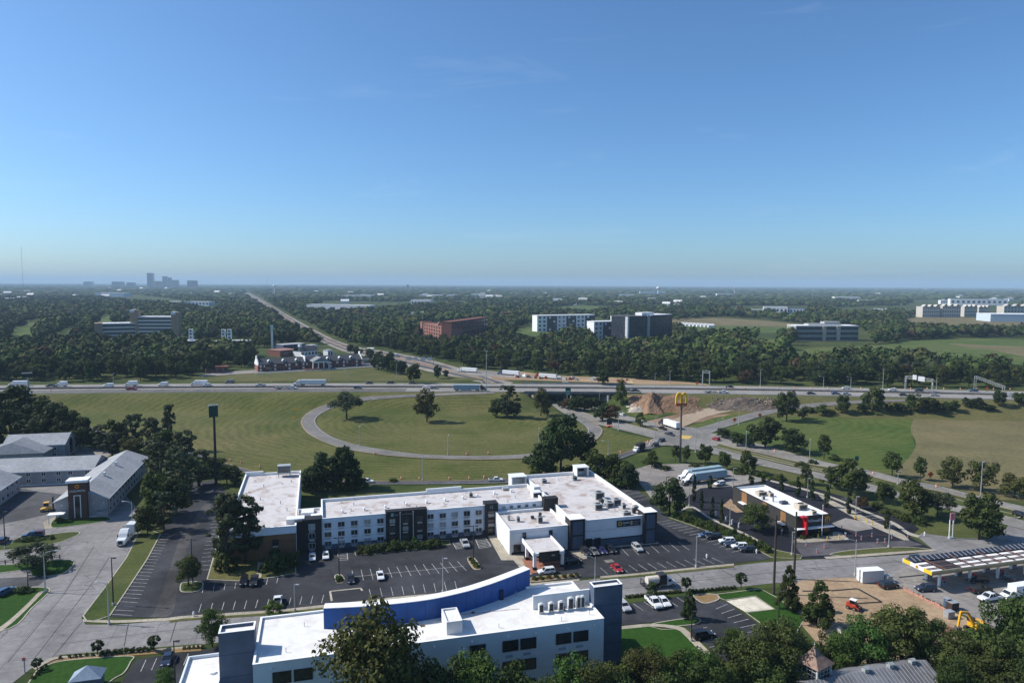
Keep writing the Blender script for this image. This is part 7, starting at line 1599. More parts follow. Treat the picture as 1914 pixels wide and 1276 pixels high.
for (k, c, x, y, lf, lb) in (
    ('pickup', 'dark', 96, 723, 1, 'dark pickup leading a white van on the far left highway lanes'), ('van', 'white', 203, 723.5, 1, 'white van-like car left of the first highway box truck'), ('van', 'white', 305, 721, 1, 'white van between two box trucks on the highway'),
    ('suv', 'white', 386, 721.5, 1, 'white car right behind the longer highway box truck'), ('van', 'grey', 429, 716.5, 1, 'grey van on the far highway lane left of the semi'), ('pickup', 'silver', 487, 722, 1, 'silver pickup with dark load left of the highway semi'), ('sedan', 'black', 690, 717.5, 1, 'black low car right of the highway semi'), ('suv', 'black', 729, 717, 1, 'black tall car before the lone dark tree on the highway'), ('sedan', 'black', 770, 717.5, 1, 'black low car passing under the lone dark tree'),
    ('suv', 'grey', 1043, 720, 1, 'grey car beside a white van above the bridge'), ('van', 'silver', 1055, 720, 1, 'pale van beside a grey car above the bridge'), ('pickup', 'red', 246, 729, 0, 'red pickup on the near highway lanes at left'), ('pickup', 'white', 546, 727, 0, 'white pickup towing a flat trailer on the near lanes'), ('suv', 'navy', 669, 726.5, 0, 'navy car on the near lanes above the spreading tree'),
    ('sedan', 'white', 797, 726, 0, 'white low car above the dense loop tree'), ('sedan', 'grey', 812, 727, 0, 'grey low car just right of the white one above the loop tree'), ('sedan', 'black', 974, 728, 0, 'black low car left of the bridge'), ('suv', 'black', 1074, 728.5, 0, 'long black car on the bridge beside the green sign'), ('sedan', 'grey', 1174, 731, 0, 'grey low car of a close pair right of the bridge'), ('sedan', 'black', 1188, 731.5, 0, 'black low car of a close pair right of the bridge'),
    ('sedan', 'black', 1363, 724.5, 1, 'black car on the far lanes above the spoil heap'), ('sedan', 'navy', 1516, 737, 0, 'navy car above the off ramp bend'), ('suv', 'blue', 1562, 737.5, 0, 'blue car of the pair above the off ramp trees'), ('suv', 'silver', 1582, 738.5, 0, 'silver car of the pair above the off ramp trees'), ('suv', 'white', 1581, 727.5, 1, 'white car on the far lanes before the lamp post'), ('suv', 'white', 1668, 730.5, 1, 'white car on the far lanes left of the sign gantry'), ('sedan', 'black', 1689, 740, 0, 'black low car under the sign gantry'), ('suv', 'navy', 1717, 731.5, 1, 'navy car on the far lanes behind the gantry signs'), ('sedan', 'silver', 1747, 740.5, 0, 'silver car right of the sign gantry'), ('suv', 'blue', 1819, 732, 1, 'blue car on the far lanes near the right edge'), ('sedan', 'white', 1885, 741, 0, 'white car on the near lanes at the right edge'), ('pickup', 'white', 1352, 735, 0, 'white truck cab pulling a flat trailer right of the spoil heap')):
    car(k, c, x, y, hdir(x, lf), lb, HG, 1.12)
semi(586, 720.5, hdir(586, 1), 'white semi truck with pale trailer on the far highway lanes', tl=17.0, trailer=M('trailer_pale', (.5, .56, .58), .06, .5), group=HG)
semi(872, 730.5, hdir(872, 0), 'blue-grey semi truck on the near highway lanes by the tall mast', 'dark', TRB, 17.0, group=HG)
for (x, y, lf, bl, lb) in ((115, 722.5, 1, 4.5, 'small white box van behind the dark pickup at far left'), (244, 721.5, 1, 5.5, 'first white box truck on the far highway lanes'), (367, 720.5, 1, 8.5, 'longer white box truck on the far highway lanes'), (28, 721.5, 1, 9.5, 'white truck box half hidden behind the left dark wood')): boxtruck(x, y, hdir(x, lf), lb, bl=bl, group=HG)
def flatbed(px, py, ang, label, l=7.0):
    t = thing('flat_trailer', label, 'trailer', W(px, py, .13), ang); b = MB(); b.box(-l / 2, l / 2, -1, 1, .75, .95); b.bar((l / 2, 0, .8), (l / 2 + 1.6, 0, .7), .15); b.obj('deck', CHR, t); b = MB()
    for k in range(3): b.box(-l / 2 + k * l / 3 + .3, -l / 2 + (k + .8) * l / 3, -.7, .7, .96, 1.4 + .2 * (k % 2))
    tag(b.obj('load', UNITM, t), None, kind='stuff'); wheels(t, (-1.2, -.2), .95, .35, .22)
flatbed(524, 727.5, hdir(524, 0), 'long flat trailer behind the white pickup on the highway', 8); flatbed(1327, 734.5, hdir(1327, 0), 'flat trailer behind the white truck cab right of the spoil heap', 8)
# ramp, main road
def along(x0, y0, x1, y1): a, c = W(x0, y0), W(x1, y1); return math.atan2(c[1] - a[1], c[0] - a[0])
RA = along(1150, 857, 1075, 881)
car('pickup', 'white', 685, 903, along(620, 902, 760, 902), 'white pickup on the on ramp beside the dark trees', 'ramp traffic'); car('pickup', 'white', 927, 900, along(850, 902, 960, 900), 'white crew-cab pickup on the on ramp behind the motel hall', 'ramp traffic')
MA = along(1233, 804, 1148, 775); MD = along(1290, 824, 1380, 848)
car('suv', 'white', 1163, 776.5, MA, 'white car on the far carriageway under the bushy median trees', 'main road traffic'); car('suv', 'red', 1338, 823, MA, 'red car leaving the crossing on the far carriageway', 'main road traffic')
semi(1255, 800, MA, 'white-trailered semi turning at the crossing, seen from behind', 'dark', TRW, 12.0)
car('pickup', 'black', 1238, 803, MA, 'black pickup waiting beside the white trailer at the crossing', 'crossing traffic'); car('pickup', 'dark', 1252, 814, MD, 'dark pickup in the middle of the crossing', 'crossing traffic'); car('suv', 'black', 1236, 826, RA, 'black car at the top of the on ramp', 'crossing traffic'); car('suv', 'black', 1224, 834, RA, 'second black car down the on ramp', 'crossing traffic')
boxtruck(1194, 843, RA, 'service truck with a black box and white cab on the on ramp', 'white', M('black_box', (.015, .015, .018), .2), 5.0, 'crossing traffic'); car('suv', 'black', 1908, 966, along(1851, 940, 1914, 956), 'black car at the right edge on the main road')
# motel lot
ML = 'cars parked at the motel'
for (k, c, x, y, a, lb) in (
    ('sedan', 'white', 584, 1045, R270, 'white car parked left at the charcoal tower foot'), ('sedan', 'white', 609, 1042, R270, 'white car parked right at the charcoal tower foot'), ('sedan', 'white', 711, 1080, R270, 'lone white car in the middle stall row'), ('sedan', 'black', 656, 1086, R270, 'black car beside the small shrub island'), ('suv', 'black', 456, 1091, R270, 'black car parked left before the brown wall grass'), ('pickup', 'dark', 475, 1090, R270, 'dark pickup parked right before the brown wall grass'), ('pickup', 'white', 519, 1129, R90, 'white pickup parked by the street behind the bright tree'),
    ('pickup', 'silver', 869, 1020, R270, 'silver pickup between two hatched bays'), ('suv', 'white', 1021, 1072, R180, 'white car crossing before the porch canopy'), ('suv', 'black', 1070, 1053, R0, 'black car in the porch canopy shade'), ('suv', 'dark', 1095, 1036, R270, 'dark car first in the row before the hall tower'), ('sedan', 'grey', 1110, 1034, R270, 'grey car second in the row before the hall tower'), ('sedan', 'purple', 1125, 1032, R270, 'violet-blue car third in the row before the hall tower'), ('suv', 'black', 1142, 1031, R270, 'black car last in the row before the hall tower'), ('suv', 'silver', 1191, 1028, R270, 'silver car parked alone under the hall sign'), ('sedan', 'red', 1153, 1066, R270, 'red car parked alone by the street'),
    ('sedan', 'blue', 1320, 1003, R180 - .2, 'blue-grey car at the top of the hedge row'), ('suv', 'black', 1334, 1007, R180 - .2, 'black car second at the hedge row'), ('suv', 'white', 1358, 1015, R180 - .2, 'white car third at the hedge row'), ('sedan', 'navy', 1369, 1021, R180 - .2, 'navy car fourth at the hedge row'), ('suv', 'white', 1382, 1025, R180 - .2, 'white car fifth at the hedge row'), ('suv', 'dark', 1397, 1031, R180 - .2, 'dark car at the street end of the hedge row')):
    car(k, c, x, y, a, lb, ML)
# left side
semi(240, 1008, R270 - .1, 'white semi tractor without trailer parked on the left street', tl=0, sc=1.05)
b_ = W(242, 1003, .12); b = MB(); b.box(-1.25, 1.25, 0.6, 5.0, 1.0, 4.0); o = b.obj('sleeper_box', PM['white'], bevel=.06); t = [q for q in bpy.data.objects if q.get('label') == 'white semi tractor without trailer parked on the left street'][0]; o.parent = t; o.location = (-1.2, 0, 0); o.rotation_euler = (0, 0, math.pi / 2); o.scale = (.95, .75, .95)
car('pickup', 'blue', 62, 1004, R180, 'blue-white pickup with a dark red box behind the left hedge'); bb = MB().box(-2.9, -.9, -.95, .95, 1.22, 1.95).obj('cargo_cover', paint('maroon', (.09, .02, .025)), [q for q in bpy.data.objects if q.get('label', '').startswith('blue-white pickup')][0])
car('suv', 'navy', 6, 1014, R90, 'dark car cut by the left edge above the tree island'); car('wagon', 'blue', 10, 1110, R90 - .5, 'steel blue car on the left drive near the clipped hedge'); car('sedan', 'navy', 313, 1237, R270, 'navy car in the hotel side lot', sc=1.05)
# yellow lift truck
t = thing('forklift', 'yellow lift truck with dark mast on the left motel court', 'forklift', W(86, 955, .1), R180 + .2); YM = paint('machine_yellow', (.72, .38, .02), .4)
b = MB(); b.side([(-1.7, .5), (-1.7, 1.5), (-.6, 1.7), (-.5, 1.3), (.8, 1.2), (1.6, .9), (1.6, .5)], -.9, .9); b.obj('body', YM, t, bevel=.08); b = MB(); b.box(-.9, .5, -.8, .8, 1.7, 2.9); b.obj('cabin', CGL, t); b = MB(); b.box(-1.0, .6, -.9, .9, 2.9, 3.05); b.obj('cabin_roof', YM, t)
b = MB()
for s in (-.6, .6): b.box(-2.3, -2.0, s - .12, s + .12, .2, 4.6)
b.box(-2.35, -1.95, -.9, .9, 2.2, 4.4); b.obj('mast', CHR, t); b = MB(); b.box(-3.6, -2.3, -.6, -.4, .2, .35); b.box(-3.6, -2.3, .4, .6, .2, .35); b.obj('fork', CHR, t); wheels(t, (-1.2, 1.1), .8, .5, .35)
# near hotel lot and street
for (k, c, x, y, a, lb) in (('wagon', 'silver', 1166, 1138, R270, 'silver car half hidden by the slate tower'), ('pickup', 'white', 1222, 1131, R270, 'white pickup in the hotel lot'), ('sedan', 'white', 1240, 1129, R270, 'white low car beside the white pickup'), ('suv', 'black', 1314, 1192, R0, 'black car in the stall by the lawn path')): car(k, c, x, y, a, lb, 'cars at the hotel lot', 1.08)
t = boxtruck(1236, 1096, R0, 'white utility truck with a round tank on the street', 'white', CHR, 2.0)
b = MB(); b.cyl((-4.2, 0, 2.0), (-.4, 0, 2.0), 1.05, n=18); b.obj('tank', M('tank_cream', (.62, .56, .48), .08, 1), t, smooth=False); b = MB(); b.box(-5.6, .9, -1.1, 1.1, .9, 1.05); b.obj('truck_bed', CHR, t); b = MB(); b.bar((-5.4, -.9, 1.0), (-5.4, -.9, 2.6), .15); b.bar((-5.4, .9, 1.0), (-5.4, .9, 2.4), .15); b.bar((-5.4, -.9, 2.4), (-5.4, .9, 2.4), .12); b.obj('hose_rack', CHR, t)
# truck lot and restaurant
TA = along(1300, 897, 1352, 890) + math.pi
semi(1318, 892, TA, 'rear one of two white semis with blue-grey trailers in the truck lot', 'white', TRB, 15.5, group='semis in the truck lot'); semi(1326, 899, TA, 'front one of two white semis with blue-grey trailers in the truck lot', 'white', TRB, 15.5, group='semis in the truck lot')
car('suv', 'white', 1345, 907, TA, 'white car beside the semi trailers in the truck lot'); car('pickup', 'dark', 1286, 906, TA, 'dark pickup in front of the parked semis')
# filling station
for (k, c, x, y, a, lb) in (('suv', 'black', 1716, 1049, R0, 'black car on the street behind the solar canopy'), ('suv', 'black', 1661, 1098, R0, 'black car by the white container'), ('suv', 'navy', 1730, 1104, R180 - .2, 'dark blue car at the canopy corner'), ('suv', 'black', 1826, 1088, R180 - .3, 'black car at the pumps under the canopy'), ('pickup', 'black', 1832, 1106, R0, 'black pickup leaving the pumps'), ('pickup', 'white', 1850, 1122, R180, 'white pickup partly hidden by trees at the forecourt'), ('suv', 'grey', 1880, 1082, R90, 'grey car under the canopy near the right edge')): car(k, c, x, y, a, lb, 'cars at the filling station', 1.05)
boxtruck(1896, 1118, R180, 'white box truck behind the trees at the right edge', bl=6)
# beyond the highway
YA = along(1000, 703, 1042, 706)
semi(878, 696, YA + math.pi, 'white semi trailer leftmost of three beyond the highway', 'white', TRW, 15, group='semis beyond the highway'); semi(955, 701.5, YA + math.pi, 'semi with a blue cab and white trailer beyond the highway', 'blue', TRW, 15.5, group='semis beyond the highway'); semi(1024, 708, YA + math.pi, 'semi with a red cab and white trailer beyond the highway', 'red', TRW, 15.5, group='semis beyond the highway')
boxtruck(741, 667, .8, 'white truck box standing among trees left of the gantry', bl=8)
rc = random.Random(9)
for k in range(46):
    u, v = rc.random(), rc.random(); x = 668 + u * 62 + v * 6; y = 671 + u * 15 + v * 4.5
    car(rc.choice(('sedan', 'suv', 'pickup')), rc.choice(('black', 'dark', 'white', 'grey', 'silver', 'navy', 'green')), x, y, rc.choice((.4, .4 + math.pi)), 'car in the crowded car park right of the brick motel', 'car park beyond the highway')
for k in range(60):
    t_ = rc.random() ** .7; i = int(t_ * 150) + 5; a = resample([W(*p) for p in A1], 200); c = resample([W(*p) for p in A2], 200)
    s = rc.choice((.26, .34, .66, .74)); q = a[i] + (c[i] - a[i]) * s; d = a[i + 1] - a[i]
    car(rc.choice(('sedan', 'suv', 'van')), rc.choice(('white', 'white', 'black', 'silver', 'red', 'dark', 'blue')), 0, 0, math.atan2(d[1], d[0]) + (math.pi if s > .5 else 0), 'small car in the queue on the far stretch of the main road', 'traffic on the far main road', 1.15, (q[0], q[1], .2))
for k in range(26): x = 600 + rc.random() * 60; y = 650 + (x - 600) * .33 + rc.uniform(4, 12); car(rc.choice(('sedan', 'suv', 'van')), rc.choice(('white', 'silver', 'dark', 'blue')), x, y, rc.uniform(0, 3), 'parked car among the shops beside the far main road', 'cars by the shops')
for k in range(26): x, y = 1262 + rc.random() * 40, 640 + rc.random() * 3; x -= 170; y -= 14; car('suv', rc.choice(('white', 'silver', 'dark')), x + 20, y + 1, rc.uniform(0, 3), 'parked car before the white apartments', 'cars by the apartments')
# ------------------------------------------------------------------ lamps, signs, poles, small things
GALV = M('galvanised', (.42, .43, .43), .12, 2, .5, .4); DKM = M('dark_bronze_metal', (.035, .032, .03), .2, 2, .5); PWD = M('pole_wood', (.055, .042, .034), .3, 2); CONB = M('pole_base', (.45, .43, .38), .1, 2)
def lamp(px, py, top, label, kind='cobra', dr=0.0, mat=None, group='street lamps'):
    b_ = W(px, py); h = max(4.0, HT(px, top, b_)); t = thing('street_lamp', label, 'lamp', b_, dr, group); mat = mat or (GALV if kind in ('cobra', 'mast') else DKM)
    b = MB(); r = .10 + h * .004; b.cyl((0, 0, 0), (0, 0, h), r * 1.25, r * .7, 8); b.obj('pole', mat, t)
    b = MB(); b.cyl((0, 0, 0), (0, 0, .7), .32, n=10); b.obj('footing', CONB, t)
    if kind == 'cobra':
        b = MB(); pts = [(0, 0, h - .9), (.6, 0, h - .2), (1.4, 0, h + .05), (2.4, 0, h + .1)]
        for p, q in zip(pts[:-1], pts[1:]): b.cyl(p, q, .07, n=6)
        a = b.obj('arm', mat, t); b = MB(); b.taper((2.2, 3.1, -.16, .16), (2.3, 3.0, -.08, .08), h + .0, h + .2); b.obj('lamp_head', M('lamp_head_pale', (.55, .56, .55)), a)
    elif kind == 'double':
        for s in (-1, 1): b = MB(); b.bar((0, 0, h - .3), (s * .6, 0, h - .3), .08); b.box(s * .9 - .4, s * .9 + .4, -.2, .2, h - .4, h - .22); b.obj('lamp_head', mat, t)
    elif kind == 'box': b = MB(); b.bar((0, 0, h - .15), (.5, 0, h - .15), .1); b.box(.3, 1.1, -.25, .25, h - .25, h - .05); b.obj('lamp_head', mat, t)
    elif kind == 'mast':
        b = MB()
        for k in range(6): a = k * math.pi / 3; b.box(math.cos(a) * .8 - .25, math.cos(a) * .8 + .25, math.sin(a) * .8 - .2, math.sin(a) * .8 + .2, h - .5, h - .2)
        b.obj('lamp_ring', mat, t)
    return t
PI = math.pi
for a in ((248, 990, 937, 'curved-arm lamp above the parked semi tractor', 'cobra', PI), (85, 1107, 1031, 'curved-arm lamp beside the feathery tree', 'cobra', .3), (212, 1131, 1041, 'dark square-headed lamp on the grass verge strip', 'box', 0), (204, 1167, 1088, 'pale lamp at the street corner of the verge', 'cobra', PI), (360, 1090, 1006, 'dark twin lamp behind the island tree', 'double', 0), (634, 1078, 1003, 'twin lamp on the small shrub island', 'double', 0), (551, 1142, 1091, 'pale plain lamp by the street left of the blue wall', 'box', 0, GALV), (828, 1107, 1042, 'pale plain lamp behind the blue curved wall', 'box', 0, GALV), (885, 1052, 981, 'twin lamp on the shrub island by the lobby', 'double', 0), (1112, 1090, 1040, 'curved-arm lamp between the porch and the street', 'cobra', PI), (1301, 1060, 1001, 'pale lamp with short arm at the lot edge by the street', 'box', 0, GALV), (1292, 1198, 1141, 'dark lamp on the corner of the hotel lawn', 'box', 0), (1455, 1166, 1104, 'dark lamp beside the conical tree', 'box', 0), (328, 1290, 1196, 'dark lamp in the hotel side lot', 'box', 0), (1288, 946, 905, 'pale lamp by the columnar evergreens', 'box', 0, GALV), (1364, 983, 945, 'pale lamp left of the restaurant tree', 'box', 0, GALV), (1370, 910, 874, 'pale lamp right of the parked semis', 'box', 0, GALV), (1509, 930, 893, 'pale lamp behind the restaurant roof', 'box', 0, GALV), (1599, 968, 927, 'pale lamp on the restaurant side kerb', 'box', 0, GALV), (1661, 1023, 979, 'pale lamp on the restaurant street verge', 'box', 0, GALV), (1598, 1075, 1008, 'curved-arm lamp by the white container', 'cobra', PI), (1480, 1037, 993, 'pale lamp at the restaurant entrance drive', 'box', 0, GALV), (1245, 945, 890, 'slim lamp behind the motel hall tower', 'box', 0), (10, 1025, 955, 'dark lamp at the left edge by the courtyard', 'box', 0), (53, 1106, 1068, 'short dark post lamp by the left hedge', 'box', 0),
          (672, 834, 795, 'thin pale lamp on the loop ramp left side', 'cobra', 1.2), (837, 850, 815, 'thin pale lamp on the loop ramp bottom', 'cobra', 1.5), (790, 897, 852, 'pale lamp on the on ramp behind the white wing', 'box', 0, GALV), (1007, 833, 802, 'thin pale lamp left of the tallest dark tree', 'cobra', 1.5), (1089, 820, 786, 'thin pale lamp inside the right loop curve', 'cobra', .3), (1156, 804, 768, 'thin lamp by the message board', 'cobra', .5), (1137, 850, 824, 'curved lamp on the ramp grass by the crossing', 'cobra', PI), (1224, 818, 779, 'thin lamp left of the crossing trailer', 'box', 0, GALV), (1300, 845, 800, 'thin lamp right of the arch sign pole', 'box', 0, GALV), (1341, 813, 782, 'thin lamp at the off ramp mouth', 'cobra', 0), (1381, 794, 761, 'curved lamp halfway up the off ramp', 'cobra', PI), (1394, 845, 808, 'thin lamp below the two big dark trees', 'cobra', 1.2), (1513, 864, 823, 'thin lamp beside the oval tree by the meadow', 'cobra', 1.2), (1832, 940, 862, 'plain grey lamp between the stubble field trees', 'box', 0, GALV), (1678, 905, 880, 'short lamp on the main road before the stubble field', 'box', 0, GALV),
          (212, 718, 697, 'far lamp left of the red pickup on the highway', 'box', 0, GALV), (507, 713.5, 688, 'far lamp before the brick motel left part', 'cobra', PI), (617, 712.5, 690, 'far lamp above the right end of the highway semi', 'cobra', PI), (651, 713, 692, 'far lamp right of the highway semi', 'cobra', PI), (741, 706, 679, 'lamp by the car park beyond the highway', 'box', 0, GALV), (909, 734, 655, 'very tall mast lamp beside the highway blue-grey semi', 'mast', 0), (1120, 762, 733, 'thin lamp at the bridge end by the bushes', 'box', 0, GALV), (1421, 722, 690, 'far lamp in front of the wood right of the spoil heap', 'box', 0, GALV), (1539, 725.5, 703, 'far lamp above the navy highway car', 'cobra', PI), (1590, 725.5, 704, 'far lamp above the white highway car', 'cobra', PI), (1650, 726, 690, 'tall thin far lamp left of the gantry', 'box', 0, GALV), (1750, 727.5, 706, 'far lamp right of the gantry', 'box', 0, GALV), (1224, 722.5, 697, 'far lamp above the right bridge end', 'box', 0, GALV), (1252, 721.5, 692, 'far lamp above the spoil heap', 'box', 0, GALV)):
    lamp(*a)
# utility poles with wires
UPOS = []
for (px, py, top, lb) in ((1446, 1110, 962, 'thick dark utility pole left at the building plot'), (1484, 1082, 956, 'thick dark utility pole right at the restaurant drive')):
    b_ = W(px, py); h = HT(px, top, b_); t = thing('utility_pole', lb, 'pole', b_, G15, 'utility poles'); b = MB(); b.cyl((0, 0, 0), (0, 0, h), .34, .22, 9); b.obj('pole', PWD, t); b = MB(); b.bar((-1, 0, h - 1.2), (1, 0, h - 1.2), .12); b.obj('crossarm', PWD, t)
# signs on posts
def signpost(px, py, top, label, panel, col, post=GALV, ang=0.0, name='sign', posts=1, z0=None, back=None):
    """a sign board in photo pixels (x0, x1, y0, y1) on one or two posts"""
    b_ = W(px, py); t = thing(name, label, 'sign', b_, ang); x0, x1, y0, y1 = panel; k = MPP(b_)
    u0, u1, z1, z0_ = (x0 - px) * k, (x1 - px) * k, HT(px, y0, b_), HT(px, y1, b_)
    b = MB(); b.box(u0, u1, -.18, .0, z0_, z1); o = b.obj('sign_board', col, t)
    b = MB()
    for s in ((0,) if posts == 1 else (u0 * .7, u1 * .7)): b.cyl((s, .12, 0), (s, .12, z0_ + .2), .09 + .012 * z0_, n=8)
    b.obj('post', post, t); return t, o, (u0, u1, z0_, z1)
b_ = W(1271, 864); k = MPP(b_); hb = HT(1271, 757, b_); ht = HT(1271, 734, b_)
t = thing('arch_sign', 'golden arches on a very tall dark pole above the crossing', 'sign', b_, .12)
b = MB(); b.cyl((0, 0, 0), (0, 0, hb), .52, .40, 12); b.obj('pole', M('pole_taupe', (.12, .105, .095), .15), t); w = 20 * k
b = MB(); b.box(-w / 2, w / 2, -.5, .5, hb - .3, hb + .9); o = b.obj('sign_base', paint('arch_red', (.33, .03, .015)), t)
lettering(o, "McDonald's", (0, -.52, hb + .05), .72, M('arch_lettering', (.7, .4, .05)), align='CENTER')
b = MB()
for c0 in (-.25, .25):
    pr = None
    for i in range(25):
        a = PI * i / 24; q = np.array((w * (c0 - math.cos(a) * .235), 0, hb + .7 + (ht - hb - .9) * math.sin(a) ** .55))
        if pr is not None: b.bar(pr, q, .7, .85)
        pr = q
b.obj('arches', ARCH, t)
t, o, r = signpost(404, 905, 758, 'tall dark motel sign on a black pole seen from behind', (395, 411, 758, 779), M('sign_green_dark', (.02, .05, .045), .15), BLK, .6); b = MB(); b.box(r[0] - .1, r[1] + .1, -.4, .2, r[3], r[3] + .5); b.obj('sign_cap', UNITM, t); b = MB(); b.cyl((0, .1, 0), (0, .1, r[2]), .55, .42, 10); b.obj('pole_sleeve', BLK, t)
t, o, r = signpost(57, 800, 697, 'pale-topped sign on a post above the dark left wood', (48, 64, 698, 706), DKM, GALV, .5); b = MB(); b.box(r[0], r[1], -.5, .4, r[3], r[3] + .5); b.obj('sign_cap', UNITM, t)
t, o, r = signpost(1060, 757, 724, 'green highway guide sign standing before the bridge', (1056.5, 1066.5, 724, 737.5), M('guide_green', (.015, .13, .09), .1, 2), GALV, 0, 'guide_sign')
for k in range(3): b = MB(); b.box(r[0] + .3, r[1] - .3, -.21, -.185, r[2] + .5 + k * .9, r[2] + .8 + k * .9); b.obj('lettering_line', SW_, o)
t, o, r = signpost(1600, 880, 852, 'green guide sign back of the road tree by the meadow', (1595, 1604, 852, 861), M('guide_green', (.015, .13, .09)), GALV, .3, 'guide_sign')
t, o, r = signpost(1777, 1006, 958, 'small pink-red pylon sign on two posts by the verge', (1773, 1783, 958, 972), M('pylon_red', (.62, .3, .32), .1), FW_, .1, posts=2); [MB().box(r[0] + q, r[0] + q + .22, -.21, -.185, r[2] + .4, r[3] - .4).obj('sign_stroke', M('pylon_dark', (.45, .08, .1)), o) for q in (.5, .95)]; b = MB(); b.box(r[0], r[1], -.5, .6, 0, .5); b.obj('sign_plinth', GALV, t)
t, o, r = signpost(46, 1257, 1229, 'red stop sign at the lower left corner', (43.5, 48.8, 1228, 1233.5), paint('stop_red', (.45, .02, .02)), GALV, .3)
lettering(o, 'STOP', ((r[0] + r[1]) / 2, -.2, (r[2] + r[3]) / 2 - .1), .22, SW_, align='CENTER')
t, o, r = signpost(1139, 798, 783, 'black message board on an orange trailer beside the main road', (1134, 1144, 783, 793), BLK, DKM, .2, 'message_board'); b = MB(); b.box(r[0], r[1], -.8, 1, .3, .8); b.obj('trailer', paint('safety_orange', (.75, .13, .02), .5), t)
OR_ = paint('safety_orange', (.75, .13, .02), .5)
for (px, py, lb) in ((1373, 792, 'orange work sign lower on the off ramp'), (1420, 783, 'orange work sign higher on the off ramp'), (1739, 897, 'orange work sign before the stubble field'), (1845, 733, 'orange work sign on the far highway edge'), (1303, 722, 'orange work sign above the spoil heap')):
    b_ = W(px, py); t = thing('work_sign', lb, 'sign', b_, 0, 'orange work signs', 1.15); b = MB(); b.add([(0, 0, 1.0), (1.1, 0, 2.1), (0, 0, 3.2), (-1.1, 0, 2.1), (0, .08, 1.0), (1.1, .08, 2.1), (0, .08, 3.2), (-1.1, .08, 2.1)], [(0, 1, 2, 3), (7, 6, 5, 4), (0, 4, 5, 1), (1, 5, 6, 2), (2, 6, 7, 3), (3, 7, 4, 0)]); b.obj('sign_board', OR_, t); b = MB(); b.bar((-.6, .1, 0), (0, .1, 1.4), .08); b.bar((.6, .1, 0), (0, .1, 1.4), .08); b.obj('stand', DKM, t)
for (px, py, lb) in ((643, 765, 'yellow arrow board left of the loop entry'), (669, 750, 'yellow arrow board near the loop top'), (556, 771, 'yellow arrow board on the outer loop edge'), (549, 787, 'lower yellow arrow board on the outer loop edge')):
    b_ = W(px, py); t = thing('curve_sign', lb, 'sign', b_, .3, 'curve warning signs'); b = MB(); b.add([(0, 0, 1.2), (.9, 0, 2.1), (0, 0, 3.0), (-.9, 0, 2.1)], [(0, 1, 2, 3), (3, 2, 1, 0)]); b.obj('sign_board', paint('warning_yellow', (.8, .5, .02), .5), t); b = MB(); b.cyl((0, .06, 0), (0, .06, 2.4), .05, n=6); b.obj('post', GALV, t)
# overhead sign gantries
def gantry(p0, p1, top0, top1, label, panels=()):
    a, c = W(*p0), W(*p1); f = Fr(a, math.atan2(c[1] - a[1], c[0] - a[0])); L_ = float(np.hypot(*(c - a)[:2])); h = HT(p0[0], top0, a)
    t = thing('sign_gantry', label, 'gantry', a, f.a); 
    for x in (0, L_): b = MB(); b.cyl((x, -.6, 0), (x, -.6, h), .19, n=8); b.cyl((x, .6, 0), (x, .6, h), .19, n=8); b.bar((x, -.6, h * .5), (x, .6, h * .75), .12); b.obj('upright', GALV, t)
    b = MB()
    for y in (-.6, .6):
        for z in (h - 1.6, h): b.bar((0, y, z), (L_, y, z), .12)
    n = max(4, int(L_ / 2.2))
    for k in range(n):
        for y in (-.6, .6): b.bar((L_ * k / n, y, h - 1.6 if k % 2 else h), (L_ * (k + 1) / n, y, h if k % 2 else h - 1.6), .1)
    b.obj('truss', GALV, t)
    for (u0, u1, zz) in panels: b = MB(); b.box(L_ * u0, L_ * u1, -.95, -.75, h - 2.3 + zz, h + .9 + zz); b.obj('sign_panel', M('panel_back', (.5, .52, .53), .1), t)
gantry((1692, 727), (1742, 734), 702, 711, 'steel sign gantry with pale panels over the right highway lanes', ((.29, .44, .5), (.5, .74, .0)))
gantry((759, 683), (810, 684), 668, 668, 'steel sign gantry over the main road beyond the highway', ((.05, .2, 0), (.3, .42, 0), (.55, .72, 0), (.8, .95, 0)))
gantry((1822, 728), (1876, 730), 702, 711, 'bare steel gantry near the right picture edge over the highway', ())
gantry((1313, 721), (1326, 722), 692, 694, 'narrow steel frame at the far highway edge above the spoil heap', ())
# traffic drums
drum = [MB().cyl((0, 0, 0), (0, 0, 1.2), .32, .26, 10).mesh('drum_body', OR_), MB().cyl((0, 0, .75), (0, 0, .95), .305, .29, 10).cyl((0, 0, .35), (0, 0, .52), .32, .31, 10).mesh('drum_band', M('drum_white', (.75, .75, .73)))]
def drums(pts, label, group, sc=1.0):
    for (x, y) in pts: t = thing('traffic_drum', label, 'traffic drum', W(x, y, .1), 0, group, sc); link('drum_body', drum[0], t); link('drum_band', drum[1], t)
drums([(431, 861), (451, 866), (486, 874), (524, 881), (750, 895), (784, 896), (840, 896), (877, 895), (905, 894), (963, 892), (1010, 889), (1060, 880), (1100, 868), (1140, 855), (1160, 847), (1186, 838)], 'orange and white drum on the edge of the on ramp', 'drums along the on ramp', 1.0)
drums([(1211, 828), (1218, 826), (1222, 829), (1215, 832), (1208, 830)], 'orange drum in the knot beside the crossing', 'drums at the crossing', 1.1)
drums([(700, 849), (872, 850), (913, 848), (1357, 818), (1364, 819), (1448, 844), (1632, 886), (1750, 911)], 'single drum at the edge of a road', 'scattered road drums', 1.0)
drums([(x, 725.5 + (x - 1240) * .004) for x in range(1330, 1905, 31)], 'drum in the long line on the far highway shoulder', 'drums on the far highway shoulder', 1.05)
drums([(x, 731 + (x - 100) * -.004) for x in (95, 260, 340, 400, 515, 640)], 'drum on the near highway shoulder at left', 'drums on the near shoulder', 1.0)
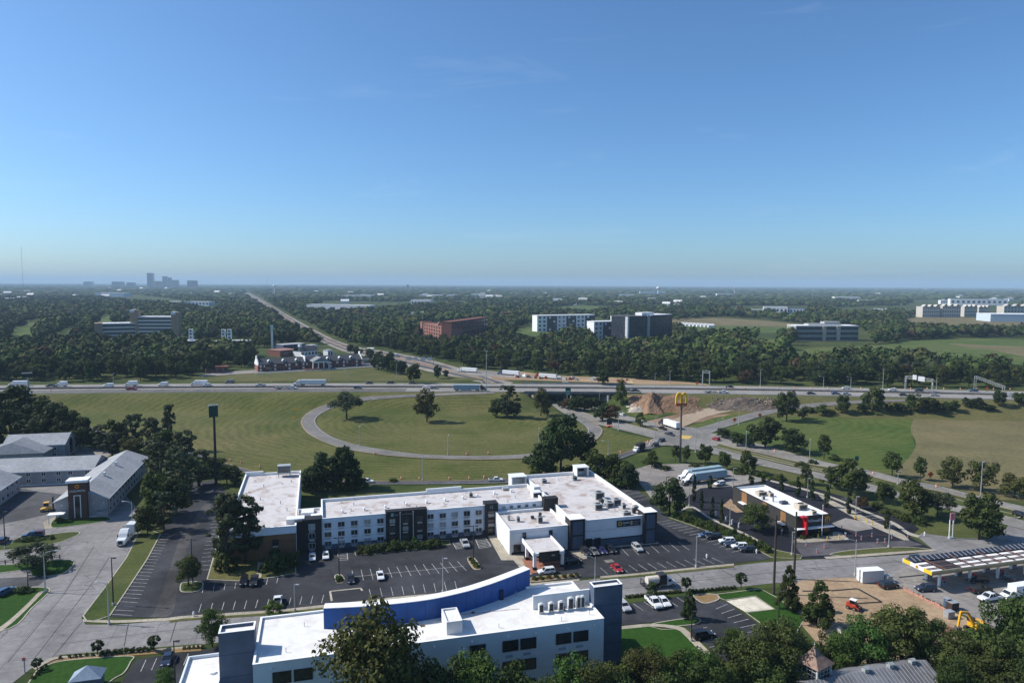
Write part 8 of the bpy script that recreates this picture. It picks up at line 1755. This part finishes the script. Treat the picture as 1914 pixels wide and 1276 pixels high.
# barrier tape cones on the restaurant drive
cone = MB().cyl((0, 0, 0), (0, 0, .9), .26, .06, 8).mesh('cone_body', paint('cone_pink', (.42, .16, .15), .6)); cflag = MB().box(-.3, .3, -.02, .02, .9, 1.4).mesh('cone_flag', M('cone_white', (.7, .68, .68)))
cps = [(1461, 998), (1507, 1020), (1527, 1033), (1541, 1024), (1573, 990), (1600, 1002), (1610, 1009), (1630, 1003), (1667, 1006), (1697, 1004), (1640, 1015), (1580, 1003), (1486, 1011), (1654, 1014)]
for (x, y) in cps: t = thing('marker_cone', 'pink marker cone with a white flag on the restaurant drive', 'cone', W(x, y, .12), RT_.uniform(-.5, .5), 'marker cones on the restaurant drive', .95); link('cone_body', cone, t); link('cone_flag', cflag, t)
b = MB()
for p, q in zip(cps[2:9], cps[3:10]):
    if abs(p[0] - q[0]) < 70: b.bar(W(*p, .9), W(*q, .9), .03)
tag(b.obj('barrier_tape', paint('cone_pink', (.7, .18, .16))), 'pink barrier tape between the marker cones', 'tape', kind='stuff')
# bollards, menu boards, flagpole
bol = MB().cyl((0, 0, 0), (0, 0, 1.25), .16, n=8).mesh('bollard', paint('bollard_yellow', (.75, .48, .08), .5))
for (x, y) in ((1597, 970), (1605, 972), (1620, 976), (1630, 981), (1529, 1006), (1546, 1011), (1568, 1007), (1530, 1000)): o = link('bollard', bol, None); o.location = W(x, y, .12); o.scale = (1.0, 1.0, 1.1); tag(o, 'yellow bollard around the fast-food restaurant', 'bollard', 'yellow bollards at the restaurant')
for (x, y) in ((1338, 968), (1357, 978), (1368, 984), (1381, 990)):
    t = thing('lane_sign', 'small white drive-lane sign by the columnar evergreens', 'sign', W(x, y, .1), .8, 'white drive-lane signs'); b = MB(); b.box(-.5, .5, -.08, .08, .7, 2.3); b.obj('sign_board', FW_, t); b = MB(); b.box(-.08, .08, -.05, .05, 0, .7); b.obj('post', DKM, t)
b_ = W(1536, 1003); h = HT(1536, 944, b_); t = thing('flagpole', 'white flagpole with a furled flag before the restaurant', 'flagpole', b_); b = MB(); b.cyl((0, 0, 0), (0, 0, h), .12, .07, 8); b.sphere((0, 0, h + .1), .14); b.obj('pole', FW_, t); b = MB(); b.add([(.1, 0, h - .2), (.6, .1, h - .5), (.5, -.05, h - 1.9), (.12, 0, h - 1.8), (.35, .2, h - .4), (.3, .2, h - 1.8)], [(0, 1, 2, 3), (0, 4, 5, 3), (4, 1, 2, 5)]); b.obj('flag', paint('flag_red', (.45, .1, .12), .7), t)
# container, skid steer, excavator, plot clutter
fk = Fr(PZ(1612, 1091, 0)); t = thing('storage_container', 'white steel storage container at the building plot corner', 'container', fk.w(0, 0, .1), G15 - .12); CW = striped('container_steel', (.66, .66, .65), (.6, .6, .6), .5, 0, .5)
b = MB(); b.box(0, 6.1, 0, 2.6, .1, 3.2); b.obj('body', CW, t); b = MB(); b.box(-.06, 6.16, -.06, 2.66, 3.2, 3.3); b.obj('roof', FW_, t)
for y in (.65, 1.95): b = MB(); b.box(-.05, -.005, y - .6, y + .6, .2, 3.1); o = b.obj('door', FW_, t); b = MB(); b.cyl((-.1, y + .3, .3), (-.1, y + .3, 3.0), .03, n=6); b.obj('lock_bar', GALV, o)
t = thing('equipment_box', 'small beige equipment box beside the white container', 'box', fk.w(6.6, -1.5, .1), G15); b = MB(); b.box(0, 1.6, 0, 1.5, 0, 1.7); b.obj('cabinet', M('box_beige', (.5, .46, .4)), t); b = MB(); b.box(-.05, 1.65, -.05, 1.55, 1.7, 1.78); b.obj('lid', GALV, t)
t = thing('skid_loader', 'red skid loader on the bare building plot', 'loader', W(1594, 1138, .1), R270 + .5); b = MB(); b.box(-1.4, .8, -.75, .75, .5, 1.4); b.obj('body', paint('loader_red', (.5, .06, .02), .5), t, bevel=.05); b = MB(); b.box(-.6, .7, -.6, .6, 1.4, 2.3); b.obj('cab', CGL, t); b = MB(); b.box(-.7, .8, -.68, .68, 2.3, 2.4); b.obj('cab_roof', FW_, t)
b = MB()
for s in (-.85, .85): b.bar((-1.2, s, 1.7), (1.4, s, .8), .2); b.bar((1.4, s, .8), (1.7, s, .3), .2)
b.obj('lift_arm', paint('loader_red', (.5, .06, .02)), t); b = MB(); b.side([(1.6, .1), (2.3, .05), (2.3, .2), (1.8, .3), (1.7, .9), (1.6, .9)], -.95, .95); b.obj('bucket', DKM, t); wheels(t, (-.9, .6), .9, .42, .3)
t = thing('excavator', 'yellow excavator with raised arm among trees at the forecourt edge', 'excavator', W(1824, 1180, .1), R180, None, 1.0); b = MB(); b.box(-1.9, 1.3, -1.3, 1.3, 1.0, 2.3); b.obj('house', YM, t, bevel=.08); b = MB(); b.box(.2, 1.4, -1.25, -.15, 2.3, 3.1); b.obj('cab', CGL, t)
for s in (-1.25, 1.25): b = MB(); b.side([(-2.1, .35), (-1.8, .9), (1.8, .9), (2.1, .35), (1.8, 0), (-1.8, 0)], s - .3, s + .3); b.obj('track', TYRE, t)
b = MB(); b.bar((1.1, .3, 1.8), (3.0, .3, 4.9), .55, .45); b.bar((3.0, .3, 4.9), (5.0, .3, 5.3), .5, .42); b.obj('boom', YM, t); b = MB(); b.bar((5.0, .3, 5.4), (5.6, .3, 2.0), .4, .36); b.obj('stick', YM, t); b = MB(); b.side([(5.2, .7), (5.0, 1.9), (5.8, 2.1), (6.4, 1.2), (5.9, .6)], -.3, .9); b.obj('bucket', DKM, t)
for (x, y, lb, c, s) in ((1779, 1143, 'dark brown storage crate by the excavator', (.05, .035, .03), (2.2, 1.8, 1.9)), (1772, 1158, 'grey generator box behind the plot fence', (.3, .3, .3), (2.0, 1.4, 1.6)), (1770, 1138, 'small blue portable toilet at the plot edge', (.06, .1, .17), (1.1, 1.1, 2.3))):
    t = thing('site_box', lb, 'box', W(x, y, .1), G15); b = MB(); b.box(0, s[0], 0, s[1], .1, s[2]); b.obj('body', M('site_' + lb.split()[0] + lb.split()[1], c, .2, 2), t, bevel=.04); b = MB(); b.box(-.06, s[0] + .06, -.06, s[1] + .06, s[2], s[2] + .1); b.obj('lid', GALV, t)
a, c = W(1688, 1102, .1), W(1768, 1142, .1); t = thing('plot_fence', 'orange mesh fence along the building plot', 'fence', a); FM = M('orange_mesh', (.42, .22, .17), .25, 3)
b = MB(); N_ = 24
for k in range(N_): p, q = (c - a) * k / N_, (c - a) * (k + 1) / N_; j = [RT_.uniform(-.25, .25) for _ in range(2)]; b.add([(p[0], p[1], 0), (q[0], q[1], 0), (q[0], q[1] + .05, .75 + j[1]), (p[0], p[1] + .05, .75 + j[0])], [(0, 1, 2, 3), (3, 2, 1, 0)])
b.obj('mesh', FM, t)
for k in range(0, N_ + 1, 3): b = MB(); p = (c - a) * k / N_; b.cyl((p[0], p[1] + .08, 0), (p[0], p[1] + .08, 1.25), .04, n=6); b.obj('post', DKM, t)
def heap(name, label, px, py, wpx, dpy, hgt, mat, seed, cat='heap'):
    c = W(px, py); k = MPP(c); rx, ry = wpx * k / 2, dpy; rg = np.random.default_rng(seed); n = 30; v = []; f = []
    off = rg.uniform(0, 6, 6)
    for j in range(n + 1):
        for i in range(n + 1):
            x, y = -1 + 2 * i / n, -1 + 2 * j / n; r = math.hypot(x, y); e = min(.82, max(0, 1 - r * (1 + .2 * math.sin(3 * math.atan2(y, x) + off[0]) + .1 * math.sin(7 * math.atan2(y, x) + off[1])))) ** 1.25
            v.append((x * rx, y * ry, terr(c[0] + x * rx, c[1] + y * ry) - c[2] + hgt * e * (1 + .25 * math.sin(x * 5 + off[2]) * math.cos(y * 4 + off[3])) + (rg.uniform(-.25, .25) if e > 0 else -.3)))
    for j in range(n):
        for i in range(n): f.append((j * (n + 1) + i, j * (n + 1) + i + 1, (j + 1) * (n + 1) + i + 1, (j + 1) * (n + 1) + i))
    b = MB(); b.add(v, f); o = b.obj(name, mat); o.location = c; tag(o, label, cat); return o
heap('spoil_heap', 'big reddish earth heap beside the highway', 1214, 757, 74, 16, 7.2, DIRT2, 1); heap('spoil_heap', 'low earth ridge right of the big heap', 1262, 756, 110, 14, 4.2, DIRT2, 2); heap('rubble_heap', 'long grey rubble heap beside the off ramp', 1385, 757, 130, 9, 4.2, grass('rubble', (.1, .075, .06), (.2, .16, .13), (.07, .05, .04), 1.2), 3); heap('gravel_heap', 'pale gravel slope at the foot of the big heap', 1200, 764, 60, 6, 2.5, grass('pale_gravel', (.4, .34, .28), (.5, .44, .37), (.3, .22, .17), 1), 4)
heap('spoil_heap', 'pale sand spill at the left edge of the building plot', 1563, 1184, 40, 5, 2.0, grass('pale_sand', (.45, .4, .34), (.55, .5, .44), (.35, .3, .25), 1), 6); heap('spoil_heap', 'reddish earth bank at the excavator', 1760, 1176, 50, 3, 1.2, DIRT2, 7)
heap('sand_heap', 'yellow sand heap beyond the highway near the dark tree', 1178, 715, 24, 6, 2.4, grass('yellow_sand', (.5, .36, .2), (.58, .44, .27), (.4, .28, .15), 1), 8)
# loose rubble and yard clutter
rk = np.random.default_rng(4); b = MB()
for k in range(420):
    x, y = (rk.uniform(1330, 1445), rk.uniform(745, 761)) if k < 230 else ((rk.uniform(1190, 1250), rk.uniform(755, 767)) if k < 330 else (rk.uniform(1565, 1640), rk.uniform(1150, 1175)))
    p = W(x, y); s = rk.uniform(.15, .6) * (.5 if k >= 330 else 1); z = (2.2 * rk.random() if k < 230 else .1) + p[2]
    b.taper((p[0] - s, p[0] + s, p[1] - s, p[1] + s), (p[0] - s * .5, p[0] + s * .6, p[1] - s * .4, p[1] + s * .5), z - .4, z + s * .8)
tag(b.obj('rubble_stones', M('rubble_stone', (.2, .155, .12), .5, .4)), 'scattered broken stones on the spoil ground', 'rubble', kind='stuff')
yc = [MB().box(-2, 2, -1, 1, 0, 1.6).box(-1.6, 0, -.8, .8, 1.6, 2.4).mesh('material_stack', m_) for m_ in (FW_, FGY, FTN, M('stack_rust', (.3, .1, .06)))]
for k in range(24): x = rk.uniform(965, 1180); o = link('material_stack', yc[k % 4]); o.location = W(x, 702.5 + (x - 965) * .046 + rk.uniform(0, 4)); o.rotation_euler = (0, 0, rk.uniform(0, 3)); tag(o, 'stack of building material in the highway yard', 'stack', 'material stacks in the yard')
# wooden rail fence on the left island
a, c = W(-5, 1056, .1), W(112, 1044, .1); t = thing('rail_fence', 'low dark timber rail fence behind the feathery tree', 'fence', a)
for z in (.5, .95): b = MB(); b.bar((0, 0, z), (c[0] - a[0], c[1] - a[1], z), .12); b.obj('rail', PWD, t)
for k in range(9): b = MB(); q = (c - a) * k / 8; b.box(q[0] - .1, q[0] + .1, q[1] - .1, q[1] + .1, 0, 1.2); b.obj('post', PWD, t)
for (x, y, lb) in ((1728, 1001, 'white hydrant-like post on the grass by the pylon sign'), (1321, 1043, 'white utility post at the lot entrance'), (362, 1152, 'fire hydrant on the sidewalk by the worn lane'), (1414, 1034, 'white post at the end of the hedge')):
    t = thing('hydrant', lb, 'hydrant', W(x, y, .14)); b = MB(); b.cyl((0, 0, 0), (0, 0, .9), .2, n=8); b.sphere((0, 0, .95), .22); b.obj('barrel', COP, t); b = MB(); b.cyl((-.35, 0, .6), (.35, 0, .6), .1, n=6); b.obj('outlet', COP, t)
# overhead wires along the wood
for (p, q, z, lb) in (((1240, 702), (1910, 712), 15, 'thin overhead wire in front of the right wood'), ((905, 700), (1240, 702), 16, 'thin overhead wire in front of the middle wood')):
    a, c = W(*p), W(*q); b = MB(); pr = None
    for k in range(21):
        s = k / 20; w = a + (c - a) * s; w = np.array((w[0], w[1], z - 3 * math.sin(PI * ((s * 4) % 1))))
        if pr is not None: b.bar(pr, w, .09)
        pr = w
    tag(b.obj('overhead_wire', UNITM), lb, 'wire')
# ------------------------------------------------------------------ tell look-alikes apart by their order from the left
_by = {}
for o in list(bpy.data.objects):
    if o.parent is None and o.get('category') and o.get('group'): _by.setdefault(o['label'], []).append(o)
def ordinal(k): return ('first', 'second', 'third', 'fourth', 'fifth', 'sixth', 'seventh', 'eighth', 'ninth', 'tenth')[k] if k < 10 else '%d%s' % (k + 1, {1: 'st', 2: 'nd', 3: 'rd'}.get((k + 1) % 10, 'th') if (k + 1) // 10 != 1 else 'th')
for lb, os_ in _by.items():
    if 1 < len(os_) <= 40 and len(lb.split()) <= 12:
        for k, o in enumerate(sorted(os_, key=lambda q: QX(np.array(q.location))[0])): o['label'] = lb + ', ' + ordinal(k) + ' from the left'
# ------------------------------------------------------------------ hazy air
b = MB(); b.box(min(_xs) - 60, max(_xs) + 60, min(_ys) - 60, max(_ys) + 60, -1.5, 215.0)
hz = b.obj('haze', None); hz.data.materials.clear()
m = bpy.data.materials.new('haze_air'); m.use_nodes = True; t = m.node_tree; t.nodes.clear()
o_ = t.nodes.new('ShaderNodeOutputMaterial'); v_ = t.nodes.new('ShaderNodeVolumePrincipled')
v_.inputs['Color'].default_value = (.58, .80, 1.0, 1); v_.inputs['Density'].default_value = HAZE
v_.inputs['Anisotropy'].default_value = 0.0
t.links.new(v_.outputs[0], o_.inputs['Volume']); hz.data.materials.append(m); hz['kind'] = 'stuff'
